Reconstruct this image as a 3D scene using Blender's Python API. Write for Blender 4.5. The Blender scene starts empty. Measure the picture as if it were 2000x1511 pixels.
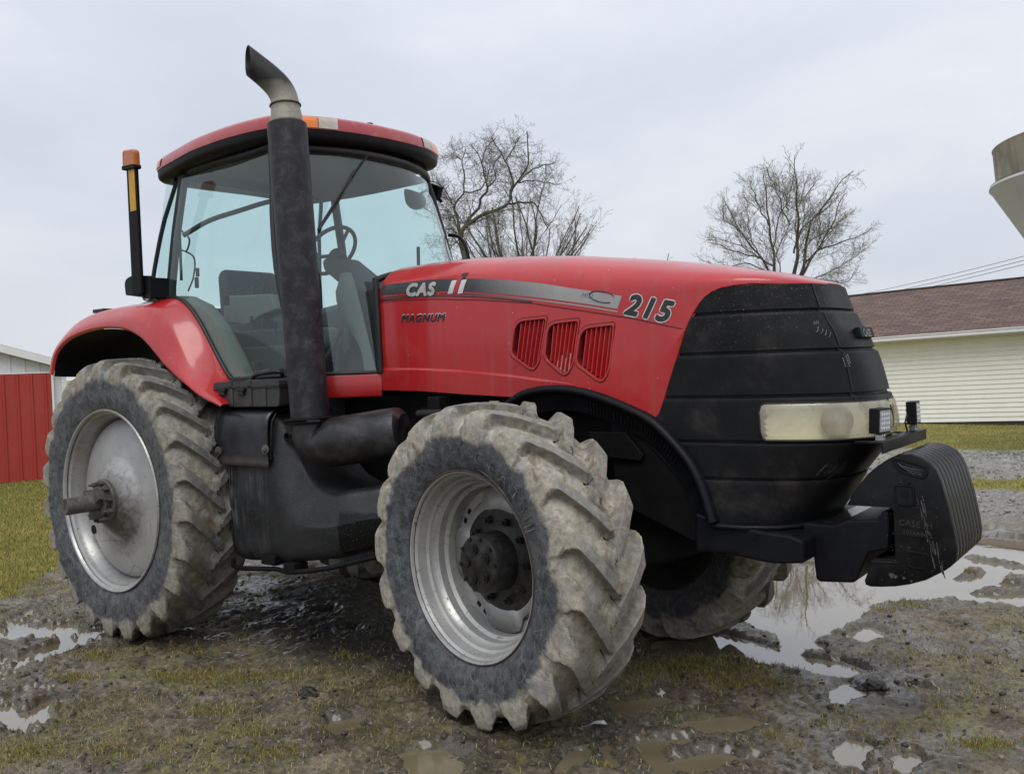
import bpy, bmesh, math, random
import numpy as np
from mathutils import Vector, Matrix, noise as mnoise
random.seed(7); rng=np.random.default_rng(7)
sc=bpy.context.scene; COL=sc.collection
PI=math.pi

# ------------------------------------------------------------------ camera
cam_d=bpy.data.cameras.new('camera'); cam=bpy.data.objects.new('camera',cam_d); COL.objects.link(cam); sc.camera=cam
R=((0.7902048411575135,0.6119049889866585,-0.03389090533559336),(0.010897082237848237,0.04126310506091414,0.9990888898188356),(-0.6127459201087595,0.7898541894640867,-0.025938326393588222))
M=Matrix(((R[0][0],R[1][0],-R[2][0],5.8494),(R[0][1],R[1][1],-R[2][1],-4.3682),(R[0][2],R[1][2],-R[2][2],1.7258),(0,0,0,1)))
cam.matrix_world=M
cam_d.sensor_fit='HORIZONTAL'; cam_d.sensor_width=36.0; cam_d.lens=36.0*1759.96/2000.0
cam_d.clip_start=.05; cam_d.clip_end=3000

# ------------------------------------------------------------------ helpers
def tag(o,label=None,cat=None,group=None,kind=None):
    if label: o['label']=label
    if cat: o['category']=cat
    if group: o['group']=group
    if kind: o['kind']=kind
    return o
def empty(name,loc=(0,0,0),parent=None,mat=None):
    o=bpy.data.objects.new(name,None); COL.objects.link(o)
    if mat is not None: o.matrix_world=mat
    else: o.location=loc
    if parent: o.parent=parent
    return o
class MB:
    def __init__(s): s.v=[]; s.f=[]
    def add(s,v,f):
        n=len(s.v); s.v.extend([tuple(map(float,q)) for q in v]); s.f.extend([tuple(i+n for i in q) for q in f]); return s
    def build(s,name,mat,parent=None,smooth=None,bevel=0,segs=2,sub=0,label=None,loc=None):
        me=bpy.data.meshes.new(name); me.from_pydata(s.v,[],s.f); me.update()
        o=bpy.data.objects.new(name,me); COL.objects.link(o); me.materials.append(mat)
        if parent: o.parent=parent
        if loc: o.location=loc
        if smooth is not None:
            me.polygons.foreach_set('use_smooth',[True]*len(me.polygons))
            if smooth<170: me.set_sharp_from_angle(angle=math.radians(smooth))
        if bevel:
            m=o.modifiers.new('b','BEVEL'); m.width=bevel; m.segments=segs; m.limit_method='ANGLE'; m.angle_limit=math.radians(35)
        if sub:
            m=o.modifiers.new('s','SUBSURF'); m.levels=sub; m.render_levels=sub
        if label: o['label']=label
        return o
    # shapes
    def box(s,c,d,rot=None):
        hx,hy,hz=d[0]/2,d[1]/2,d[2]/2
        P=[Vector((x,y,z)) for x in(-hx,hx) for y in(-hy,hy) for z in(-hz,hz)]
        if rot is not None: P=[rot@q for q in P]
        P=[q+Vector(c) for q in P]
        return s.add(P,[(0,1,3,2),(4,6,7,5),(0,4,5,1),(2,3,7,6),(0,2,6,4),(1,5,7,3)])
    def bx(s,x0,x1,y0,y1,z0,z1): return s.box(((x0+x1)/2,(y0+y1)/2,(z0+z1)/2),(x1-x0,y1-y0,z1-z0))
    def prism(s,poly,y0,y1,axis='y'):
        n=len(poly); mk={'y':lambda a,b,t:(a,t,b),'x':lambda a,b,t:(t,a,b),'z':lambda a,b,t:(a,b,t)}[axis]
        V=[mk(a,b,y0) for a,b in poly]+[mk(a,b,y1) for a,b in poly]
        F=[tuple(range(n))[::-1],tuple(range(n,2*n))]+[(i,(i+1)%n,n+(i+1)%n,n+i) for i in range(n)]
        return s.add(V,F)
    def tube(s,pts,r,n=12,caps=True,closed=False):
        pts=[Vector(q) for q in pts]; m=len(pts); rr=r if hasattr(r,'__len__') else [r]*m
        V=[];prev=None
        for i,q in enumerate(pts):
            a=pts[i-1] if (i>0 or closed) else q; b=pts[(i+1)%m] if (i<m-1 or closed) else q
            t=(b-a).normalized()
            if prev is None:
                u=t.orthogonal().normalized()
            else:
                u=prev-t*prev.dot(t); u.normalize()
            prev=u; w=t.cross(u)
            for k in range(n):
                an=2*PI*k/n; V.append(q+rr[i]*(math.cos(an)*u+math.sin(an)*w))
        F=[]
        for i in range(m if closed else m-1):
            j=(i+1)%m
            for k in range(n): F.append((i*n+k,i*n+(k+1)%n,j*n+(k+1)%n,j*n+k))
        if caps and not closed: F.append(tuple(range(n))[::-1]); F.append(tuple((m-1)*n+k for k in range(n)))
        return s.add(V,F)
    def cyl(s,c0,c1,r,n=24,r1=None): return s.tube([c0,c1],[r,r if r1 is None else r1],n)
    def lathe_y(s,prof,n=64,cx=0,cz=0,closed=False):   # prof: (y,r) round the y axis
        m=len(prof); V=[]
        for k in range(n):
            a=2*PI*k/n
            for y,r in prof: V.append((cx+r*math.cos(a),y,cz+r*math.sin(a)))
        F=[]
        for k in range(n):
            k2=(k+1)%n
            for j in range(m if closed else m-1):
                j2=(j+1)%m; F.append((k*m+j,k*m+j2,k2*m+j2,k2*m+j))
        return s.add(V,F)
    def sweep(s,path,sect,closed_sect=False):
        """path list of (origin, u, v) frames; sect list of (a,b)"""
        m=len(sect); V=[]
        for o,u,v in path:
            for a,b in sect: V.append(Vector(o)+Vector(u)*a+Vector(v)*b)
        F=[]
        for i in range(len(path)-1):
            for j in range(m if closed_sect else m-1):
                j2=(j+1)%m; F.append((i*m+j,i*m+j2,(i+1)*m+j2,(i+1)*m+j))
        return s.add(V,F)
    def grid(s,P):   # P[i][j] points
        a=len(P); b=len(P[0]); V=[q for r in P for q in r]
        F=[(i*b+j,i*b+j+1,(i+1)*b+j+1,(i+1)*b+j) for i in range(a-1) for j in range(b-1)]
        return s.add(V,F)
def split(o,newname,gap=.001):
    """turn the loose pieces of one mesh into objects of their own (pieces that touch stay together)"""
    me=o.data; n=len(me.vertices); par=list(range(n))
    def find(a):
        while par[a]!=a: par[a]=par[par[a]]; a=par[a]
        return a
    for e in me.edges:
        a,b=find(e.vertices[0]),find(e.vertices[1])
        if a!=b: par[a]=b
    comp={}
    for i in range(n): comp.setdefault(find(i),[]).append(i)
    co=[v.co.copy() for v in me.vertices]; items=[]
    for ids in comp.values():
        P=[co[i] for i in ids]; items.append([set(ids),[min(p[k] for p in P)-gap for k in range(3)],[max(p[k] for p in P)+gap for k in range(3)]])
    done=False
    while not done:
        done=True
        for a in range(len(items)):
            for b in range(a+1,len(items)):
                A,B=items[a],items[b]
                if all(A[1][k]<=B[2][k] and B[1][k]<=A[2][k] for k in range(3)):
                    A[0]|=B[0]; A[1]=[min(x,y) for x,y in zip(A[1],B[1])]; A[2]=[max(x,y) for x,y in zip(A[2],B[2])]; items.pop(b); done=False; break
            if not done: break
    polys=[(tuple(p.vertices),p.use_smooth,p.material_index) for p in me.polygons]; out=[]
    for ids,_,_ in items:
        idx={v:k for k,v in enumerate(sorted(ids))}; F=[q for q in polys if q[0][0] in ids]
        m2=bpy.data.meshes.new(newname); m2.from_pydata([co[v] for v in sorted(ids)],[],[[idx[v] for v in q[0]] for q in F])
        for p,q in zip(m2.polygons,F): p.use_smooth=q[1]; p.material_index=q[2]
        if any(q[1] for q in F): m2.set_sharp_from_angle(angle=math.radians(38))
        for m in me.materials: m2.materials.append(m)
        c=bpy.data.objects.new(newname,m2); COL.objects.link(c); c.parent=o.parent; c.matrix_local=o.matrix_local; out.append(c)
        for m in o.modifiers:
            q=c.modifiers.new(m.name,m.type)
            for k in ('width','segments','limit_method','angle_limit','levels','render_levels','thickness','offset'):
                if hasattr(m,k): setattr(q,k,getattr(m,k))
    bpy.data.objects.remove(o); bpy.data.meshes.remove(me); return out
def mirror(o,name,parent,mat=None):
    """mesh copy mirrored in y"""
    me=o.data.copy(); me.transform(Matrix.Diagonal((1,-1,1,1))); me.flip_normals()
    c=bpy.data.objects.new(name,me); COL.objects.link(c); c.parent=parent
    for m in o.modifiers:
        n=c.modifiers.new(m.name,m.type)
        for k in ('width','segments','limit_method','angle_limit','levels','render_levels','thickness','offset'):
            if hasattr(m,k): setattr(n,k,getattr(m,k))
    return c
def resample(pts,n):
    P=np.array(pts,float); d=np.r_[0,np.cumsum(np.linalg.norm(np.diff(P,axis=0),axis=1))]
    t=np.linspace(0,d[-1],n); return np.stack([np.interp(t,d,P[:,k]) for k in range(P.shape[1])],1)
def smooth_curve(pts,n):
    """Catmull-Rom through pts, resampled evenly"""
    P=np.array(pts,float); Q=np.vstack([2*P[0]-P[1],P,2*P[-1]-P[-2]]); out=[]
    for i in range(1,len(Q)-2):
        for t in np.linspace(0,1,12,endpoint=False):
            a,b,c,d=Q[i-1],Q[i],Q[i+1],Q[i+2]
            out.append(.5*((2*b)+(-a+c)*t+(2*a-5*b+4*c-d)*t*t+(-a+3*b-3*c+d)*t**3))
    out.append(P[-1]); return resample(out,n)
def itp(x,tab):
    return float(np.interp(x,[a for a,b in tab],[b for a,b in tab]))

# ------------------------------------------------------------------ materials
def newmat(name):
    m=bpy.data.materials.new(name); m.use_nodes=True; nt=m.node_tree; nt.nodes.clear()
    out=nt.nodes.new('ShaderNodeOutputMaterial'); return m,nt,out
class N:
    """tiny node-building helper"""
    def __init__(s,nt): s.nt=nt; s.co=None
    def n(s,t,**kw):
        x=s.nt.nodes.new(t)
        for k,v in kw.items(): setattr(x,k,v)
        return x
    def link(s,a,b): s.nt.links.new(a,b)
    def coord(s,scale=(1,1,1),kind='Object'):
        tc=s.n('ShaderNodeTexCoord'); mp=s.n('ShaderNodeMapping'); mp.inputs['Scale'].default_value=scale
        s.link(tc.outputs[kind],mp.inputs[0]); return mp.outputs[0]
    def noise(s,scale,detail=4,rough=.55,vec=None,dist=0):
        x=s.n('ShaderNodeTexNoise'); x.inputs['Scale'].default_value=scale; x.inputs['Detail'].default_value=detail; x.inputs['Roughness'].default_value=rough; x.inputs['Distortion'].default_value=dist
        s.link(vec if vec is not None else s.coord(),x.inputs['Vector']); return x.outputs['Fac']
    def ramp(s,fac,stops):
        x=s.n('ShaderNodeValToRGB'); e=x.color_ramp.elements
        while len(e)<len(stops): e.new(.5)
        for q,(p,c) in zip(e,stops): q.position=p; q.color=(c,c,c,1) if not hasattr(c,'__len__') else (*c,1)
        s.link(fac,x.inputs[0]); return x.outputs[0]
    def mix(s,fac,a,b,mode='MIX'):
        x=s.n('ShaderNodeMix',data_type='RGBA',blend_type=mode)
        for sock,v in ((x.inputs[0],fac),(x.inputs[6],a),(x.inputs[7],b)):
            if hasattr(v,'is_output'): s.link(v,sock)
            elif hasattr(v,'__len__'): sock.default_value=(*v,1)
            else: sock.default_value=v
        return x.outputs[2]
    def math(s,op,a,b=0.0,c=0.0):
        x=s.n('ShaderNodeMath',operation=op)
        for i,v in enumerate((a,b,c)):
            if hasattr(v,'is_output'): s.link(v,x.inputs[i])
            else: x.inputs[i].default_value=v
        return x.outputs[0]
    def xyz(s,vec):
        x=s.n('ShaderNodeSeparateXYZ'); s.link(vec,x.inputs[0]); return x.outputs
    def bump(s,h,strength=.3,dist=.01,normal=None):
        x=s.n('ShaderNodeBump'); x.inputs['Strength'].default_value=strength; x.inputs['Distance'].default_value=dist; s.link(h,x.inputs['Height'])
        if normal is not None: s.link(normal,x.inputs['Normal'])
        return x.outputs[0]
    def bsdf(s,out,color,rough=.5,metal=0,normal=None,spec=.5,coat=0,coat_rough=.1):
        x=s.n('ShaderNodeBsdfPrincipled')
        def st(nm,v):
            if hasattr(v,'is_output'): s.link(v,x.inputs[nm])
            elif hasattr(v,'__len__'): x.inputs[nm].default_value=(*v,1)
            else: x.inputs[nm].default_value=v
        st('Base Color',color); st('Roughness',rough); st('Metallic',metal); st('Specular IOR Level',spec); st('Coat Weight',coat); st('Coat Roughness',coat_rough)
        if normal is not None: s.link(normal,x.inputs['Normal'])
        if out is not None: s.link(x.outputs[0],out.inputs[0])
        return x
def simple(name,col,rough=.5,metal=0,var=.25,scale=6,dust=None,dust_amt=.3,bump=0,spec=.5,coat=0,dscale=9):
    """painted / plastic / metal surface with large and small tone variation and dirt"""
    m,nt,out=newmat(name); g=N(nt); co=g.coord()
    n1=g.noise(scale,5,.6,co); n2=g.noise(scale*11,3,.6,co)
    f=g.math('ADD',g.math('MULTIPLY',n1,.7),g.math('MULTIPLY',n2,.3))
    dark=[c*(1-var) for c in col]; lite=[min(1,c*(1+var)) for c in col]
    c=g.ramp(f,[(.32,dark),(.68,lite)])
    r=g.math('MULTIPLY_ADD',n1,.25,rough-.12)
    if dust:
        k=g.ramp(g.noise(dscale,6,.68,co,.3),[(.5-.02,0),(.75,dust_amt)])
        k2=g.ramp(g.noise(dscale*24,2,.5,co),[(.66,0),(.72,min(1,dust_amt*1.6))])
        kk=g.math('MAXIMUM',k,k2); c=g.mix(kk,c,dust); r=g.math('MULTIPLY_ADD',kk,.3,r)
    nrm=g.bump(g.noise(scale*30,3,.6,co),.25,bump) if bump else None
    g.bsdf(out,c,r,metal,nrm,spec,coat); return m

RED=(.39,.014,.020)
def mat_red(name='red_paint',fade=1):
    m,nt,out=newmat(name); g=N(nt); co=g.coord()
    big=g.noise(1.7,4,.55,co); mid=g.noise(7,5,.6,co); fine=g.noise(160,2,.5,co)
    c=g.ramp(big,[(.3,(.38,.008,.012)),(.7,(.48,.013,.016))])
    k=g.ramp(mid,[(.50,0),(.75,.45)]); c=g.mix(k,c,(.42,.05,.045))
    sp=g.ramp(fine,[(.70,0),(.76,.35)]); c=g.mix(sp,c,(.42,.25,.22))
    # vertical run-down streaks of dirt
    st=g.noise(14,4,.6,g.coord((1,1,.08))); k3=g.ramp(st,[(.52,0),(.75,.34)]); c=g.mix(k3,c,(.30,.10,.085))
    vs=g.n('ShaderNodeTexVoronoi'); vs.inputs['Scale'].default_value=26; g.link(co,vs.inputs['Vector']); ch=g.ramp(vs.outputs['Distance'],[(.055,.85),(.085,0)]); c=g.mix(g.math('MULTIPLY',ch,g.ramp(g.noise(9,2,.5,co),[(.60,0),(.63,1)])),c,(.55,.45,.40))
    r=g.math('MULTIPLY_ADD',mid,.3,.24)
    g.bsdf(out,c,r,0,g.bump(g.noise(40,3,.6,co),.04,.004),.5,.60,.10); return m
MRED=mat_red()
MBLK=simple('black_plastic',(.006,.0065,.008),.42,0,.3,5,(.040,.040,.043),.15,.0025,.17)
MGRILLE=None
MDARK=simple('sooty_frame_metal',(.0045,.0045,.005),.6,0,.4,8,(.03,.027,.023),.20,.004,.2)
MSTACK=simple('weathered_black_steel',(.017,.0165,.020),.5,.05,.35,7,(.15,.15,.165),.36,.002,.3,dscale=13)
MTANK=simple('grey_black_polyethylene',(.013,.0135,.0145),.4,0,.25,4,(.06,.062,.064),.28,.0015,.3,dscale=5)
MSILVER=simple('silver_wheel_paint',(.38,.38,.375),.42,.35,.12,5,(.17,.145,.11),.55,.001,dscale=7)
MRUST=simple('rusty_steel',(.055,.036,.028),.75,.2,.5,20,(.2,.16,.12),.4,.004)
MHUB=simple('greasy_black_hub',(.012,.011,.011),.45,.2,.5,14,(.16,.15,.13),.25,.004,dscale=20)
MAXLE=simple('dirty_axle_steel',(.13,.12,.105),.55,.4,.5,24,(.022,.017,.013),.95,.006,dscale=12)
MRUBBER=simple('rubber_seal',(.008,.008,.008),.5,0,.2)
MAMBER=simple('amber_lens',(.75,.20,.02),.25,0,.12,30,None,0,0,.5,.4)
MORANGE=simple('faded_orange_lens',(.62,.24,.12),.3,0,.12,30)
MWHITEL=simple('clear_lamp_lens',(.48,.46,.40),.25,0,.2,25,(.3,.27,.2),.5)
MYELLOW=simple('yellow_reflector',(.55,.30,.015),.4,0,.15,20,(.1,.08,.03),.4)
MGREYIN=simple('grey_cab_trim',(.14,.145,.13),.7,0,.12,5,(.2,.19,.15),.2)
MSEAT=simple('grey_seat_fabric',(.075,.078,.08),.9,0,.2,30)
MDARKIN=simple('dark_cab_plastic',(.02,.021,.022),.55,0,.2,10,(.07,.065,.055),.3)
MALU=simple('worn_bright_metal',(.5,.5,.5),.35,.8,.2,20)

def mat_glass():
    m,nt,out=newmat('tinted_cab_glass'); g=N(nt)
    tr=g.n('ShaderNodeBsdfTransparent'); tr.inputs[0].default_value=(.80,.94,.925,1)
    gl=g.n('ShaderNodeBsdfGlossy'); gl.inputs['Roughness'].default_value=.03; gl.inputs['Color'].default_value=(.9,.95,.95,1)
    di=g.n('ShaderNodeBsdfDiffuse'); di.inputs[0].default_value=(.40,.50,.50,1)
    lw=g.n('ShaderNodeLayerWeight'); lw.inputs[0].default_value=.5; fr=g.n('ShaderNodeMath',operation='MULTIPLY_ADD'); g.link(g.math('POWER',lw.outputs['Facing'],5),fr.inputs[0]); fr.inputs[1].default_value=.90; fr.inputs[2].default_value=.075
    mx=g.n('ShaderNodeMixShader'); g.link(fr.outputs[0],mx.inputs[0]); g.link(tr.outputs[0],mx.inputs[1]); g.link(gl.outputs[0],mx.inputs[2])
    d=g.ramp(g.noise(2.2,4,.55),[(.35,.014),(.75,.042)])
    m2=g.n('ShaderNodeMixShader'); g.link(d,m2.inputs[0]); g.link(mx.outputs[0],m2.inputs[1]); g.link(di.outputs[0],m2.inputs[2])
    g.link(m2.outputs[0],out.inputs[0]); return m
MGLASS=mat_glass()

def mat_tyre(name,Rr,zside,lugk):
    """rubber with scuffs, dried tan mud on the tread and shoulders. object space: y is the axle"""
    m,nt,out=newmat(name); g=N(nt); tc=g.coord(); X=g.xyz(tc)
    rad=g.math('SQRT',g.math('ADD',g.math('MULTIPLY',X[0],X[0]),g.math('MULTIPLY',X[2],X[2])))
    n1=g.noise(5,6,.65,tc,.4); n2=g.noise(22,5,.6,tc); n3=g.noise(90,3,.6,tc)
    base=g.ramp(n2,[(.36,(.030,.033,.038)),(.66,(.100,.106,.116))])
    # scuff scratches: stretched wave of thin lines
    vo=g.n('ShaderNodeTexVoronoi',feature='DISTANCE_TO_EDGE'); vo.inputs['Scale'].default_value=11; g.link(g.n('ShaderNodeTexCoord').outputs['Object'],vo.inputs['Vector'])
    wob=g.n('ShaderNodeTexVoronoi',feature='DISTANCE_TO_EDGE'); wob.inputs['Scale'].default_value=31
    mp=g.coord((1,1,.45)); g.link(mp,wob.inputs['Vector'])
    sc1=g.ramp(vo.outputs[0],[(.0,.5),(.014,0)]); sc2=g.ramp(wob.outputs[0],[(.0,.42),(.03,0)])
    s=g.math('MULTIPLY',g.math('MAXIMUM',sc1,sc2),g.ramp(n1,[(.35,.2),(.6,1)]))
    base=g.mix(s,base,(.36,.365,.36))
    base=g.mix(g.ramp(g.noise(3.2,5,.65,tc),[(.48,0),(.70,.28)]),base,(.20,.195,.18))
    t=g.math('ADD',g.math('DIVIDE',g.math('SUBTRACT',rad,zside),Rr-zside),g.math('MULTIPLY_ADD',n1,1.15,-.575))
    k=g.ramp(t,[(.04,0),(.20,.88),(.8,.95),(1.0,.80)])
    k=g.math('MULTIPLY',k,g.ramp(g.noise(13,6,.7,tc),[(.26,.45),(.5,1)]))
    q_=1.0 if lugk<.6 else .74; dry=g.ramp(g.noise(30,5,.65,tc),[(.34,(.27*q_,.24*q_,.18*q_)),(.5,(.39*q_,.36*q_,.29*q_)),(.66,(.50*q_,.47*q_,.395*q_))])
    gx=g.ramp(g.noise(8,5,.7,tc,.5),[(.48,0),(.64,.60)])
    dry=g.mix(gx,dry,(.25,.262,.275))
    ab=g.n('ShaderNodeAttribute',attribute_name='bar'); lug=g.n('ShaderNodeMapRange'); g.link(g.math('ADD',rad,g.math('MULTIPLY_ADD',n2,.03,-.015)),lug.inputs[0]); lug.inputs[1].default_value=Rr-.030; lug.inputs[2].default_value=Rr-.006
    top=g.ramp(n2,[(.34,(.075,.074,.072)),(.55,(.15,.147,.138)),(.70,(.26,.245,.21))])
    dry=g.mix(g.math('MULTIPLY',g.math('MULTIPLY',lug.outputs[0],ab.outputs['Fac']),lugk),dry,top); ed_=g.ramp(ab.outputs['Fac'],[(.0,0),(.25,.55),(.8,.55),(.97,0)]); dry=g.mix(g.math('MULTIPLY',ed_,g.ramp(n2,[(.35,.2),(.6,1)])),dry,(.085,.08,.072))  # bar flanks also darkened, painting shade along the void edges
    c=g.mix(k,base,dry)
    clod=g.ramp(g.noise(7,4,.6,tc,.8),[(.60,0),(.66,.8)]); c=g.mix(g.math('MULTIPLY',clod,k),c,(.155,.12,.08))
    r=g.math('MULTIPLY_ADD',k,.35,.55)
    h=g.math('ADD',g.math('MULTIPLY',n2,.35),g.math('MULTIPLY',n3,.5))
    nb=g.bump(h,.6,.008)
    g.bsdf(out,c,r,0,nb,.3); return m
MTYREF=mat_tyre('muddy_front_tyre_rubber',.79,.615,.45); MTYRER=mat_tyre('muddy_rear_tyre_rubber',.965,.80,.95)
def mat_rim():
    m,nt,out=newmat('silver_rim_with_rust'); g=N(nt); co=g.coord(); X=g.xyz(co)
    rad=g.math('SQRT',g.math('ADD',g.math('MULTIPLY',X[0],X[0]),g.math('MULTIPLY',X[2],X[2])))
    n1=g.noise(5,5,.6,co); n2=g.noise(30,5,.65,co)
    c=g.ramp(n1,[(.3,(.33,.33,.32)),(.7,(.46,.46,.45))])
    k=g.ramp(n2,[(.55,0),(.72,.75)]); c=g.mix(k,c,(.19,.165,.125))
    # mud collects low down
    low=g.math('MULTIPLY',g.ramp(X[2],[(.0,1),(.45,0)]),0.0)
    ru=g.ramp(g.noise(60,4,.6,co),[(.66,0),(.7,.9)]); c=g.mix(ru,c,(.06,.035,.025))
    g.bsdf(out,c,g.math('MULTIPLY_ADD',k,.35,.33),.45,g.bump(n2,.15,.004)); return m
MRIM=mat_rim()

def mat_grille():
    m,nt,out=newmat('scuffed_black_grille'); g=N(nt); co=g.coord(); X=g.xyz(co)
    n1=g.noise(4.5,6,.68,co,.2); n2=g.noise(120,3,.6,co); n3=g.noise(28,4,.7,co)
    c=g.ramp(n1,[(.3,(.006,.0065,.0075)),(.7,(.016,.0165,.018))])
    k=g.ramp(n1,[(.53,0),(.72,.75)]); c=g.mix(k,c,(.042,.036,.034))
    up=g.ramp(X[2],[(.0,0),(1.0,1)])
    mr=g.n('ShaderNodeMapRange'); g.link(X[2],mr.inputs[0]); mr.inputs[1].default_value=1.66; mr.inputs[2].default_value=2.0
    sp=g.ramp(n2,[(.60,0),(.70,.6)]); sp=g.math('MULTIPLY',sp,g.math('MULTIPLY',mr.outputs[0],g.ramp(n3,[(.45,0),(.6,1)])))
    c=g.mix(sp,c,(.30,.29,.28))
    g.bsdf(out,c,g.math('MULTIPLY_ADD',n1,.25,.30),0,g.bump(n2,.12,.002),.15); return m
MGRILLE=mat_grille()
def mat_headlight():
    m,nt,out=newmat('yellowed_headlight_lens'); g=N(nt); co=g.coord(); X=g.xyz(co)
    n1=g.noise(6,4,.6,co); n2=g.noise(45,4,.7,co); ay=g.math('ABSOLUTE',X[1])
    c=g.ramp(n1,[(.35,(.66,.62,.45)),(.65,(.80,.78,.64))])
    st=g.ramp(g.noise(20,4,.7,g.coord((1,1,.1))),[(.50,0),(.62,.9)]); fx=g.ramp(g.math('ABSOLUTE',g.math('SUBTRACT',ay,.24)),[(.0,1),(.035,0)]); f=g.math('MULTIPLY',st,fx)
    c=g.mix(f,c,(.05,.05,.035))
    tr=g.n('ShaderNodeBsdfTransparent'); tr.inputs[0].default_value=(.93,.90,.78,1)
    df=g.n('ShaderNodeBsdfDiffuse'); g.link(c,df.inputs[0])
    k=g.ramp(n1,[(.3,.28),(.7,.38)]); k=g.math('MAXIMUM',k,f)
    m1=g.n('ShaderNodeMixShader'); g.link(k,m1.inputs[0]); g.link(tr.outputs[0],m1.inputs[1]); g.link(df.outputs[0],m1.inputs[2])
    lw=g.n('ShaderNodeLayerWeight'); lw.inputs[0].default_value=.5; fr=g.math('MULTIPLY_ADD',g.math('POWER',lw.outputs['Facing'],5),.9,.05)
    gl=g.n('ShaderNodeBsdfGlossy'); gl.inputs['Roughness'].default_value=.12
    m2=g.n('ShaderNodeMixShader'); g.link(fr,m2.inputs[0]); g.link(m1.outputs[0],m2.inputs[1]); g.link(gl.outputs[0],m2.inputs[2]); g.link(m2.outputs[0],out.inputs[0]); return m
MHEAD=mat_headlight()
def mat_stripe():
    m,nt,out=newmat('black_to_silver_decal'); g=N(nt); co=g.coord(); X=g.xyz(co)
    mr=g.n('ShaderNodeMapRange'); g.link(g.math('ADD',X[0],g.math('MULTIPLY',g.noise(90,2,.5,co),.10)),mr.inputs[0]); mr.inputs[1].default_value=2.62; mr.inputs[2].default_value=3.22
    c=g.mix(mr.outputs[0],(.035,.037,.042),(.34,.34,.335)); n=g.noise(24,5,.7,co); c=g.mix(g.ramp(n,[(.5,0),(.8,.25)]),c,(.25,.2,.2))
    g.bsdf(out,c,.38,0,None,.5); return m
MSTRIPE=mat_stripe()
MDECALB=simple('black_decal',(.018,.019,.022),.4,0,.3,20,(.2,.15,.15),.3)
MDECALS=simple('chipped_silver_decal',(.50,.50,.50),.35,.2,.2,24,(.10,.09,.09),.8,0,dscale=22)
MDECALW=simple('white_decal',(.62,.61,.60),.45,0,.1,20,(.3,.22,.22),.35)
MDECALR=simple('red_decal',(.45,.03,.03),.4,0,.15,20)
MPURPLE=simple('faded_purple_decal',(.22,.17,.30),.5,0,.15,20)
MGAP=simple('panel_gap_shadow',(.05,.006,.007),.7,0,.2)
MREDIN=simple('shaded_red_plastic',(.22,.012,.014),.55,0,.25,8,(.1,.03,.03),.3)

# ================================================================== TRACTOR
T=empty('tractor'); tag(T,'large red farm tractor with black grille and mud-caked tyres standing in wet mud','tractor')
WB=3.055
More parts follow.
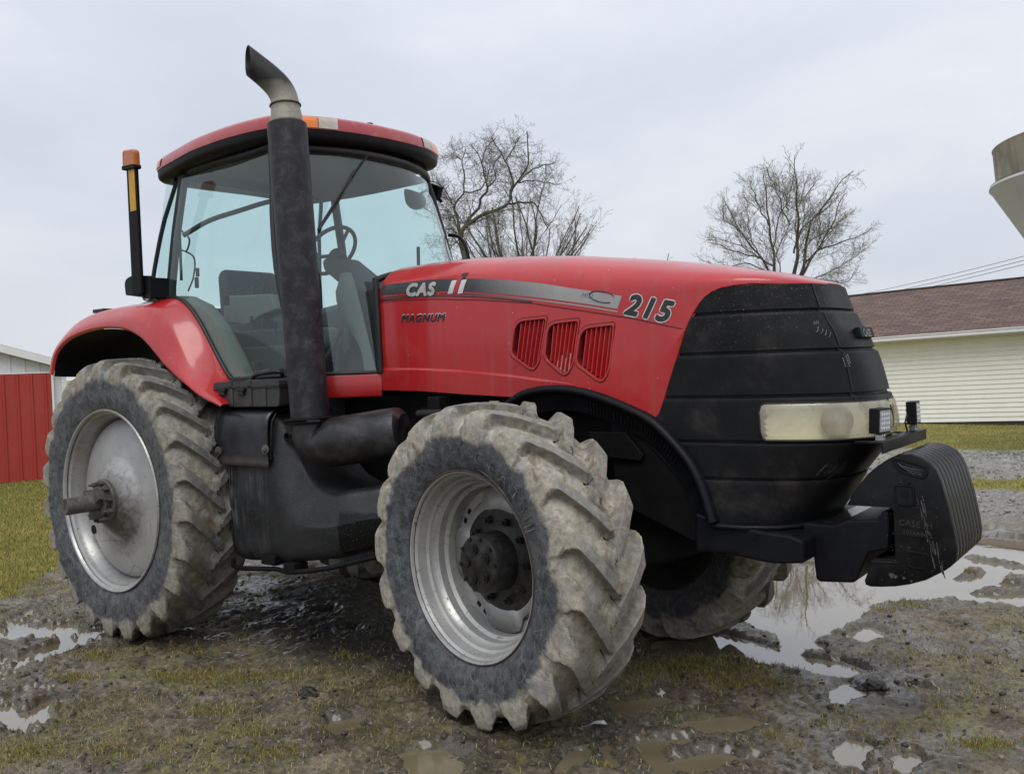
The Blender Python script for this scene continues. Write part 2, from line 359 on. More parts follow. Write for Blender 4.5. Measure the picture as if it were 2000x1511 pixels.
# ---------------------------------------------------------------- wheels
def nz(P,f):
    return np.array([mnoise.noise(Vector(p)*f) for p in P])
def sstep(a,b,x):
    t=np.clip((x-a)/(b-a),0,1); return t*t*(3-2*t)
def build_tyre(name,OUT,FLO,halfw,nl,mat,parent,lw,over,sweep,seed,Rl):
    """tread cut into the carcass: OUT is the outer envelope, FLO the floor of the voids, both (y,r) from bead to crown"""
    rs_=np.random.default_rng(seed)
    def rs(P,n):   # resample both profiles on the envelope's arc length
        P=np.array(P); d=np.r_[0,np.cumsum(np.hypot(*np.diff(P,axis=0).T))]; d/=d[-1]; return d,P
    dO,PO=rs(OUT,0); t=np.unique(np.r_[np.linspace(0,.45,12),np.linspace(.45,1,38)])
    yo=np.interp(t,dO,PO[:,0]); ro=np.interp(t,dO,PO[:,1]); dF=np.linspace(0,1,len(FLO)) if len(FLO)!=len(OUT) else dO
    PF=np.array(FLO); yf=np.interp(t,dF,PF[:,0]); rf=np.interp(t,dF,PF[:,1])
    # full section, near side (-y) to far side (+y)
    YO=np.r_[-yo,yo[::-1][1:]]; RO=np.r_[ro,ro[::-1][1:]]; YF=np.r_[-yf,yf[::-1][1:]]; RF=np.r_[rf,rf[::-1][1:]]
    pitch=2*PI/nl; e=np.array([-.5,-.42,-.34,-.27,-.225,-.195,-.17,-.15,-.13,-.11,-.09,-.06,0,.06,.09,.11,.13,.15,.17,.195,.225,.27,.34,.42])
    jit=rs_.uniform(-.02,.02,(2,nl))
    u=(np.arange(nl)[:,None]+e[None,:]*1.0).ravel()      # in pitches
    f=1-np.abs(YO)/halfw; f=np.clip(f,-.2,1); fy=np.where(f>0,f,0)**.92
    TH=u[None,:]*pitch-sweep*fy[:,None]                   # columns run along the bars
    stag=np.zeros_like(TH)
    # each half has its own bars, half a pitch apart: turn the far half by half a pitch, blended at the crown
    far=(YO>0); TH[far]+=pitch*.5
    Yg=np.repeat(YO[:,None],len(u),1)
    m=np.zeros_like(TH)
    for sd in(-1,1):
        yy=-sd*Yg/halfw*(-1)                               # +1 at this side's shoulder
        yy=sd*Yg/halfw
        ff=1-yy; ff=np.clip(ff,0,1.35); cen=-sweep*np.sign(ff)*np.abs(ff)**.92+(pitch*.5 if sd>0 else 0)
        d=(TH-cen)/pitch; k=np.round(d); d=(d-k)
        dist=d*pitch*Rl*.74
        w=lw*(.46+.10*np.clip(yy,0,1))+lw*.75*np.clip((yy-.86)/.2,0,1)**2
        wall=.010+.007*np.clip(yy,0,1)
        mm=1-sstep(w,w+wall,np.abs(dist+.004*yy)); mm*=sstep(-over-.05,-over-.005,yy); m=np.maximum(m,mm)
    R_=RF[:,None]*(1-m)+RO[:,None]*m; Y_=YF[:,None]*(1-m)+YO[:,None]*m
    V=np.stack([R_*np.cos(TH),Y_,R_*np.sin(TH)],-1).reshape(-1,3)
    n1=nz(V,8); n2=nz(V,25); n3=nz(V,70)
    rad=np.hypot(V[:,0],V[:,2]); sh=np.clip((rad-PF[4,1])/.05,0,1); mv=m.reshape(-1)
    a=sh*(.0022*n1+.0020*n2+.0010*n3)+sh*(1-mv)*.012*np.clip(n1+.35*n2-.12,0,1)
    V[:,0]*=1+a/rad; V[:,2]*=1+a/rad
    nr,nc=TH.shape; idx=np.arange(nr*nc).reshape(nr,nc)
    i2=np.roll(idx,-1,1); F=np.stack([idx[:-1],i2[:-1],i2[1:],idx[1:]],-1).reshape(-1,4)
    # the far half is shifted by half a pitch: stitch the crown rows by nearest column
    c=int(np.argmax(YO>0)); s_=len(e)//2
    F=F.reshape(nr-1,nc,4); a0=idx[c-1]; b0=np.roll(idx[c],s_); F[c-1]=np.stack([a0,np.roll(a0,-1),np.roll(b0,-1),b0],-1); F=F.reshape(-1,4)
    # inner closing strip between the two beads
    V2=[]; b=len(V); nb=nc
    inner=np.stack([idx[0],idx[-1],np.roll(idx[-1],-1),np.roll(idx[0],-1)],-1)
    F=np.concatenate([F,inner])
    me=bpy.data.meshes.new(name); me.vertices.add(len(V)); me.vertices.foreach_set('co',V.astype(np.float32).ravel())
    me.loops.add(F.size); me.loops.foreach_set('vertex_index',F.astype(np.int32).ravel()); me.polygons.add(len(F)); me.polygons.foreach_set('loop_start',np.arange(0,F.size,4,dtype=np.int32)); me.polygons.foreach_set('loop_total',np.full(len(F),4,dtype=np.int32)); me.polygons.foreach_set('use_smooth',np.ones(len(F),bool)); me.update(calc_edges=True); me.validate()
    bm=bmesh.new(); bm.from_mesh(me); bmesh.ops.recalc_face_normals(bm,faces=bm.faces); bm.to_mesh(me); bm.free()
    at=me.attributes.new('bar','FLOAT','POINT'); at.data.foreach_set('value',mv.astype(np.float32))
    me.set_sharp_from_angle(angle=math.radians(40))
    o=bpy.data.objects.new(name,me); COL.objects.link(o); o.parent=parent; me.materials.append(mat); return o
FT_O=[(.185,.452),(.205,.475),(.230,.54),(.239,.595),(.241,.645),(.239,.690),(.233,.730),(.222,.760),(.200,.779),(.12,.788),(0,.791)]
FT_F=[(.185,.452),(.205,.475),(.230,.54),(.239,.595),(.240,.640),(.234,.668),(.219,.690),(.196,.707),(.160,.719),(.09,.729),(0,.733)]
RT_O=[(.205,.600),(.225,.622),(.245,.690),(.251,.760),(.253,.815),(.251,.860),(.246,.900),(.236,.932),(.212,.953),(.13,.962),(0,.965)]
RT_F=[(.205,.600),(.225,.622),(.245,.690),(.251,.760),(.252,.808),(.245,.838),(.229,.862),(.204,.880),(.168,.893),(.09,.903),(0,.907)]
def arc_text(txt,size,radius,ang0,y,parent,mat,name,step,flip=False,depth=.004):
    """raised moulded lettering round a sidewall, read from the -y side"""
    mb=MB()
    for i,ch in enumerate(txt):
        if ch==' ': continue
        V,F=glyph(ch,size,.0); a=ang0-i*step
        # local: x along tangent (clockwise seen from -y), z outward
        er=Vector((math.cos(a),0,math.sin(a))); et=Vector((math.sin(a),0,-math.cos(a)))
        if flip: er,et=-er,-et
        c=Vector((math.cos(a)*radius,y,math.sin(a)*radius))
        n=len(V); mb.add([c+et*u+er*(v-size*.36) for u,v in V]+[c+et*u+er*(v-size*.36)+Vector((0,-depth,0)) for u,v in V],
             [tuple(q) for q in F][:0]+[tuple(j+n for j in q) for q in F])
    o=mb.build(name,mat,parent); split(o,name,0); return None
_gc={}
def glyph(ch,size,bold=.0,shear=0):
    k=(ch,bold,shear)
    if k not in _gc:
        cu=bpy.data.curves.new('g','FONT'); cu.body=ch; cu.size=1; cu.offset=bold; cu.shear=shear; cu.resolution_u=4; cu.align_x='CENTER'
        ob=bpy.data.objects.new('g',cu); COL.objects.link(ob); dg=bpy.context.evaluated_depsgraph_get(); dg.update()
        me=bpy.data.meshes.new_from_object(ob.evaluated_get(dg)); _gc[k]=([(v.co.x,v.co.y) for v in me.vertices],[tuple(p.vertices) for p in me.polygons])
        bpy.data.objects.remove(ob); bpy.data.meshes.remove(me); bpy.data.curves.remove(cu)
    V,F=_gc[k]; return [(x*size,y*size) for x,y in V],F
def text_mesh(txt,size,bold=0,shear=0,spacing=1):
    cu=bpy.data.curves.new('g','FONT'); cu.body=txt; cu.size=size; cu.offset=bold; cu.shear=shear; cu.resolution_u=5; cu.space_character=spacing
    ob=bpy.data.objects.new('g',cu); COL.objects.link(ob); dg=bpy.context.evaluated_depsgraph_get(); dg.update()
    me=bpy.data.meshes.new_from_object(ob.evaluated_get(dg)); bpy.data.objects.remove(ob); bpy.data.curves.remove(cu)
    bm=bmesh.new(); bm.from_mesh(me); bmesh.ops.triangulate(bm,faces=bm.faces)
    bmesh.ops.subdivide_edges(bm,edges=[e for e in bm.edges if e.calc_length()>size*.35],cuts=1); bmesh.ops.triangulate(bm,faces=bm.faces)
    V=[(v.co.x,v.co.y) for v in bm.verts]; F=[tuple(v.index for v in f.verts) for f in bm.faces]
    bm.free(); bpy.data.meshes.remove(me)
    return V,F
MRAISED=simple('raised_tyre_lettering',(.05,.052,.055),.6,0,.2,30,(.22,.21,.19),.6)
MRAISEDM=simple('muddy_tyre_lettering',(.24,.215,.165),.85,0,.15,40)
MSCUFF=simple('grey_scuffed_rubber',(.045,.048,.053),.6,0,.3,30,(.3,.3,.29),.7,0,dscale=18)

def mat_disc():
    m,nt,out=newmat('stained_silver_disc'); g=N(nt); co=g.coord(); X=g.xyz(co)
    n1=g.noise(5,6,.6,co); n2=g.noise(26,6,.7,co,.3)
    c=g.ramp(n1,[(.3,(.31,.31,.31)),(.7,(.42,.42,.42))])
    c=g.mix(g.ramp(g.noise(4,5,.65,co,.6),[(.45,0),(.7,.5)]),c,(.34,.325,.28))
    dx=g.math('SUBTRACT',X[0],.0); dz=g.math('ADD',X[2],.07); d=g.math('SQRT',g.math('ADD',g.math('MULTIPLY',dx,dx),g.math('MULTIPLY',dz,dz)))
    k=g.ramp(g.math('ADD',d,g.math('MULTIPLY_ADD',n2,.34,-.17)),[(.16,.95),(.34,0)]); c=g.mix(k,c,(.065,.052,.038))
    k2=g.ramp(n2,[(.60,0),(.72,.7)]); c=g.mix(k2,c,(.20,.185,.15))
    cr=g.n('ShaderNodeTexVoronoi',feature='DISTANCE_TO_EDGE'); cr.inputs['Scale'].default_value=2.6; g.link(co,cr.inputs['Vector']); k3=g.math('MULTIPLY',g.ramp(cr.outputs[0],[(.0,.9),(.006,0)]),g.ramp(g.noise(3,3,.5,co),[(.52,0),(.58,1)])); c=g.mix(k3,c,(.05,.035,.025))
    g.bsdf(out,c,g.math('MULTIPLY_ADD',k2,.3,.42),.25,g.bump(n2,.2,.006)); return m
MDISC=mat_disc()
# rear wheel ------------------------------------------------------
def rear_wheel(side):
    W=MB()
    # cast hub with bolts and the long bar axle sticking out
    W.cyl((0,-.04,0),(0,.30,0),.15,40); W.cyl((0,-.075,0),(0,-.03,0),.105,40)
    o=W.build('rear_wheel',MAXLE,T,smooth=40,bevel=.006)
    ax=MB(); ax.tube([(0,-.05,0),(0,-.282,0),(0,-.292,0)],[.056,.056,.050],32); ax.cyl((0,-.2925,0),(0,-.296,0),.012,12)
    for k in range(3):
        a=PI*2*k/3+.5; ax.box((math.cos(a)*.075,-.095,math.sin(a)*.075),(.075,.05,.05),Matrix.Rotation(-a,3,'Y'))
    ax.build('bar_axle',MAXLE,o,smooth=40,bevel=.003)
    b=MB()
    for k in range(10):
        a=2*PI*k/10+.2; c=Vector((math.cos(a)*.128,-.04,math.sin(a)*.128)); b.cyl(c,c+Vector((0,-.034,0)),.017,6); b.cyl(c+Vector((0,-.03,0)),c+Vector((0,-.055,0)),.009,8)
    split(b.build('wheel_bolts',MAXLE,o,smooth=40),'wheel_bolt')
    t=build_tyre('tyre',RT_O,RT_F,.242,23,MTYRER,o,.050,.09,.265,3,.965); t.location=(0,.235,0)
    rim=MB()
    rim.lathe_y([(.012,.598),(-.002,.606),(-.006,.617),(.004,.622),(.016,.617),(.022,.600),(.035,.585),(.07,.578),(.085,.566),(.13,.560),(.16,.548),(.30,.545),(.43,.575),(.47,.61),(.478,.60),(.44,.56),(.30,.53),(.17,.532)],112)
    rim.build('rim',MRIM,o,smooth=35)
    d=MB()
    d.lathe_y([(.15,.549),(.135,.54),(.118,.525),(.108,.50),(.098,.44),(.088,.36),(.080,.30),(.076,.285),(.060,.270),(.020,.215),(-.010,.165),(-.026,.12),(-.026,.02)],112)
    d.build('wheel_disc',MDISC,o,smooth=35)
    h=MB()
    for k in range(8):
        a=2*PI*k/8+.3; rr=.395; h.cyl((math.cos(a)*rr,.0975,math.sin(a)*rr),(math.cos(a)*rr,.0955,math.sin(a)*rr),.0085,10)
    for a in(.55,.55+PI): h.cyl((math.cos(a)*.475,.0995,math.sin(a)*.475),(math.cos(a)*.475,.0955,math.sin(a)*.475),.033,24)
    split(h.build('disc_holes',MDARK,o),'disc_hole')
    if side<0:
        arc_text('DO EO V8',.075,.755,-.80,-.0205,o,MSCUFF,'sidewall_letter',.125,False)
    return o
rwn=rear_wheel(-1); rwn.location=(0,-1.285,.900); rwn.scale=(.988,1,.988)
rwf=rear_wheel(1); rwf.location=(0,1.285,.890); rwf.rotation_euler=(0,.13,PI)

MFAR=simple('shade_dark_muddy_rim',(.020,.018,.015),.8,0,.4,10,(.06,.05,.035),.4)  # near-black colour holds the shade inside the far rim, plus some mud
# front wheel -----------------------------------------------------
def front_wheel(side):
    W=MB()   # planetary hub: its face lies well inside the rim
    W.lathe_y([(.30,.275),(.226,.274),(.218,.262),(.216,.235),(.216,.20),(.205,.165),(.20,.150),(.085,.146),(.07,.138),(.064,.120),(.062,0.0)],64)
    o=W.build('front_wheel',MHUB,T,smooth=35)
    b=MB()
    for k in range(5):
        a=2*PI*k/5+.55; c=Vector((math.cos(a)*.078,.066,math.sin(a)*.078)); b.cyl(c,c+Vector((0,-.014,0)),.026,20); b.cyl(c+Vector((0,-.013,0)),c+Vector((0,-.02,0)),.015,6)
    for k in range(10):
        a=2*PI*k/10+.1; c=Vector((math.cos(a)*.128,.068,math.sin(a)*.128)); b.cyl(c,c+Vector((0,-.010,0)),.010,6)
    for k in range(10):
        a=2*PI*k/10; c=Vector((math.cos(a)*.205,.217,math.sin(a)*.205)); b.cyl(c,c+Vector((0,-.03,0)),.019,6); b.cyl(c+Vector((0,-.026,0)),c+Vector((0,-.05,0)),.011,10)
    split(b.build('hub_bolts',MHUB,o,smooth=35),'hub_bolt')
    t=build_tyre('tyre',FT_O,FT_F,.230,18,MTYREF,o,.056,.09,.36,11,.79); t.location=(0,.20,0)
    rim=MB()
    rim.lathe_y([(.012,.452),(.0,.456),(-.004,.464),(.004,.471),(.014,.468),(.018,.452),(.030,.440),(.055,.434),(.075,.428),(.085,.415),(.115,.408),(.13,.394),(.165,.388),(.18,.372),(.225,.368),(.25,.360),(.33,.40),(.38,.455),(.40,.470),(.405,.455),(.34,.385),(.26,.345)],112)
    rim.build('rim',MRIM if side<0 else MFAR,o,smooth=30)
    rl=MB(); rl.lathe_y([(-.0035,.4625),(-.0075,.4665),(-.0035,.4725),(.003,.4735)],112); rl.build('rim_edge_rust',MRUST,o,smooth=40)
    d=MB()   # lobed disc with square slots
    nq=96; inner=[];outer=[];
    for k in range(nq):
        a=2*PI*k/nq; inner.append((math.cos(a)*.20,.232,math.sin(a)*.20))
        rr=.30+.062*(0.5+0.5*math.tanh(4*math.cos(4*a)))
        outer.append((math.cos(a)*rr,.236,math.sin(a)*rr))
    d.add(inner+outer,[(k,(k+1)%nq,nq+(k+1)%nq,nq+k) for k in range(nq)])
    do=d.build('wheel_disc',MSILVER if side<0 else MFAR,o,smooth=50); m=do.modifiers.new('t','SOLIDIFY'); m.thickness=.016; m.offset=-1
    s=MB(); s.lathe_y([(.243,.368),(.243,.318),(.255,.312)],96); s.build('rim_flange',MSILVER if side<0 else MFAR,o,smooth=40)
    h=MB()
    for k in range(8):
        for q in(-.09,.09):
            a=2*PI*k/8+q+.2; c=Vector((math.cos(a)*.338,.2415,math.sin(a)*.338)); h.box(c,(.02,.003,.03),Matrix.Rotation(-a,3,'Y'))
    split(h.build('disc_slots',MDARK,o),'disc_slot',.0)
    if side<0:
        arc_text('CEAT',.085,.565,1.28,-.0385,o,MSCUFF,'sidewall_letter',.17,False)
        arc_text('FARMAX',.060,.640,-.02,-.0325,o,MRAISEDM,'sidewall_letter',.135,False); arc_text('85R',.075,.62,-1.02,-.0345,o,MRAISEDM,'sidewall_letter',.15,False)
        bn=MB()
        for r0,r1,a0,a1 in((.615,.600,1.52,.62),(.600,.512,.62,.62),(.510,.505,1.25,.62)):
            bn.tube([(math.cos(a0+(a1-a0)*t)*(r0+(r1-r0)*t),-.0365-.0008,math.sin(a0+(a1-a0)*t)*(r0+(r1-r0)*t)) for t in np.linspace(0,1,18)],.0022,5)
        for q in(.56,.50,.46): bn.tube([(math.cos(q)*.51,-.0375,math.sin(q)*.51),(math.cos(q-.02)*.60,-.037,math.sin(q-.02)*.60)],.0024,5)
        bn.build('sidewall_banner_outline',MSCUFF,o)
    return o
DEL=-.1725
fwn=front_wheel(-1); fwn.location=(WB-.052,-1.10,.752); fwn.rotation_euler=(0,0,DEL)
fwf=front_wheel(1); fwf.location=(WB+.052,1.10,.722); fwf.rotation_euler=(0,.2,PI+DEL)

# ---------------------------------------------------------------- hood surface
XS=3.70; NN=2.8; MS=2.7
XF=[(.90,4.385),(.94,4.40),(1.02,4.455),(1.16,4.54),(1.25,4.605),(1.373,4.672),(1.483,4.660),(1.666,4.612),(1.815,4.552),(1.88,4.510),(2.045,4.435),(2.2,4.40)]
XFs=smooth_curve([(b,a) for a,b in XF],80)
def xf(z): return float(np.interp(z,XFs[:,1],XFs[:,0]))
def wid(x): return .490-.006*max(0,(x-1.84)/1.9)
def planY(x,z):
    w=wid(min(x,XS)); 
    if x<=XS: return w
    t=min(1,(x-XS)/(xf(z)-XS)); return w*max(0,1-t**NN)**(1/NN)
def planP(phi,z):
    c,s=math.cos(phi),math.sin(phi); w=wid(XS)
    return XS+(xf(z)-XS)*s**(2/NN), w*max(0,c)**(2/NN)
ZT=[(1.84,2.372),(2.1,2.378),(2.4,2.372),(2.76,2.346),(3.11,2.312),(3.43,2.268),(3.72,2.222),(3.99,2.172),(4.245,2.116),(4.36,2.082),(4.435,2.056)]
def ztop(x): return itp(x,ZT)
ZL=[(1.836,1.590),(2.133,1.583),(2.516,1.561),(2.844,1.544),(2.880,1.562),(2.924,1.581),(2.97,1.593),(3.034,1.601),(3.14,1.606),(3.243,1.599),(3.392,1.568),(3.48,1.538),(3.581,1.502),(3.66,1.470),(3.724,1.438),(3.762,1.532),(3.80,1.634),(3.839,1.736),(3.886,1.858),(3.905,1.895),(3.925,1.930),(3.957,1.977),(3.985,2.006),(4.02,2.029),(4.06,2.043),(4.12,2.051),(4.19,2.054),(4.30,2.047),(4.435,2.034)]
def zlow(x): return itp(x,ZL)
def zsh(x): return max(zlow(x)+.004,ztop(x)-itp(x,[(1.84,.25),(3.4,.22),(3.75,.19),(4.0,.12),(4.2,.07),(4.435,.02)]))
ZFL=[(1.85,1.726),(2.14,1.719),(2.522,1.696),(2.815,1.667),(2.982,1.646),(3.193,1.617),(3.26,1.60)]
ZSE=[(1.862,2.135),(2.282,2.116),(2.652,2.085),(2.991,2.044),(3.302,1.985),(3.59,1.931),(3.90,1.855)]
def zseam(x): return itp(x,ZSE)
def hoodY(x,z):
    """near-side (positive) half width of the hood at (x,z)"""
    Y=planY(x,min(z,2.05)); zs=zsh(x); zt=ztop(x)
    if z>zs: Y*=max(0,1-((z-zs)/(zt-zs))**MS)**(1/MS)
    if z>zseam(x): Y-=.004
    return Y
xs=sorted(set(list(np.linspace(1.84,XS,52))+[a for a,b in ZL if a<XS]))
cols=[(x,None) for x in xs]
phis=[]
xe=4.435
for x in sorted(set(list(np.linspace(XS,4.36,22)[1:])+[a for a,b in ZL if XS<a<4.4]+[4.40,4.42,4.43,4.434])): cols.append((x,None))
P=[]
for x,_ in cols:
    zl=zlow(x); zs=zsh(x); zt=ztop(x); col=[]
    zf=itp(x,ZFL) if x<3.26 else zl
    zf=min(max(zf,zl+.002),zs-.02) if zs-zl>.05 else zl+.0005
    zq=min(max(zseam(x),zf+.002),zs-.004) if zs-zl>.05 else zl+.001
    # lower edge is turned in, flare band stands proud, seam is a real crease
    rows=[(zl-.0,-.020),(zl,.004),(zl+(zf-zl)*.5,.006),(zf-.012 if zf-zl>.03 else zl+(zf-zl)*.7,.007),(zf,-.002)]
    for t in(.33,.66): rows.append((zf+(zq-zf)*t,.003*math.sin(PI*t)))
    rows+=[(zq-.004 if zq-zf>.02 else zf+(zq-zf)*.9,0),(zq,-.004)]
    for t in(.5,1.0): rows.append((zq+(zs-zq)*t,-.004))
    fade=min(1,max(0,(3.26-x)/.3)) if x<3.26 else 0
    for i,(z,dy) in enumerate(rows):
        if 1<=i<=3: dy=dy*fade
        if i==0: dy=-.02*(1 if x<4.2 else .3)
        Y=planY(x,min(z,2.05)) ; col.append((x,-(max(0,Y+dy)),z))
    Y0=max(0.0,planY(x,min(zs,2.05))-.004)
    for k in range(1,15):
        th=PI/2*k/14; col.append((x,-(Y0*math.cos(th)**(2/MS)),zs+(zt-zs)*math.sin(th)**(2/MS)))
    P.append(col)
mb=MB(); mb.grid(P)
P2=[[(a,-b,c) for a,b,c in r] for r in P]; n0=len(mb.v); mb.grid(P2)
nq=(len(P)-1)*(len(P[0])-1); mb.f=[q[::-1] for q in mb.f[:nq]]+mb.f[nq:]
hood=mb.build('hood',MRED,T,smooth=28)
bm=bmesh.new(); bm.from_mesh(hood.data); bmesh.ops.remove_doubles(bm,verts=bm.verts,dist=.0004); bmesh.ops.recalc_face_normals(bm,faces=bm.faces)
if sum(f.normal.y*f.calc_center_median().y*f.calc_area() for f in bm.faces)<0: bmesh.ops.reverse_faces(bm,faces=bm.faces)
bm.to_mesh(hood.data); bm.free()
m=hood.modifiers.new('t','SOLIDIFY'); m.thickness=.012; m.offset=-1
# vents: three rounded openings cut through the side
def vent_poly(pts,n=8):
    return smooth_closed(pts)
def smooth_closed(pts,n=6,r=.35):
    """round the corners of a polygon"""
    out=[];N_=len(pts)
    for i in range(N_):
        a,b,c=Vector((*pts[i-1],0)),Vector((*pts[i][:2],0)),Vector((*pts[(i+1)%N_][:2],0))
        rr=pts[i][2] if len(pts[i])>2 else .02
        u=(a-b).normalized(); v=(c-b).normalized()
        p0=b+u*rr; p1=b+v*rr
        for k in range(n+1):
            t=k/n; q=p0*(1-t)**2+b*2*t*(1-t)+p1*t*t; out.append((q.x,q.y))
    return out
def P3(l): return [(a[0],a[1],a[2] if len(a)>2 else .02) for a in l]
def rnd(pts,n=6):
    out=[];N_=len(pts)
    for i in range(N_):
        a=Vector(pts[i-1][:2]); b=Vector(pts[i][:2]); c=Vector(pts[(i+1)%N_][:2]); rr=pts[i][2]
        u=(a-b).normalized(); v=(c-b).normalized(); p0=b+u*min(rr,(a-b).length*.48); p1=b+v*min(rr,(c-b).length*.48)
        for k in range(n+1):
            t=k/n; q=p0*(1-t)**2+b*2*t*(1-t)+p1*t*t; out.append((q.x,q.y))
    return out
VENTS=[[(2.845,1.775,.03),(2.880,1.950,.06),(3.082,1.956,.02),(3.030,1.745,.05),(2.985,1.688,.045)],
       [(3.068,1.748,.03),(3.095,1.925,.06),(3.285,1.932,.02),(3.240,1.712,.05),(3.190,1.656,.045)],
       [(3.265,1.715,.03),(3.300,1.890,.06),(3.492,1.900,.02),(3.455,1.674,.05),(3.410,1.620,.045)]]
bm=bmesh.new(); bm.from_mesh(hood.data)
for s in(-1,1):
    for v in VENTS:
        q=rnd(v); ccw=sum(q[k-1][0]*q[k][1]-q[k][0]*q[k-1][1] for k in range(len(q)))>0
        x0,x1,z0,z1=min(a for a,b in q)-.02,max(a for a,b in q)+.02,min(b for a,b in q)-.02,max(b for a,b in q)+.02
        def region(): return [f for f in bm.faces if s*f.calc_center_median().y>.3 and any(x0<w.co.x<x1 for w in f.verts) and any(z0-.15<w.co.z<z1+.15 for w in f.verts)]
        def inside(c):
            r_=False; j_=len(q)-1
            for k in range(len(q)):
                if (q[k][1]>c.z)!=(q[j_][1]>c.z) and c.x<(q[j_][0]-q[k][0])*(c.z-q[k][1])/(q[j_][1]-q[k][1]+1e-12)+q[k][0]: r_=not r_
                j_=k
            return r_
        for k in range(len(q)):
            a,b=q[k-1],q[k]
            if math.hypot(a[0]-b[0],a[1]-b[1])<1e-5: continue
            fs=region(); fs=[f for f in fs if min((w.co.x-a[0])*(b[1]-a[1])-(w.co.z-a[1])*(b[0]-a[0]) for w in f.verts)<0<max((w.co.x-a[0])*(b[1]-a[1])-(w.co.z-a[1])*(b[0]-a[0]) for w in f.verts)]
            g_=set(fs)
            for f in fs: g_.update(f.edges); g_.update(f.verts)
            bmesh.ops.bisect_plane(bm,geom=list(g_),dist=1e-6,plane_co=(a[0],0,a[1]),plane_no=(b[1]-a[1],0,-(b[0]-a[0])))
        bmesh.ops.delete(bm,geom=[f for f in region() if inside(f.calc_center_median())],context='FACES')
bm.to_mesh(hood.data); bm.free(); hood.data.set_sharp_from_angle(angle=math.radians(28))
for s in(-1,1):
    for v in VENTS:
        q=rnd(v); cx=sum(a for a,b in q)/len(q); cz=sum(b for a,b in q)/len(q)
        fr=MB(); n=len(q)
        for sc_,dy in((1.10,.0008),(1.095,.005),(1.012,.005),(1.0,.001),(1.0,-.055)):
            for a,b in q:
                x=cx+(a-cx)*sc_; z=cz+(b-cz)*sc_; fr.v.append((x,s*(hoodY(x,z)+dy),z))
        for k in range(4):
            for i in range(n): fr.f.append((k*n+i,k*n+(i+1)%n,(k+1)*n+(i+1)%n,(k+1)*n+i))
        fr.f.append(tuple(4*n+i for i in range(n)))
        vo=fr.build('side_vent',MRED if s<0 else MRED,hood,smooth=40)
        bm=bmesh.new(); bm.from_mesh(vo.data); bmesh.ops.recalc_face_normals(bm,faces=bm.faces); bm.to_mesh(vo.data); bm.free()
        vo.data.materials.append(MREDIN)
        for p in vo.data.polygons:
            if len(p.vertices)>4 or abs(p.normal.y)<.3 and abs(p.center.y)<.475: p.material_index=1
        ln=MB(); pts=[(cx+(a-cx)*1.13,b2,cz+(b-cz)*1.13) for a,b in q for b2 in[0]]
        pts=[(x,s*(hoodY(x,z)+.0005),z) for x,_,z in pts]; ln.tube(pts,.0024,5,closed=True); ln.build('vent_groove',MGAP,vo if False else hood)
        sl=MB()
        for k in range(6):
            t=(k+.62)/6.4; xt=v[1][0]+.012+(v[2][0]-v[1][0]-.012)*t; xb=v[0][0]+.0+(v[4][0]-v[0][0]+.035)*t
            za=1e9
            # clip slat to the opening: sample
            zz=[z for z in np.linspace(min(b for a,b in q),max(b for a,b in q),60)]
            ok=[]
            for z in zz:
                u=(z-v[4][1])/(v[1][1]-v[4][1]); x=xb+(xt-xb)*u
                inside=False; j=n-1
                for i in range(n):
                    if (q[i][1]>z)!=(q[j][1]>z) and x<(q[j][0]-q[i][0])*(z-q[i][1])/(q[j][1]-q[i][1]+1e-12)+q[i][0]: inside=not inside
                    j=i
                if inside: ok.append((x,z))
            if len(ok)<4: continue
            (x0,z0),(x1,z1)=ok[0],ok[-1]; y0=.478
            for aa,bb in(((x0,z0),(x1,z1)),):
                V=[]
                for x,z in(aa,bb):
                    for dx,yy in((0,y0+.004),(.005,y0+.004),(.030,y0-.045),(.022,y0-.045)): V.append((x+dx,s*yy,z))
                sl.add(V,[(0,1,5,4),(1,2,6,5),(2,3,7,6),(3,0,4,7),(0,3,2,1),(4,5,6,7)])
        so=sl.build('vent_slats',MRED,hood)
        bm=bmesh.new(); bm.from_mesh(so.data); bmesh.ops.recalc_face_normals(bm,faces=bm.faces); bm.to_mesh(so.data); bm.free()
        split(so,'vent_slat',0)
# crumpled white paper-like lump caught in the middle vent
cl=MB(); cl.prism(rnd([(3.12,1.70,.02),(3.15,1.775,.02),(3.185,1.735,.02),(3.215,1.79,.02),(3.228,1.70,.02),(3.19,1.665,.01)]),-.468,-.448)
cl.build('vent_residue',simple('pale_vent_residue',(.5,.5,.5),.9,0,.3,30),hood,bevel=.006)

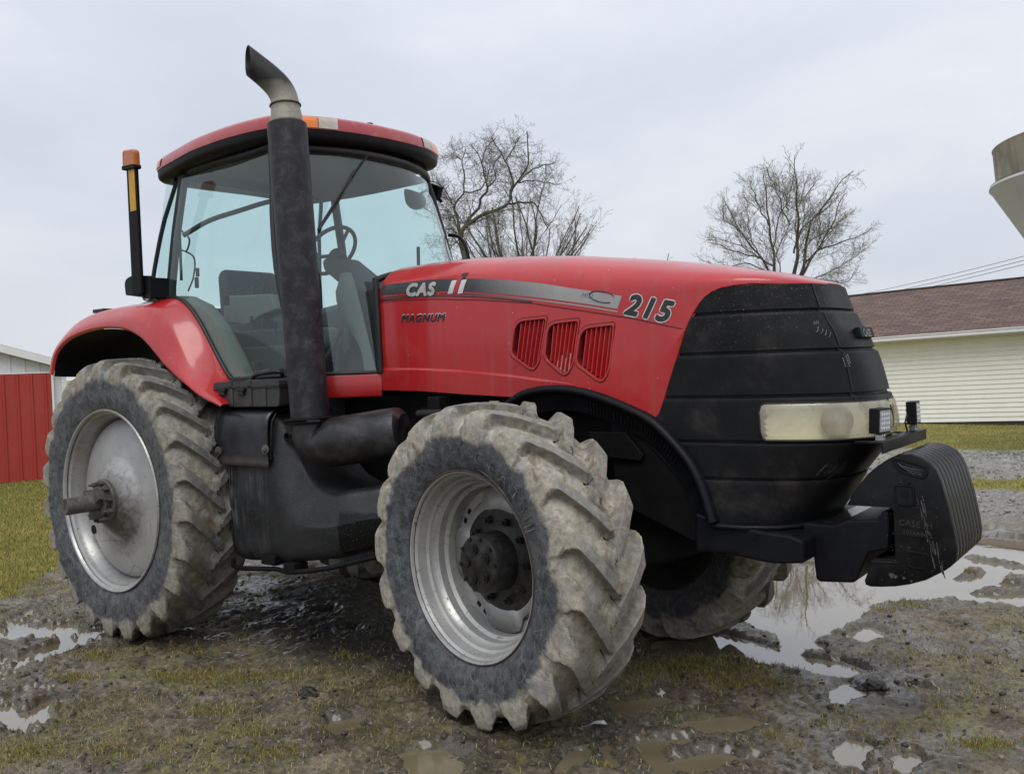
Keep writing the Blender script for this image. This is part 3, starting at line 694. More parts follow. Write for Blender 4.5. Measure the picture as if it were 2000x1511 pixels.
# decals -----------------------------------------------------------
def decal_strip(top,bot,n,mat,name,off=.0016):
    A=smooth_curve([(x,z,0) for x,z in top],n); B=smooth_curve([(x,z,0) for x,z in bot],n); rows=[]
    for i in range(n):
        r=[]
        for t in np.linspace(0,1,6):
            x=A[i,0]*(1-t)+B[i,0]*t; z=A[i,1]*(1-t)+B[i,1]*t; r.append((x,-(hoodY(x,z)+off),z))
        rows.append(r)
    return MB().grid(rows).build(name,mat,hood,smooth=179)
def bold(V,F,r,n=8):
    W=[];G=[]
    for k in range(n+1):
        dx,dy=(0,0) if k==n else (r*math.cos(2*PI*k/n),r*math.sin(2*PI*k/n)); b=len(W); W+=[(u+dx,v+dy,k*.00004) for u,v in V]; G+=[tuple(i+b for i in f) for f in F]
    return W,G
def decal_text(V,F,o,ang,mat,name,off,thick=0):
    c,s=math.cos(ang),math.sin(ang); Q=[]
    for q in V:
        u,v=q[:2]; e=q[2] if len(q)>2 else 0
        x=o[0]+u*c-v*s; z=o[1]+u*s+v*c; Q.append((x,-(hoodY(x,z)+off+thick+e),z))
    mb=MB(); mb.add(Q,F)
    ob=mb.build(name,mat,hood)
    if thick: 
        m=ob.modifiers.new('t','SOLIDIFY'); m.thickness=thick; m.offset=-1 if ob.data.polygons[0].normal.y<0 else 1
    return ob
ST=[(1.845,2.233),(2.269,2.231),(2.641,2.205),(2.98,2.157),(3.293,2.094),(3.545,2.042)]
SB=[(1.845,2.169),(2.284,2.160),(2.654,2.126),(2.992,2.077),(3.303,2.023),(3.516,1.980)]
decal_strip(ST,SB,60,MSTRIPE,'hood_stripe')
decal_strip([(x,z-.010) for x,z in SB],[(x,z-.017) for x,z in SB],60,MSTRIPE,'hood_pinstripe')
decal_strip([(x,z-.0235) for x,z in SB[:4]],[(x,z-.031) for x,z in SB[:4]],40,MDECALB,'hood_pinstripe')
A=[(x,zseam(x)) for x in np.linspace(1.845,3.89,40)]
decal_strip([(x,z+.0018) for x,z in A],[(x,z-.0018) for x,z in A],60,MGAP,'panel_gap',.0022)
def dtext(txt,size,sx,shear,o,ang,mat,name,off,r,sp=1.0):
    V,F=text_mesh(txt,size,0,shear,sp); V,F=bold([(u*sx,v) for u,v in V],F,r); return decal_text(V,F,o,ang,mat,name,off)
dtext('CAS',.098,1.20,.18,(2.060,2.150),-.045,MDECALB,'letter_outline',.0018,.0105,1.12)
dtext('CAS',.098,1.20,.18,(2.058,2.152),-.045,MDECALS,'maker_letters',.0040,.0065,1.12)
# emblem: two pale uprights, a red one between and a black one standing taller
def par(x0,x1,z0,z1,sh): return [(x0,z0),(x1,z0),(x1+sh,z1),(x0+sh,z1)]
def poly_decal(pts,mat,name,off=.003): 
    V=[];n=6
    a,b,c,d=[Vector(q) for q in pts]; rows=[]
    for i in range(n):
        t=i/(n-1); l=a.lerp(d,t); r=b.lerp(c,t); rows.append([(q.x,-(hoodY(q.x,q.y)+off),q.y) for q in(l,l.lerp(r,.5),r)])
    return MB().grid(rows).build(name,mat,hood)
poly_decal(par(2.394,2.432,2.137,2.212,.028),MDECALW,'emblem_bar')
poly_decal(par(2.468,2.506,2.132,2.209,.028),MDECALW,'emblem_bar')
poly_decal(par(2.437,2.463,2.134,2.228,.034),MDECALR,'emblem_bar',.0034)
poly_decal(par(2.470,2.512,2.214,2.250,.018),MDECALB,'emblem_bar')
poly_decal(par(2.305,2.345,2.142,2.149,.01),MDECALR,'torn_decal')
dtext('MAGNUM',.060,1.20,.30,(2.016,1.994),-.035,MDECALW,'model_name_outline',.0016,.0085,1.14)
dtext('MAGNUM',.060,1.20,.30,(2.016,1.994),-.035,MDECALB,'model_name',.0024,.0040,1.14)
dtext('215',.138,1.08,.28,(3.552,1.957),-.225,MDECALW,'model_number_outline',.0018,.0125,1.16)
dtext('215',.138,1.08,.28,(3.552,1.957),-.225,MDECALB,'model_number',.0028,.0066,1.16)
sw=[]
for t in np.linspace(.35,2*PI-.9,40):
    x=3.43+.075*math.cos(t); z=2.036+.028*math.sin(t)-.20*(x-3.43)+.01; sw.append((x,-(hoodY(x,z)+.0028),z))
MB().tube(sw,[.0012+.0028*abs(math.sin(i/39*PI*.5+.2)) *(1-i/60) for i in range(40)],5).build('swoosh_mark',MDECALB,hood)
V,F=text_mesh('MFD',.034,0,.5,1.0); decal_text(V,F,(3.30,2.056),-.19,MPURPLE,'faded_script',.0027)

# ---------------------------------------------------------------- grille (nose)
def xstart(z):
    if z>=1.438:
        tab=[(b,a) for a,b in ZL if a>=3.724 and a<=4.13]; return itp(z,tab)+.003
    return itp(z,[(.92,4.03),(.967,4.02),(1.067,3.995),(1.142,3.966),(1.24,3.91),(1.317,3.848),(1.38,3.775),(1.438,3.70)])
GRO=[1.925,1.740,1.538,1.330,1.157]
def prof(z):
    """horizontal relief of the nose: six lapped bands"""
    for g in GRO:
        if abs(z-g)<.0065: return -.013
    up=min([g for g in GRO+[2.06] if g>z],default=2.06); lo=max([g for g in GRO+[.92] if g<z],default=.92)
    t=(z-lo)/(up-lo)
    if t>.93: return .006-(t-.93)/.07*.007
    return .006*t-.0
zs_=set()
for a,b in zip([.924]+GRO[::-1],GRO[::-1]+[2.047]):
    for t in np.linspace(0,1,9): zs_.add(round(a+(b-a)*t,4))
for g in GRO:
    for d in(-.012,-.0085,-.006,.006,.0085,.012): zs_.add(round(g+d,4))
zs_|={1.343,1.501}
zs_=sorted(zs_)
rows=[];NC=72
for z in zs_:
    x0=max(xstart(z),XS-.02) if z<1.45 else xstart(z)
    f0=math.asin(max(0,min(1,((max(x0,XS)-XS)/(xf(z)-XS))))**(NN/2)) if x0>XS else 0.0
    r=[]
    if x0<=XS: r.append((x0,-wid(x0)))
    ph=np.linspace(f0,PI/2,NC)
    pts=[planP(p,z) for p in ph]; Q=resample([(a,b) for a,b in pts],NC)
    o=prof(z)
    row=[]
    for i,(x,y) in enumerate(Q):
        a=Q[max(0,i-1)]; b=Q[min(NC-1,i+1)]; t=Vector((b[0]-a[0],b[1]-a[1])).normalized(); nrm=Vector((-t.y,t.x))
        if nrm.y<0 and y>.01: nrm=-nrm
        if i==NC-1: nrm=Vector((1,0))
        row.append((x+nrm.x*o,-(y+nrm.y*o) if i<NC-1 else 0.0,z))
    rows.append(row)
g_=MB(); g_.grid(rows); g_.grid([[(a,-b,c) for a,b,c in r][::-1] for r in rows])
grille=g_.build('grille',MGRILLE,T,smooth=50)
bm=bmesh.new(); bm.from_mesh(grille.data); bmesh.ops.remove_doubles(bm,verts=bm.verts,dist=.0005); bmesh.ops.recalc_face_normals(bm,faces=bm.faces); bm.to_mesh(grille.data); bm.free()
grille.data.set_sharp_from_angle(angle=math.radians(40))
# upright seams between side panels and the front door
def gsurf(y,z,off=0):
    w=wid(XS); t=max(0,1-(abs(y)/w)**NN)**(1/NN); return XS+(xf(z)-XS)*t+off
for s in(-1,1):
    pts=[(gsurf(itp(z,[(1.34,.262),(1.52,.262),(2.05,.235)]),z,.004+prof(z)),s*itp(z,[(1.34,.262),(1.52,.262),(2.05,.235)]),z) for z in np.linspace(1.51,2.045,40)]
    MB().tube(pts,.0035,6).build('door_seam',MRUBBER,grille)
MHOUSE=simple('aged_reflector_housing',(.78,.76,.66),.4,.05,.1,8); MBOWL=simple('tarnished_reflector_bowl',(.17,.135,.08),.45,.1,.15,12)
# headlights
def lens(s):
    z0=1.418; Y=np.linspace(.012,.4755,260); Xx=np.array([gsurf(y,z0) for y in Y]); L=np.r_[0,np.cumsum(np.hypot(np.diff(Y),np.diff(Xx)))]
    # outer end where the side has run back to x = 4.235
    k=int(np.argmin(np.abs(Xx-4.235))); Lt=L[k]; rows=[]; n=44
    for i in range(n+1):
        l=Lt*(1-i/n); y=float(np.interp(l,L,Y)); e_=Lt-l       # arc distance from the outer end
        rc=.040; h=.084 if e_>rc else .084-rc+math.sqrt(max(0,rc*rc-(rc-e_)**2)); slant=0
        r=[]
        for q in range(13):
            v=-1+2*q/12; z=z0+slant+.004+v*h
            # a slight tuck at the rim
            ed=max(0,(abs(v)*h-h+.012)/.012) if h>.02 else 1; ed=max(ed,max(0,(.012-e_)/.012)); off=.013-.008*min(1,ed)**2
            x=gsurf(y,z); t2=Vector((gsurf(max(.0,y-.004),z)-gsurf(min(.478,y+.004),z),.008)); nr=Vector((.008,t2.x)).normalized()
            r.append((x+nr.x*off,s*(y+nr.y*off),z))
        rows.append(r)
    # reflector housing let into the nose behind the lens
    back=[]
    for i in range(n+1):
        l=Lt*(1-i/n); y=float(np.interp(l,L,Y)); e_=Lt-l; rc=.040; h=.084 if e_>rc else .084-rc+math.sqrt(max(0,rc*rc-(rc-e_)**2)); r=[]
        for v,off in((.97,.002),(.93,-.028),(.6,-.040),(0,-.044),(-.6,-.040),(-.93,-.028),(-.97,.002)):
            if e_<.03: off=max(off,-.044*e_/.03+.002)
            z=z0+.004+v*h; x=gsurf(y,z); t2=Vector((gsurf(max(.0,y-.004),z)-gsurf(min(.478,y+.004),z),.008)); nr=Vector((.008,t2.x)).normalized(); r.append((x+nr.x*off,s*(y+nr.y*off),z))
        back.append(r)
    MB().grid(back).build('reflector_housing',MHOUSE,grille,smooth=40)
    bw=MB()
    for ec,rad_ in((.335,.074),(.60,.060)):
        l=Lt-ec; y=float(np.interp(l,L,Y)); x=gsurf(y,z0); t2=Vector((gsurf(y-.004,z0)-gsurf(y+.004,z0),.008)); nr=Vector((.008,t2.x)).normalized(); N3=Vector((nr.x,s*nr.y,0)); T3=Vector((0,0,1)).cross(N3); c=Vector((x,s*y,z0+.004))
        rows_=[]
        for q,(rr_,dp) in enumerate(((1.0,-.012),(.94,-.016),(.75,-.026),(.5,-.034),(.25,-.039),(.10,-.040),(.10,-.024),(.02,-.022))):
            rows_.append([c+N3*dp+(T3*math.cos(a)+Vector((0,0,1))*math.sin(a))*rad_*rr_ for a in np.linspace(0,2*PI,41)])
        bw.grid(rows_)
    bo_=bw.build('reflector_bowl',MBOWL,grille,smooth=40); split(bo_,'reflector_bowl',0)
    # open the nose behind the lens
    bm=bmesh.new(); bm.from_mesh(grille.data); kill=[]
    for f in bm.faces:
        c=f.calc_center_median()
        if s*c.y>.012 and 1.343<c.z<1.501:
            e_=Lt-float(np.interp(min(abs(c.y),.4755),Y,L))
            if e_>.016: kill.append(f)
    bmesh.ops.delete(bm,geom=kill,context='FACES'); bm.to_mesh(grille.data); bm.free()
    o=MB().grid(rows).build('headlight',MHEAD,grille,smooth=60)
    bm=bmesh.new(); bm.from_mesh(o.data); bmesh.ops.recalc_face_normals(bm,faces=bm.faces); bm.to_mesh(o.data); bm.free()
    at=o.data.attributes.new('lens_u','FLOAT','POINT'); at.data.foreach_set('value',np.repeat([Lt*i/n for i in range(n+1)],13).astype(np.float32))
    edge=[r[-1] for r in rows]+[r[0] for r in rows][::-1]
    MB().tube(edge,.0045,6,closed=True).build('lens_gasket',MRUBBER,grille)
    return o
lens(-1); lens(1)
# nose badge
bd=MB(); bd.box((4.565,0,1.815),(.03,.20,.052),Matrix.Rotation(-.25,3,'Y')); bo=bd.build('nose_badge',MBLK,grille,bevel=.006)
V,F=text_mesh('CASE',.05,.0015,0,1.0); Q=[]
for u,v in V: Q.append((4.583-(v-.015)*.25,-.068+u*1.0,1.797+v))
MB().add(Q,F).build('badge_letters',simple('worn_badge_letters',(.2,.2,.2),.4,.5),grille)
# pale scrapes and a speckled patch on the nose
sc_=MB()
rr=random.Random(5)
def scrape(y,z,dy,dz,w):
    V=[];n=5
    for i in range(n):
        t=i/(n-1); yy=y+dy*t+rr.uniform(-.002,.002); zz=z+dz*t
        for q in(-1,1):
            wz=w*(.4+rr.random()); V.append((gsurf(abs(yy)+q*wz*.4,zz+q*wz*.5,.0035+prof(zz)),-(abs(yy)+q*wz*.4),zz+q*wz*.5))
    sc_.add(V,[(2*i,2*i+1,2*i+3,2*i+2) for i in range(n-1)])
for q in range(4): scrape(.30-q*.012,1.845-q*.008,.018,-.026,.002)
for q in range(3): scrape(.285+q*.008,1.872,.010,-.014,.0022)
for i in range(4):
    for j in range(5):
        y=.262-i*.009; z=1.665+j*.011+(i%2)*.005
        if (i,j) in((0,4),(3,0)): continue
        r=.0038; V=[(gsurf(y+r*math.cos(a)*.9,z+r*math.sin(a)*1.2,.0035+prof(z)),-(y+r*math.cos(a)*.9),z+r*math.sin(a)*1.2) for a in np.linspace(0,2*PI,9)[:-1]]
        sc_.add(V,[tuple(range(8))])
for q in range(9): scrape(.23+.012*q+rr.uniform(-.004,.004),1.215+rr.uniform(-.02,.025),.006,-.03-rr.random()*.02,.0018)
sc_.build('scrape_pattern',simple('pale_scrape',(.11,.11,.11),.6,0,.3,60),grille)

# ---------------------------------------------------------------- front wheel arch lip and side sheets
LIP=smooth_curve([(2.80,0,1.515),(2.844,0,1.538),(2.924,0,1.575),(3.034,0,1.595),(3.14,0,1.600),(3.243,0,1.593),(3.392,0,1.562),(3.581,0,1.496),(3.724,0,1.425),(3.848,0,1.312),(3.93,0,1.21),(3.985,0,1.085),(4.02,0,.96)],70)
def lipframes(s):
    fr=[]
    for i in range(len(LIP)):
        a=LIP[max(0,i-1)]; b=LIP[min(len(LIP)-1,i+1)]; t=Vector(b-a).normalized(); up=Vector((-t.z,0,t.x))
        fr.append((Vector((LIP[i][0],s*.492,LIP[i][2])),up,Vector((0,s,0))))
    return fr
for s in(-1,1):
    mb=MB(); mb.sweep(lipframes(s),[(.004,-.03),(.006,.012),(.000,.028),(-.012,.036),(-.026,.034),(-.036,.022),(-.04,.004),(-.040,-.02),(-.075,-.035),(-.13,-.045),(-.13,-.06)])
    o=mb.build('front_arch_lip',MBLK,T,smooth=45)
    bm=bmesh.new(); bm.from_mesh(o.data); bmesh.ops.recalc_face_normals(bm,faces=bm.faces); bm.to_mesh(o.data); bm.free()
    lv=MB()
    fr=lipframes(s)
    for k in range(26):
        i=24+int(k*1.15); i=min(i,66); o_,u,v=fr[i]
        lv.tube([o_-u*.062+v*(-.026),o_-u*.115+v*(-.036)+Vector((.012,0,0))],.0032,5)
    split(lv.build('arch_louvres',MRUBBER,o),'arch_louvre',0)
    sp=MB()
    sp.prism([(3.42,1.45),(3.60,1.36),(3.98,1.02),(4.05,.935),(4.06,.80),(4.00,.79),(3.55,.96),(3.46,.99),(3.42,1.20)],s*.405,s*.42)
    sp.prism([(3.30,1.36),(3.52,1.36),(3.62,1.25),(3.60,1.22),(3.30,1.24)],s*.43,s*.45)
    so=sp.build('side_sheet',MDARK,T,bevel=.004)
    rb=MB(); rb.tube([(3.56,s*.425,1.345),(3.62,s*.43,1.33),(3.80,s*.432,1.155),(3.99,s*.44,.985),(4.03,s*.45,.95)],.007,6); rb.build('sheet_rib',MBLK,so)

# ---------------------------------------------------------------- chassis, engine, axles
ch=MB()
ch.prism([(1.3,1.52),(1.3,.55),(1.9,.50),(2.7,.62),(3.4,.60),(3.9,.78),(4.0,1.0),(3.8,1.35),(3.4,1.53),(2.9,1.53),(1.85,1.56)],-.34,.34)
ch.bx(-.5,1.35,-.40,.40,.55,1.35)
chs=ch.build('chassis',MDARK,T,bevel=.02)
en=MB(); en.bx(2.1,2.65,-.44,-.33,1.15,1.48); en.cyl((2.35,-.40,1.05),(2.35,-.40,1.30),.06,16); en.cyl((2.62,-.42,1.30),(2.62,-.42,1.50),.045,16); en.bx(2.75,3.05,-.42,-.33,1.25,1.42)
en.tube([(2.2,-.45,1.50),(2.45,-.47,1.46),(2.7,-.46,1.38),(2.9,-.44,1.40)],.016,8); en.tube([(2.1,-.46,1.42),(2.4,-.48,1.34),(2.8,-.46,1.30)],.012,8)
split(en.build('engine_parts',MDARK,chs,smooth=40,bevel=.006),'engine_part')
br=MB(); br.bx(2.27,2.36,-.56,-.44,1.33,1.55); br.prism([(2.27,1.36),(2.36,1.40),(2.38,1.28),(2.33,1.18),(2.30,1.18)],-.56,-.48); br.build('exhaust_bracket',MDARK,chs,bevel=.006)
ru=MB(); ru.cyl((2.24,-.60,1.45),(2.42,-.60,1.455),.028,14); ru.build('coolant_hose',MRUBBER,chs,smooth=40)
fa=MB(); fa.tube([(WB,-.80,.74),(WB,-.5,.72),(WB,0,.70),(WB,.5,.70),(WB,.80,.71)],[.11,.12,.17,.12,.11],20); fa.bx(2.85,3.25,-.2,.2,.52,.86)
fa.tube([(2.78,-.75,.72),(2.80,0,.70),(2.78,.75,.70)],.03,10); fa.build('front_axle',MDARK,T,smooth=40)
ra=MB(); ra.tube([(0,-1.05,.878),(0,-.4,.878),(0,.4,.878),(0,1.05,.878)],[.10,.17,.17,.10],24); ra.build('rear_axle',MDARK,T,smooth=40)

# front support, weight bracket, weights
bo=MB(); bo.prism([(3.90,.99),(4.015,.955),(4.24,.925),(4.36,.92),(4.42,.90),(4.42,.80),(4.30,.785),(4.235,.785),(4.04,.81),(3.90,.80)],-.47,.47)
bol=bo.build('front_support',MBLK,T,bevel=.012)
b2=MB(); b2.tube([(x,-y,.935) for x,y in [(4.00,.485),(4.15,.47),(4.28,.40),(4.36,.28),(4.40,.10),(4.40,-.10),(4.36,-.28),(4.28,-.40),(4.15,-.47),(4.00,-.485)]],.013,8); b2.build('support_rim',MBLK,bol,smooth=60)
b3=MB()
for x,z in((4.075,.925),(4.20,.905),(4.10,.825),(4.205,.815)): b3.cyl((x,-.47,z),(x,-.478,z),.014,12); b3.cyl((x,-.478,z),(x,-.482,z),.007,6)
split(b3.build('support_bolts',MBLK,bol),'support_bolt')
k_=MB(); k_.prism([(4.36,.95),(4.50,.95),(4.56,.978),(4.69,.99),(4.715,1.03),(4.74,1.03),(4.735,.865),(4.65,.842),(4.60,.717),(4.585,.70),(4.49,.691),(4.43,.686),(4.416,.70),(4.405,.829),(4.36,.84)],-.31,.31)
wb=k_.build('weight_bracket',MBLK,T,bevel=.012,segs=3)
k2=MB(); k2.bx(4.44,4.64,-.26,.26,.9515,.956); k2.build('bracket_tray_water',simple('wet_black_metal',(.01,.01,.011),.06,0,.1),wb)
WP=[(4.565,1.050),(4.59,1.10),(4.625,1.150),(4.66,1.193),(4.70,1.228),(4.745,1.260),(4.79,1.283),(4.835,1.288),(4.88,1.274),(4.915,1.252),(4.938,1.222),(4.955,1.180),(4.985,1.064),(5.006,.946),(5.012,.89),(5.006,.845),(4.985,.818),(4.962,.798),(4.885,.748),(4.82,.722),(4.763,.706),(4.70,.696),(4.655,.692),(4.635,.698),(4.632,.715),(4.67,.815),(4.765,.82),(4.762,1.040),(4.745,1.052)]
def wpoly(s): 
    cx,cz=4.82,1.0; return [(cx+(a-cx)*s,cz+(b-cz)*s) for a,b in WP]
w0=-.318; wt=.060
MWT=simple('black_weight_paint',(.0065,.0068,.0075),.30,0,.3,6,(.07,.07,.075),.18,.0015,.20,dscale=12)
for k in range(9):
    y0=w0+k*wt; mb=MB(); n=len(WP)
    prof_=[(.955,y0+.0),(.985,y0+.004),(1.0,y0+.015),(1.0,y0+wt-.016),(.985,y0+wt-.005),(.955,y0+wt-.001)]
    for s_,yy in prof_: mb.v.extend([(a,yy,b) for a,b in wpoly(s_)])
    for j in range(5):
        for i in range(n): mb.f.append((j*n+i,j*n+(i+1)%n,(j+1)*n+(i+1)%n,(j+1)*n+i))
    mb.f.append(tuple(range(n))[::-1]); mb.f.append(tuple(5*n+i for i in range(n)))
    wo=mb.build('front_weight',MWT,T,smooth=32)
    bm=bmesh.new(); bm.from_mesh(wo.data); bmesh.ops.recalc_face_normals(bm,faces=bm.faces); bm.to_mesh(wo.data); bm.free(); wo.data.set_sharp_from_angle(angle=math.radians(32))
    if k==0:
        d=MB()  # cast details on the visible face: grip slot, ribbed pocket, boss, panel, lettering
        def ring(poly,r=.0035):
            r*=1.5
            d.tube([(a,y0-.0005,b) for a,b in poly],r,6,closed=True)
        ring(rnd([(4.765,1.262,.01),(4.80,1.262,.02),(4.905,1.232,.02),(4.898,1.192,.02),(4.875,1.186,.01),(4.79,1.212,.02)]),.005)
        for q in range(4): d.tube([(4.785+.012*q,y0-.001,1.244-.011*q),(4.80+.016*q,y0-.002,1.228-.010*q),(4.885-.003*q,y0-.001,1.212-.009*q)],.0045,6)
        ring(rnd([(4.770,1.15,.01),(4.845,1.148,.01),(4.85,1.078,.015),(4.84,1.066,.01),(4.785,1.066,.015),(4.772,1.08,.01)]),.004)
        d.cyl((4.812,y0+.002,1.113),(4.812,y0-.006,1.113),.014,16); d.tube([(4.81,y0-.001,1.19),(4.812,y0-.003,1.165)],.004,6); d.tube([(4.79,y0-.001,1.16),(4.812,y0-.003,1.152),(4.835,y0-.001,1.16)],.004,6)
        ring(rnd([(4.81,.868,.01),(4.90,.862,.01),(4.905,.80,.02),(4.82,.80,.02)]),.0035)
        d.tube([(4.665,y0-.001,.805),(4.775,y0-.001,.812)],.004,6); d.tube([(4.775,y0-.001,.975),(4.915,y0-.001,.968)],.0022,6); d.tube([(4.77,y0-.001,.938),(4.925,y0-.001,.931)],.0022,6)
        split(d.build('cast_relief',MWT,wo,smooth=50),'cast_relief',.004)
        l=MB()
        for tx,sz,x0,z0 in(('CASE IH',.034,4.785,.979),('1056A8A9',.024,4.80,.943)):
            V,F=text_mesh(tx,sz,.0006,0,1.12); l.add([(x0+u,y0-.0022,z0+v-.05*u) for u,v in V],F)
        l.build('cast_letters',simple('edge_worn_casting',(.026,.026,.028),.35,0,.3,40),wo)
        s_=MB(); r2=random.Random(3)
        for q in range(26):   # rubbed streak of bare metal
            t=r2.random(); x=4.865+.085*t+r2.uniform(-.012,.012); z=1.10-.30*t+r2.uniform(-.03,.03); L=r2.uniform(.02,.06); w=r2.uniform(.0006,.002)
            s_.add([(x-w,y0-.0012,z),(x+w,y0-.0012,z),(x+w+.008,y0-.0012,z-L),(x-w+.008,y0-.0012,z-L)],[(0,1,2,3)])
        for q in range(60):
            i=r2.random(); x=r2.uniform(4.66,4.97); z=r2.uniform(.73,1.1); r=r2.uniform(.0008,.0025)
            s_.add([(x+r*math.cos(a),y0-.0012,z+r*math.sin(a)) for a in np.linspace(0,2*PI,7)[:-1]],[tuple(range(6))])
        for x,z,r in((4.75,.755,.011),(4.765,.752,.008),(4.80,.75,.006),(4.83,.74,.005)): s_.add([(x+r*(1+.3*math.sin(3*a))*math.cos(a),y0-.0013,z+r*math.sin(a)) for a in np.linspace(0,2*PI,12)[:-1]],[tuple(range(11))])
        s_.build('scuff_pattern',simple('bare_scuff',(.075,.075,.078),.5,0,.4,60),wo)
# light bar with two work lights
lb=MB(); lb.bx(4.742,4.748,-.400,.345,1.290,1.338); lb.bx(4.69,4.742,-.400,.345,1.332,1.338); lb.bx(4.60,4.70,-.30,-.26,1.322,1.331); lb.bx(4.60,4.70,.24,.28,1.322,1.331)
bar=lb.build('light_bar',MBLK,T,bevel=.001)
def led(y,yaw,pitch=0):
    rot=Matrix.Rotation(yaw,3,'Z')@Matrix.Rotation(pitch,3,'Y'); c=Vector((4.715,y,1.425))
    mb=MB(); mb.box(c,(.045,.108,.108),rot)
    for k in range(4): mb.box(c+rot@Vector((-.0235,0,-.036+.024*k)),(.008,.094,.004),rot)
    o=mb.build('work_light',MBLK,T,bevel=.008)
    f=MB(); f.box(c+rot@Vector((.0235,0,0)),(.003,.092,.092),rot); f.build('lens',simple('led_lens',(.45,.46,.5),.12,.3,.2,60),o) if False else f.build('lens',MLEDL,o,bevel=.001)
    d=MB()
    for a in range(4):
        for b in range(4): q=c+rot@Vector((.0252,-.030+.020*a,-.030+.020*b)); d.cyl(q,q+rot@Vector((.0012,0,0)),.0078,10)
    split(d.build('diodes',MLEDD,o),'diode',0)
    s=MB(); s.box((4.715,y,1.352),(.03,.045,.028)); s.cyl((4.73,y,1.36),(4.735,y,1.36),.008,8); s.build('bracket',MALU,o,bevel=.002)
    return o
MLEDL=simple('led_cover',(.36,.37,.40),.10,.2,.35,70); MLEDD=simple('led_diode',(.70,.72,.76),.15,.3,.2,50)
led(-.315,-.20,.04); l2=led(.24,.08,-.03)
MB().tube([(4.70,.19,1.335),(4.695,.17,1.38),(4.70,.18,1.41),(4.705,.20,1.425)],.005,6).build('cable',MRUBBER,l2)
# ---------------------------------------------------------------- cab
def hw(z): return itp(z,[(1.5,.84),(1.7,.845),(2.3,.85),(2.7,.80),(3.15,.72),(3.4,.70)])
def xA(z): return itp(z,[(1.5,1.50),(1.69,1.47),(2.1,1.38),(2.51,1.275),(2.97,1.19),(3.23,1.13),(3.4,1.09)])      # front corner post
def xB(z): return itp(z,[(1.9,-.24),(2.45,-.19),(2.84,-.11),(3.13,.0),(3.3,.02)])  # rear corner post
def bow(z): return itp(z,[(1.5,.55),(1.7,.52),(2.3,.46),(2.7,.36),(3.15,.26)])
def xW(y,z):  # windshield
    t=min(1,abs(y)/hw(z)); return xA(z)+bow(z)*(1-t**2.2)
FG=[(-.24,2.235),(-.10,2.25),(.10,2.268),(.22,2.262),(.30,2.235),(.40,2.165),(.49,2.075),(.58,1.96),(.67,1.84),(.76,1.735),(.82,1.685)]   # glass edge along the fender
def side_low(x): return itp(x,FG+[(.83,1.682),(1.5,1.700)])
ROOFIN=3.135
cabf=MB()
# posts
for s in(-1,1):
    cabf.tube([(xA(z),s*hw(z),z) for z in np.linspace(1.66,3.2,14)],.020,8)
    cabf.tube([(xB(z),s*(hw(z)-.06),z) for z in np.linspace(2.15,3.2,10)],.016,8)
    cabf.tube([(.10+itp(z,[(2.2,.0),(3.15,.03)]),s*(hw(z)-.03),z) for z in np.linspace(2.2,3.18,8)],[.034]*8,8)
    cabf.tube([(x,s*(hw(z)+.002),z-.004) for x,z in FG],.015,8)
    cabf.tube([(.82,s*.846,1.685),(1.46,s*.846,1.697)],.014,8)
    cabf.tube([(xW(s*y,1.70)-.004,s*y,1.70) for y in np.linspace(.50,.83,9)],.013,8)
    cabf.tube([(1.838,s*.505,1.70),(1.834,s*.505,2.05),(1.81,s*.49,2.27)],.02,8)
cabf.tube([(1.80,y,2.26+.075*(1-(abs(y)/.49)**2.6)) for y in np.linspace(-.49,.49,15)],.02,8)
cabf.tube([(xB(2.2),-.78,2.2),(xB(2.2),.78,2.2)],.03,8); 
# top rail just below the roof
ring=[(xW(y,3.13),y,3.15) for y in np.linspace(-.715,.715,15)]+[(x,.72,3.15) for x in(.9,.6,.3)]+[(xB(3.13),.66,3.15),(xB(3.13),0,3.15),(xB(3.13),-.66,3.15)]+[(x,-.72,3.15) for x in(.3,.6,.9)]
cabf.tube(ring,.028,8,closed=True)
cab=cabf.build('cab_frame',MRUBBER,T,smooth=60)
# sill under the glass
sl=MB()
def sill_path(s): return [(.72,s*.80),(1.30,s*.845),(1.46,s*.845),(xW(.80,1.7)+.004,s*.80),(xW(.70,1.7)+.004,s*.70),(xW(.60,1.7)+.004,s*.60),(1.835,s*.497)]
for s in(-1,1):
    sl=MB(); pp=smooth_curve([(a,b,0) for a,b in sill_path(s)],30); rows=[]
    for a,b,_ in pp: rows.append([(a-.03,b*.94,1.555),(a,b,1.555),(a+.004,b*1.004,1.565),(a+.004,b*1.004,1.682),(a,b,1.692),(a-.05,b*.93,1.694)])
    sl.grid(rows); so=sl.build('cab_sill',MRED,T,smooth=35)
    bm=bmesh.new(); bm.from_mesh(so.data); bmesh.ops.recalc_face_normals(bm,faces=bm.faces); bm.to_mesh(so.data); bm.free()
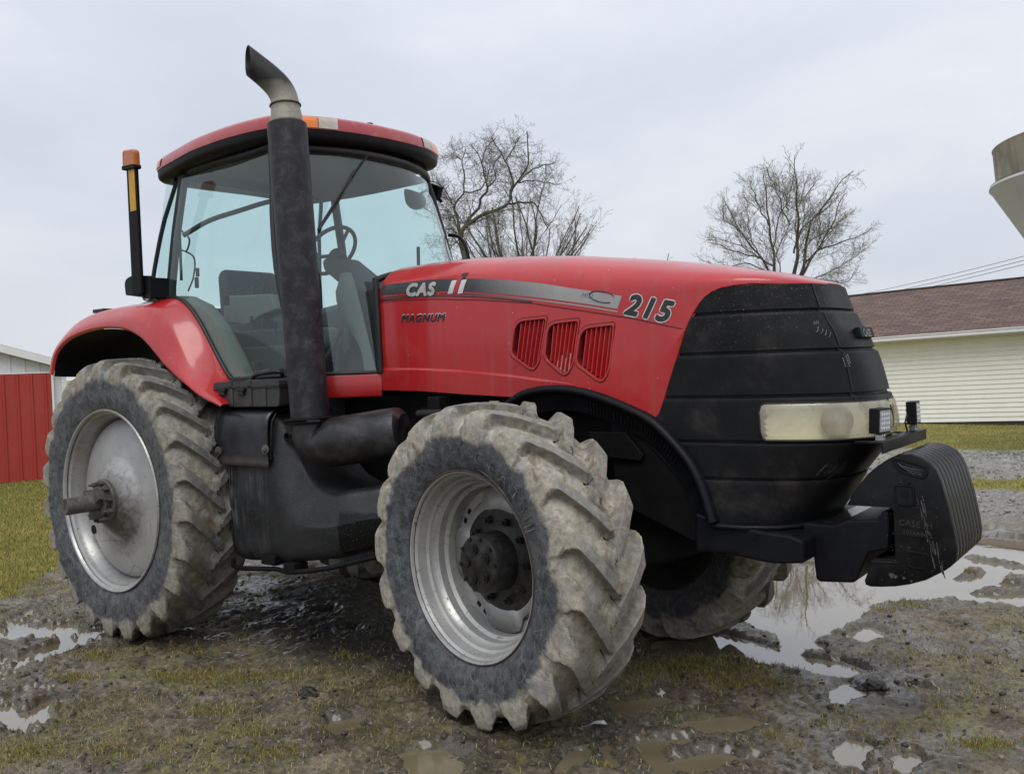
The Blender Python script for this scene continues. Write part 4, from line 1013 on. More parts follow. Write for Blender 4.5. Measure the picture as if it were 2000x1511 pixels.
# glass
gw=[]
for z in np.linspace(1.70,3.15,24):
    r=[]
    for y in np.linspace(-hw(z)+.01,hw(z)-.01,41): r.append((xW(y,z),y,z))
    gw.append(r)
def keep(o,fn):
    bm=bmesh.new(); bm.from_mesh(o.data); bmesh.ops.delete(bm,geom=[f for f in bm.faces if not fn(f.calc_center_median())],context='FACES'); bm.to_mesh(o.data); bm.free()
wsh=MB().grid(gw).build('windshield',MGLASS,T,smooth=179); keep(wsh,lambda c: not(abs(c.y)<.47 and c.z<2.28))
for s in(-1,1):
    rows=[]
    for t in np.linspace(0,1,26):
        r=[]
        for u in np.linspace(0,1,16):
            # u 0 bottom .. 1 top
            xlow=.12+(1.46-.12)*t; zl=side_low(xlow); z=zl+(3.15-zl)*u
            xtop=.14+(xA(3.15)-.14)*t; x=xlow*(1-u)+xtop*u
            x=min(x,xA(z)-.006) if t>.9 else x
            r.append((x,s*(hw(z)-.004+.02*math.sin(PI*u)*math.sin(PI*t)),z))
        rows.append(r)
    MB().grid(rows).build('side_window' if s<0 else 'door_window',MGLASS,T,smooth=179)
    rows=[[(xB(z)*(1-t)+.09*t,s*((hw(z)-.06)*(1-t)+(hw(z)-.03)*t),z) for t in(0,.5,1)] for z in np.linspace(2.25,3.14,8)]
    MB().grid(rows).build('quarter_window',MGLASS,T,smooth=179)
MB().grid([[(xB(z)-.02*math.cos(y*2),y,z) for y in np.linspace(-.74,.74,9)] for z in np.linspace(2.25,3.14,6)]).build('rear_window',MGLASS,T,smooth=179)
# roof
def roof_plan(k=1.0,inset=0.0,n=96):
    base=[(1.47,0),(1.455,.25),(1.405,.47),(1.315,.66),(1.255,.735),(1.17,.785),(.95,.82),(.55,.83),(.2,.80),(-.06,.765),(-.16,.72),(-.205,.62),(-.235,.35),(-.245,0)]
    half=smooth_curve([(a,b,0) for a,b in base],n); out=[]
    cx=.62
    P=[(a,b) for a,b,_ in half]+[(a,-b) for a,b,_ in half[::-1][1:-1]]
    if inset:
        Q=[]
        for i,(a,b) in enumerate(P):
            p0=P[i-1]; p1=P[(i+1)%len(P)]; t=Vector((p1[0]-p0[0],p1[1]-p0[1])).normalized(); nr=Vector((t.y,-t.x))
            if nr.dot(Vector((a-cx,b)))<0: nr=-nr
            Q.append((a-nr.x*inset,b-nr.y*inset))
        P=Q
    return P
def zr(x,y=0): return itp(x,[(-.25,3.190),(-.1,3.197),(.1,3.212),(.4,3.236),(.8,3.250),(1.2,3.252),(1.47,3.252)])+.020+.030*y
def roof_layers(L,mat,name,parent,cap=None):
    mb=MB(); n=None
    for ins,dz in L:
        pl=roof_plan(inset=ins); n=len(pl); mb.v.extend([(a,b,zr(a,b)+dz) for a,b in pl])
    for j in range(len(L)-1):
        for i in range(n): mb.f.append((j*n+i,j*n+(i+1)%n,(j+1)*n+(i+1)%n,(j+1)*n+i))
    if cap: mb.f.append(tuple((len(L)-1)*n+i for i in range(n)))
    o=mb.build(name,mat,parent,smooth=40)
    bm=bmesh.new(); bm.from_mesh(o.data); bmesh.ops.recalc_face_normals(bm,faces=bm.faces); bm.to_mesh(o.data); bm.free(); o.data.set_sharp_from_angle(angle=math.radians(40)); return o
MROOF=mat_red('sky_sheen_roof_red'); 
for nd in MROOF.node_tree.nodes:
    if nd.type=='VALTORGB' and nd.color_ramp.elements[0].color[0]>.3: nd.color_ramp.elements[0].color=(.33,.022,.028,1); nd.color_ramp.elements[1].color=(.39,.035,.042,1)  # pinker, greyer red puts the sky's reflection into the roof colour
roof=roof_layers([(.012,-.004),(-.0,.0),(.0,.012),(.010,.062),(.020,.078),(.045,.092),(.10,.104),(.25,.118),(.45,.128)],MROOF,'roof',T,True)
roof_layers([(.22,-.078),(.10,-.084),(.035,-.077),(.012,-.060),(.004,-.04),(.004,-.003),(.03,.0)],MBLK,'roof_underside',roof)
hl=MB(); pl=roof_plan(inset=.115); n=len(pl); hl.v.extend([(a,b,min(3.118,zr(a,b)-.09)) for a,b in pl]); hl.v.extend([(.62+(a-.62)*.8,b*.8,zr(.6)-.075) for a,b in pl])
for i in range(n): hl.f.append((i,(i+1)%n,n+(i+1)%n,n+i))
hl.f.append(tuple(n+i for i in range(n))); hl.build('headliner',MGREYIN,roof,smooth=60)
# corner lamps lie on the red band
def band_patch(a0,a1,mat,name,z0=.014,z1=.072):
    """a0,a1: lateral positions (y) along the front edge; negative x side handled by arc index"""
    pl=roof_plan(inset=0); half=pl[:96]; d=np.r_[0,np.cumsum([math.dot if False else math.hypot(half[i+1][0]-half[i][0],half[i+1][1]-half[i][1]) for i in range(95)])]
    for s in(-1,1):
        rows=[]
        for t in np.linspace(a0,a1,10):
            x=float(np.interp(t,d,[q[0] for q in half])); y=float(np.interp(t,d,[q[1] for q in half])); c=Vector((x-.62,y*1.2)).normalized()
            rows.append([(x+c.x*o-c.x*.010*(zz-.012)/.05,s*(y+c.y*o-c.y*.010*(zz-.012)/.05),zr(x,s*y)+zz) for zz,o in((z0-.003,-.003),(z0,.005),((z0+z1)/2,.0065),(z1-.006,.004),(z1,-.006))])
        mb=MB().grid(rows); n=len(rows)
        o=mb.build(name,mat,roof,smooth=50)
        bm=bmesh.new(); bm.from_mesh(o.data); bmesh.ops.recalc_face_normals(bm,faces=bm.faces); bm.to_mesh(o.data); bm.free()
band_patch(.405,.535,MWHITEL,'front_floodlight',.006,.080); band_patch(.541,.80,MAMBER,'turn_signal',.006,.080)
pl=roof_plan(); half=pl[:96]; dtot=sum(math.hypot(half[i+1][0]-half[i][0],half[i+1][1]-half[i][1]) for i in range(95))
band_patch(dtot-.86,dtot-.72,MORANGE,'rear_marker')
MB().cyl((1.30,.0,zr(1.3)+.09),(1.30,.0,zr(1.3)+.135),.035,14,.022).build('antenna_base',MBLK,roof,smooth=50)
# wiper
wi=MB(); 
def wpt(y,z,o=.02): return (xW(y,z)+o,y,z)
wi.tube([wpt(-.17,3.14,.05),wpt(-.26,3.05,.04),wpt(-.33,2.97,.03)],.007,8); wi.build('wiper',MBLK,wsh,smooth=60)
w2=MB(); 
a=Vector(wpt(-.29,3.02,.022)); b=Vector(wpt(-.62,2.60,.022)); 
for o in(-.012,.012): w2.tube([a+Vector((0,o,.0)),a.lerp(b,.5)+Vector((.012,o,0)),b+Vector((0,o*.4,0))],.0055,6)
w2.tube([a,a.lerp(b,.5),b],.010,6); w2.build('wiper_blade',MRUBBER,wsh)
# far-side mirror, hinge block and handrail
mi=MB(); mi.tube([(1.10,.76,3.08),(1.12,.84,3.06),(1.13,.90,3.00)],.014,8); mi.box((1.105,.86,3.075),(.10,.05,.11),Matrix.Rotation(.4,3,'Y')); mo=mi.build('mirror',MBLK,cab,bevel=.006)
mm=MB(); mm.prism(rnd([(.62,3.20,.05),(.83,3.12,.05),(.85,3.02,.05),(.72,3.00,.05),(.64,3.06,.04)]),1.0,1.04); mm.build('mirror_head',MBLK,cab,bevel=.008); MB().tube([(1.10,.80,3.10),(.90,.95,3.12),(.75,1.0,3.10)],.011,8).build('mirror_arm',MBLK,cab)
MB().tube(smooth_curve([(1.22,.865,2.73),(1.28,.885,2.72),(1.34,.89,2.68),(1.385,.885,2.60),(1.41,.875,2.48),(1.43,.865,2.30)],20),.014,10).build('handrail',MBLK,cab,smooth=60)
MB().tube(smooth_curve([(.93,.83,2.66),(.89,.87,2.62),(.88,.88,2.5),(.90,.87,2.40),(.95,.84,2.36)],16),.014,10).build('handrail',MBLK,cab,smooth=60)
# interior
inn=MB(); inn.bx(-.15,1.45,-.76,.76,1.60,1.64); inn.bx(-.22,-.14,-.70,.70,1.64,2.16)
fl=inn.build('cab_floor',MDARKIN,T)
for s in(-1,1):   # inner fender trim
    rows=[]
    Q=smooth_curve([(x,0,z) for x,z in FG],30)
    for x,_,z in Q:
        rows.append([(x-.004,s*.83,z-.004),(x+.03,s*.80,z+.006),(x+.04*(1 if x>.2 else .2),s*.74,z+.006),(x+.06*(1 if x>.3 else .1),s*.68,z-.015),(x+.06*(1 if x>.3 else .2),s*.63,z-.07),(x+.04*(1 if x>.3 else .2),s*.62,max(1.62,z-.5))])
    o=MB().grid(rows).build('inner_fender_trim',MGREYIN,fl,smooth=60)
cw=MB()  # cowl trim inside the windshield either side of the hood
for s in(-1,1):
    rows=[]
    for z in np.linspace(1.70,2.33,12):
        i=itp(z,[(1.70,.12),(1.85,.10),(2.0,.18),(2.1,.20),(2.33,.04)])
        i=itp(z,[(1.70,.03),(1.85,.01),(1.95,.06),(2.05,.13),(2.2,.13),(2.33,.02)])
        rows.append([(xW(.5,z)-.035,s*.49,z),(xW(.5,z)-.05-i*.5,s*(.51+i*.2),z),(xW(.5,z)-.08-i,s*.52,z),(xW(.5,z)-.11-i,s*.46,z)])
    cw.grid(rows)
cw.build('cowl_trim',MGREYIN,fl,smooth=60)
dk=MB(); dk.bx(1.50,1.78,-.45,.45,1.64,2.22); dk.tube([(1.38,-.66,1.72),(1.46,-.60,1.80),(1.52,-.52,1.98)],.016,8); dk.tube([(1.20,-.70,1.66),(1.40,-.66,1.70),(1.55,-.60,1.70),(1.57,-.60,1.84)],.014,8); dk.bx(1.30,1.42,-.30,-.16,1.66,1.86); split(dk.build('pedals_and_dark_panel',MDARKIN,fl,bevel=.01),'pedal_dark_panel')  # wide box is an added panel that darkens the footwell, not a control
stc=MB(); stc.prism([(1.50,2.18),(1.02,2.50),(.96,2.52),(.90,2.50),(.92,2.42),(1.10,2.30),(1.28,2.05),(1.45,1.66),(1.60,1.66)],-.14,.14); sco=stc.build('steering_column',MDARKIN,T,smooth=40,bevel=.03)
sw=MB(); rot=Matrix.Rotation(math.radians(-50),3,'Y'); c=Vector((.86,0,2.58)); ringp=[c+rot@Vector((.20*math.cos(a),.20*math.sin(a),0)) for a in np.linspace(0,2*PI,41)[:-1]]
sw.tube(ringp,.015,8,closed=True)
for a in(.3,2.3,4.3): sw.tube([c+rot@Vector((.20*math.cos(a),.20*math.sin(a),0)),c+rot@Vector((.03*math.cos(a),.03*math.sin(a),-.05))],.013,8)
sw.cyl(c+rot@Vector((0,0,-.12)),c+rot@Vector((0,0,-.04)),.05,16); sw.build('steering_wheel',MDARKIN,sco,smooth=60)
se=MB(); se.prism(rnd([(-.17,2.02,.04),(-.20,2.50,.07),(-.09,2.53,.05),(.0,2.12,.05),(.45,2.12,.06),(.50,2.0,.06),(.35,1.94,.05)]),-.24,.24); seo=se.build('seat',MSEAT,T,smooth=40,bevel=.03,segs=3)
sp=MB(); sp.bx(-.1,.40,-.24,.24,1.64,1.96)
for q in range(4): sp.bx(-.13,.43,-.27,.27,1.68+.07*q,1.72+.07*q)
sp.build('seat_pedestal',MDARKIN,seo,bevel=.015)
bx_=MB(); bx_.bx(.45,1.05,-.60,-.50,1.64,1.90); bx_.bx(.55,.80,-.66,-.60,1.64,1.80); bx_.bx(-.1,1.3,-.49,-.44,1.64,2.02); bx_.build('side_locker',MDARKIN,fl,bevel=.015)
for q,(x0,z0) in enumerate(((.62,1.95),(.74,1.92),(.88,1.90))): MB().tube([(x0,-.55,z0-.06),(x0+.03,-.56,z0+.10),(x0+.05,-.57,z0+.16)],[.008,.007,.014],8).build('floor_lever',MDARKIN,fl)
co=MB(); co.prism(rnd([(.18,2.10,.03),(.20,2.285,.03),(.74,2.262,.03),(.80,2.15,.03),(.62,2.12,.03),(.45,2.06,.03)]),-.46,-.32); coo=co.build('arm_console',MGREYIN,seo,bevel=.01)
lv=MB()
for k,(x,h) in enumerate(((.30,.05),(.38,.045),(.46,.055),(.54,.045),(.62,.06))): lv.box((x,-.39+.02*(k%2),2.28+h/2),(.035,.03,h))
lv.tube([(.60,-.40,2.27),(.63,-.42,2.36),(.70,-.42,2.40),(.735,-.40,2.30),(.72,-.40,2.20)],.005,6); split(lv.build('control_levers',MDARKIN,seo,bevel=.004),'control_lever',0)
ob=MB(); ob.prism(rnd([(1.10,1.82,.04),(1.12,1.99,.06),(1.42,2.0,.05),(1.46,1.88,.05),(1.38,1.80,.05)]),-.62,-.44); ob.build('instructor_seat',MGREYIN,fl,bevel=.02)
# monitor arm and hanging leads
MB().tube(smooth_curve([(.16,-.74,2.70),(.30,-.62,2.80),(.50,-.5,2.86),(.70,-.42,2.90),(.86,-.35,2.91)],30),.018,8).build('monitor_arm',MDARKIN,cab,smooth=60)
MB().tube([(.83,-.35,2.96),(.87,-.35,2.86),(.98,-.34,2.66),(1.10,-.33,2.48)],[.010,.014,.014,.012],8).build('radio_stalk',MDARKIN,cab)
kb=MB(); kb.cyl((.865,-.36,2.82),(.885,-.36,2.80),.028,10); kb.build('clamp_knob',MDARKIN,cab)
MB().tube(smooth_curve([(.10,-.72,2.75),(.17,-.70,2.68),(.13,-.70,2.60),(.05,-.70,2.62),(.20,-.69,2.55),(.19,-.69,2.42),(.10,-.68,2.32)],40),.006,6).build('loose_cable',MDARKIN,cab)
MB().tube([(.04,-.69,2.74),(.035,-.69,2.40)],[.010,.010],8).build('gas_strut',MDARKIN,cab)
hk=MB(); hk.box((.315,-.74,2.43),(.022,.02,.06)); hk.box((.30,-.74,2.36),(.028,.02,.075)); hk.build('dangling_lock',MRUBBER,cab,bevel=.004)
hk=MB(); hk.bx(.40,.43,-.60,-.57,2.20,2.27); hk.build('trim_knob',MRUBBER,fl,bevel=.005)

# ---------------------------------------------------------------- rear fenders
n=44
EDGE=smooth_curve([(-1.20,1.86),(-1.10,2.02),(-.95,2.125),(-.72,2.205),(-.40,2.238),(-.05,2.245),(.14,2.258),(.24,2.255),(.31,2.225),(.40,2.155),(.49,2.065),(.58,1.95),(.67,1.83),(.76,1.725),(.83,1.655),(.90,1.56)],n) if False else None
def C2(l): return smooth_curve([(a,0,b) for a,b in l],n)
E0=C2([(-1.245,1.82),(-1.20,1.94),(-1.06,2.065),(-.85,2.165),(-.62,2.215),(-.35,2.238),(-.05,2.246),(.14,2.258),(.23,2.257),(.30,2.228),(.40,2.158),(.49,2.068),(.58,1.953),(.67,1.833),(.77,1.715),(.86,1.62),(.915,1.535)])
E1=C2([(-1.26,1.80),(-1.215,1.935),(-1.09,2.06),(-.90,2.145),(-.66,2.20),(-.38,2.222),(-.08,2.222),(.10,2.218),(.22,2.19),(.33,2.125),(.43,2.03),(.53,1.90),(.63,1.79),(.74,1.69),(.83,1.63),(.93,1.585),(1.0,1.535)])
E2=C2([(-1.22,1.78),(-1.18,1.89),(-1.08,1.985),(-.86,2.085),(-.60,2.132),(-.34,2.147),(-.08,2.147),(.09,2.115),(.20,2.07),(.32,1.985),(.43,1.87),(.54,1.79),(.66,1.695),(.78,1.63),(.88,1.59),(.97,1.562),(1.02,1.535)])
E3=C2([(-1.15,1.76),(-1.12,1.85),(-1.04,1.945),(-.86,2.025),(-.60,2.068),(-.34,2.082),(-.08,2.062),(.09,2.012),(.20,1.955),(.31,1.875),(.42,1.79),(.53,1.727),(.65,1.665),(.78,1.60),(.88,1.565),(.97,1.54),(1.02,1.525)])
def fender(s):
    rows=[]
    for i in range(n):
        f=min(1,max(0,(E0[i][0]-.05)/.3)); y0=.852
        a,b,c,d=E0[i],E1[i],E2[i],E3[i]
        L=[(a[0],s*(y0-.10*(1-f)),a[2]-.02*(1-f)),(a[0],s*(y0+.012*f),a[2]),(a[0]*.7+b[0]*.3,s*(y0+.05),a[2]*.68+b[2]*.32+.006),(b[0]*.8+c[0]*.2,s*(1.005),b[2]*.85+c[2]*.15),(c[0],s*1.058,c[2]),(c[0]*.5+d[0]*.5,s*1.078,c[2]*.5+d[2]*.5),(d[0],s*1.082,d[2])]
        L+=[(d[0]*.99+.0*c[0],s*1.068,d[2]-.012)]
        rows.append(L)
    mb=MB().grid(rows); o=mb.build('rear_fender',MRED,T,smooth=179)
    m=o.modifiers.new('s','SUBSURF'); m.levels=2; m.render_levels=2
    # creases
    bm=bmesh.new(); bm.from_mesh(o.data); bmesh.ops.recalc_face_normals(bm,faces=bm.faces); cl=bm.edges.layers.float.new('crease_edge')
    W=len(rows[0])
    for e in bm.edges:
        i,j=e.verts[0].index,e.verts[1].index
        if abs(i-j)==W and i%W in(3,4,6): e[cl]={3:.45,4:.9,6:.9}[i%W]
    bm.to_mesh(o.data); bm.free()
    rows=[]
    for i in range(n):
        d=E3[i]; rows.append([(d[0]*.985,s*1.066,d[2]-.014),(d[0]*.97,s*1.0,d[2]-.02),(d[0]*.95,s*.75,d[2]-.03),(d[0]*.9,s*.62,d[2]-.03),(d[0]*.88,s*.60,d[2]-.10),(d[0]*.88,s*.59,1.25)])
    MB().grid(rows).build('fender_liner',MDARK,o,smooth=179)
    return o
fdn=fender(-1); fdf=fender(1)
MB().tube([(x,-.853,z+.004) for x,z in FG],.008,6).build('glass_seal',MRUBBER,fdn)
MB().bx(-.72,-.56,-.96,-.88,2.205,2.232).build('fender_lamp_pad',MRUBBER,fdn,bevel=.005)
# warning-lamp post standing on the fender
bk=MB(); bk.prism(rnd([(-.20,2.30,.01),(-.215,2.41,.07),(-.09,2.435,.03),(.02,2.42,.02),(.12,2.41,.01),(.12,2.255,.01)]),-.985,-.965); bk.bx(.0,.12,-.965,-.84,2.26,2.40); bko=bk.build('lamp_post',MBLK,T,bevel=.004)
po=MB(); po.prism([(-.056,2.29),(.062,2.29),(.056,3.17),(-.060,3.17)],-1.018,-.992); po.build('upright',MDARK,bko,bevel=.006)
MB().prism([(-.022,2.86),(.050,2.86),(.046,3.145),(-.026,3.145)],-1.022,-1.018).build('reflector',MYELLOW,bko)
lm=MB(); lm.prism(rnd([(-.085,3.160,.02),(.072,3.152,.02),(.072,3.275,.03),(-.082,3.290,.03)]),-1.034,-.984); lo=lm.build('warning_lamp',MAMBER,bko,bevel=.015,segs=3)
lo.data.materials[0]=simple('aged_amber_lens',(.50,.13,.015),.3,0,.3,25,(.1,.05,.03),.5,0,.5,.3)
MB().prism(rnd([(-.088,3.150,.015),(.075,3.142,.015),(.073,3.172,.01),(-.086,3.180,.01)]),-1.037,-.981).build('lamp_base',MDARK,bko,bevel=.004)
MB().tube(smooth_curve([(.03,-.99,2.30),(.05,-.99,2.25),(.12,-.96,2.245)],8),.006,6).build('lamp_cable',MRUBBER,bko)

# ---------------------------------------------------------------- exhaust
ex=MB(); b0=Vector((1.706,-.95,1.43)); b1=Vector((1.600,-.95,3.165)); ax=(b1-b0).normalized()
ex.tube([b0,b0+ax*.02,b1-ax*.02,b1,b1+ax*.006],[.112,.112,.115,.113,.085],40)
exo=ex.build('exhaust_stack',MSTACK,T,smooth=40)
fl_=MB(); fl_.tube([b0+ax*q for q in(-.012,-.010,.004,.008,.012,.022,.026)],[.12,.148,.152,.142,.152,.150,.112],40); fl_.tube([b0+Vector((.10,-.11,.005)),b0+Vector((.155,-.06,.005))],.012,8); fl_.build('stack_clamp',MDARK,exo,smooth=30)
def mat_pipe():
    m,nt,out=newmat('heat_greyed_pipe'); g=N(nt); co=g.coord(); X=g.xyz(co)
    mr=g.n('ShaderNodeMapRange'); g.link(g.math('ADD',X[2],g.math('MULTIPLY',g.noise(20,5,.6,co),.06)),mr.inputs[0]); mr.inputs[1].default_value=3.36; mr.inputs[2].default_value=3.44
    gy=g.ramp(g.noise(40,5,.7,co),[(.35,(.24,.225,.185)),(.62,(.32,.305,.26)),(.75,(.12,.09,.06))])
    bl=g.ramp(g.noise(30,4,.6,co),[(.3,(.012,.012,.013)),(.7,(.028,.027,.028))])
    g.bsdf(out,g.mix(mr.outputs[0],gy,bl),.6,.2,g.bump(g.noise(90,3,.6,co),.3,.003)); return m
pi=MB(); pc=smooth_curve([(1.600,-.95,3.168),(1.594,-.95,3.25),(1.587,-.955,3.325),(1.568,-.98,3.385),(1.535,-1.022,3.44),(1.494,-1.075,3.495),(1.452,-1.13,3.55),(1.40,-1.195,3.615)],40)
rad=[itp(q[2],[(3.165,.098),(3.20,.092),(3.265,.082),(3.275,.086),(3.30,.080),(3.4,.078),(3.62,.070)]) for q in pc]
mb=MB(); mb.tube(pc,rad,28,caps=False)
# oblique cut tip
tip=[];
pip=mb.build('exhaust_pipe',mat_pipe(),exo,smooth=50)
bm=bmesh.new(); bm.from_mesh(pip.data)
res=bmesh.ops.bisect_plane(bm,geom=bm.verts[:]+bm.edges[:]+bm.faces[:],plane_co=(1.466,-1.108,3.53),plane_no=(-.42,-.90,.06),clear_outer=True)
bm.to_mesh(pip.data); bm.free()
m=pip.modifiers.new('t','SOLIDIFY'); m.thickness=.006; m.offset=-1
so=MB(); so.tube([Vector(q)*1 for q in pc[22:34]],[.07]*12,20,caps=False); so=so.build('pipe_soot',simple('soot',(.002,.002,.002),1,0,.1),pip) if False else None
MB().tube([(1.592+.086*math.cos(a),-.95+.086*math.sin(a),3.275+.008*math.cos(a)) for a in np.linspace(0,2*PI,33)[:-1]],.006,6,closed=True).build('pipe_band',MRUST,exo,smooth=60)
# elbow and the lying canister
el=MB(); el.tube(smooth_curve([(1.708,-.95,1.41),(1.715,-.95,1.35),(1.745,-.94,1.305),(1.80,-.92,1.30),(1.86,-.90,1.31)],14),[.112]*7+[.116,.122,.128,.134,.139,.141,.141],32)
el.tube([(1.83,-.912,1.305),(1.84,-.908,1.307),(1.86,-.90,1.310),(2.22,-.76,1.36),(2.25,-.748,1.368),(2.26,-.744,1.368)],[.10,.138,.143,.143,.134,.10],36)
el.build('exhaust_elbow',simple('splashed_black_steel',(.014,.0135,.015),.34,.1,.4,9,(.13,.125,.13),.36,.002,dscale=9),exo,smooth=40)

# ---------------------------------------------------------------- fuel tank
def tank():
    st=[]   # x, top z, outer y, bottom z, shoulder
    xs_=np.linspace(.885,2.40,44); rows=[]
    for x in xs_:
        top=itp(x,[(.885,1.42),(.90,1.47),(.95,1.50),(1.31,1.502),(1.37,1.492),(1.42,1.45),(1.47,1.36),(1.53,1.25),(1.60,1.155),(1.68,1.085),(1.78,1.045),(1.9,1.03),(2.15,1.075),(2.30,1.07),(2.36,1.0),(2.40,.86)])
        out=itp(x,[(.885,.93),(.91,.98),(1.1,1.00),(1.35,1.00),(1.55,1.03),(1.70,1.045),(1.9,1.04),(2.1,.99),(2.25,.93),(2.36,.84),(2.40,.76)])
        bot=itp(x,[(.885,.62),(.92,.55),(1.0,.53),(1.5,.575),(1.9,.64),(2.25,.74),(2.40,.80)])
        osh=itp(x,[(.9,.985),(1.30,.985),(1.42,.95),(1.55,.925),(1.68,.955),(1.80,.985),(2.0,.985),(2.4,.75)])   # outer y at the shoulder
        zs=itp(x,[(.9,1.42),(1.28,1.42),(1.36,1.36),(1.46,1.24),(1.56,1.10),(1.66,1.02),(1.78,.985),(2.2,.99),(2.4,.85)])
        r=[(x,-.50,top-.01),(x,-(osh-.20),top),(x,-(osh-.07),top-.004),(x,-(osh-.02),top-.02),(x,-osh,max(zs,top-.06)),
           (x,-(osh*.5+out*.5),zs-.06),(x,-out,zs-.16),(x,-out-.006,bot+.22),(x,-out+.004,bot+.09),(x,-out+.03,bot+.02),(x,-out+.09,bot),(x,-.50,bot)]
        rows.append(r)
    mb=MB().grid(rows); n=len(rows[0])
    mb.f.append(tuple(range(n))[::-1]); mb.f.append(tuple((len(rows)-1)*n+i for i in range(n)))
    o=mb.build('fuel_tank',MTANKW,T,smooth=179)
    bm=bmesh.new(); bm.from_mesh(o.data); bmesh.ops.recalc_face_normals(bm,faces=bm.faces); bm.to_mesh(o.data); bm.free()
    m=o.modifiers.new('s','SUBSURF'); m.levels=1; m.render_levels=2; return o
def mat_tank():
    m,nt,out=newmat('stained_tank_plastic'); g=N(nt); co=g.coord(); X=g.xyz(co)
    n1=g.noise(3.5,5,.6,co,.2); n2=g.noise(130,3,.6,co); stv=g.noise(26,4,.6,g.coord((1,1,.10)),.3); drip=g.noise(30,3,.55,g.coord((1,1,.07)),.2)
    c=g.ramp(n1,[(.3,(.012,.0125,.0135)),(.7,(.022,.023,.025))])
    # pale chalky dust, strongest on the shoulder of the lower half
    sh=g.ramp(g.math('SUBTRACT',X[2],g.math('MULTIPLY',g.math('SUBTRACT',X[0],1.55),-.55)),[(.80,0),(1.0,.5),(1.1,.0)]) if False else g.ramp(n1,[(.45,0),(.75,.35)])
    c=g.mix(sh,c,(.060,.062,.065))
    # pale runs below the battery cover
    lx=g.ramp(X[0],[(.0,0),(.93,0),(.95,1)]); 
    mx=g.n('ShaderNodeMapRange'); g.link(X[0],mx.inputs[0]); mx.inputs[1].default_value=1.40; mx.inputs[2].default_value=1.05; mx.inputs[3].default_value=0; mx.inputs[4].default_value=1
    mz=g.n('ShaderNodeMapRange'); g.link(X[2],mz.inputs[0]); mz.inputs[1].default_value=.55; mz.inputs[2].default_value=1.05; mz.inputs[3].default_value=.15; mz.inputs[4].default_value=1
    k=g.math('MULTIPLY',g.math('MULTIPLY',mx.outputs[0],mz.outputs[0]),g.math('MULTIPLY',g.ramp(stv,[(.44,0),(.62,.9)]),g.ramp(g.noise(4,4,.6,co),[(.42,.1),(.58,1)])))
    c=g.mix(k,c,(.17,.175,.18))
    k2=g.math('MULTIPLY',mx.outputs[0],g.ramp(drip,[(.60,0),(.625,1)])); c=g.mix(k2,c,(.004,.004,.005))
    # wet black patch at the front lower part
    wx=g.n('ShaderNodeMapRange'); g.link(g.math('ADD',X[0],g.math('MULTIPLY',drip,.12)),wx.inputs[0]); wx.inputs[1].default_value=2.02; wx.inputs[2].default_value=2.05
    wz=g.n('ShaderNodeMapRange'); g.link(g.math('ADD',X[2],g.math('MULTIPLY',g.noise(9,3,.5,co),.06)),wz.inputs[0]); wz.inputs[1].default_value=.965; wz.inputs[2].default_value=.945
    wet=g.math('MULTIPLY',wx.outputs[0],wz.outputs[0]); c=g.mix(wet,c,(.0035,.0036,.0042))
    sp=g.ramp(n2,[(.64,0),(.69,.8)]); c=g.mix(sp,c,(.12,.12,.12))
    r=g.math('SUBTRACT',g.math('MULTIPLY_ADD',n1,.2,.36),g.math('MULTIPLY',g.math('MAXIMUM',wet,k2),.24))
    g.bsdf(out,c,r,0,g.bump(n2,.12,.002),.3); return m
MTANKW=mat_tank(); tk=tank()
# moulded groove, boss, foot rail
gr=MB(); gr.tube([(1.415,-.60,1.50),(1.412,-.90,1.498),(1.41,-.965,1.475),(1.408,-.995,1.43),(1.405,-1.004,1.34),(1.40,-1.01,1.20)],.006,6); gr.build('tank_groove',MRUBBER,tk)
bs=MB(); bs.lathe_y([(-.008,.030),(-.010,.022),(.012,.016),(.012,0)],20); bs.build('tank_boss',MDARK,tk,smooth=40,loc=(1.50,-.955,1.335))
for v in bs.v: pass
ft=MB(); ft.tube(smooth_curve([(.90,-.95,.535),(1.0,-1.00,.505),(1.4,-1.00,.54),(1.55,-1.03,.545),(1.85,-1.01,.595),(2.1,-.93,.66),(2.35,-.80,.72)],24),.016,8); ft.bx(1.27,1.40,-1.015,-.90,.56,.62); ft.bx(1.52,1.62,-1.045,-.94,.555,.60); ft.build('tank_strap',MDARK,tk,bevel=.004)
# battery cover: bent steel sheet held with two big washers
bp=MB(); sec=[(-.70,1.515),(-.86,1.517),(-.93,1.508),(-.985,1.485),(-1.018,1.445),(-1.028,1.39),(-1.030,1.30),(-1.032,1.155)]
pp=smooth_curve([(0,a,b) for a,b in sec],24)
bp.grid([[(x,q[1],q[2]) for q in pp] for x in np.linspace(.895,1.40,8)])
def mat_cover():
    m,nt,out=newmat('rust_edged_black_sheet'); g=N(nt); co=g.coord(); X=g.xyz(co); n1=g.noise(9,5,.65,co); 
    c=g.ramp(n1,[(.3,(.012,.0125,.016)),(.7,(.035,.036,.042))]); mr=g.n('ShaderNodeMapRange'); g.link(g.math('ADD',X[2],g.math('MULTIPLY',n1,.10)),mr.inputs[0]); mr.inputs[1].default_value=1.27; mr.inputs[2].default_value=1.20
    c=g.mix(g.math('MULTIPLY',mr.outputs[0],.8),c,(.14,.11,.10)); g.bsdf(out,c,g.math('MULTIPLY_ADD',n1,.25,.22),.2,g.bump(g.noise(50,3,.6,co),.15,.003)); return m
bpo=bp.build('battery_cover',mat_cover(),T,smooth=60); m=bpo.modifiers.new('t','SOLIDIFY'); m.thickness=.006
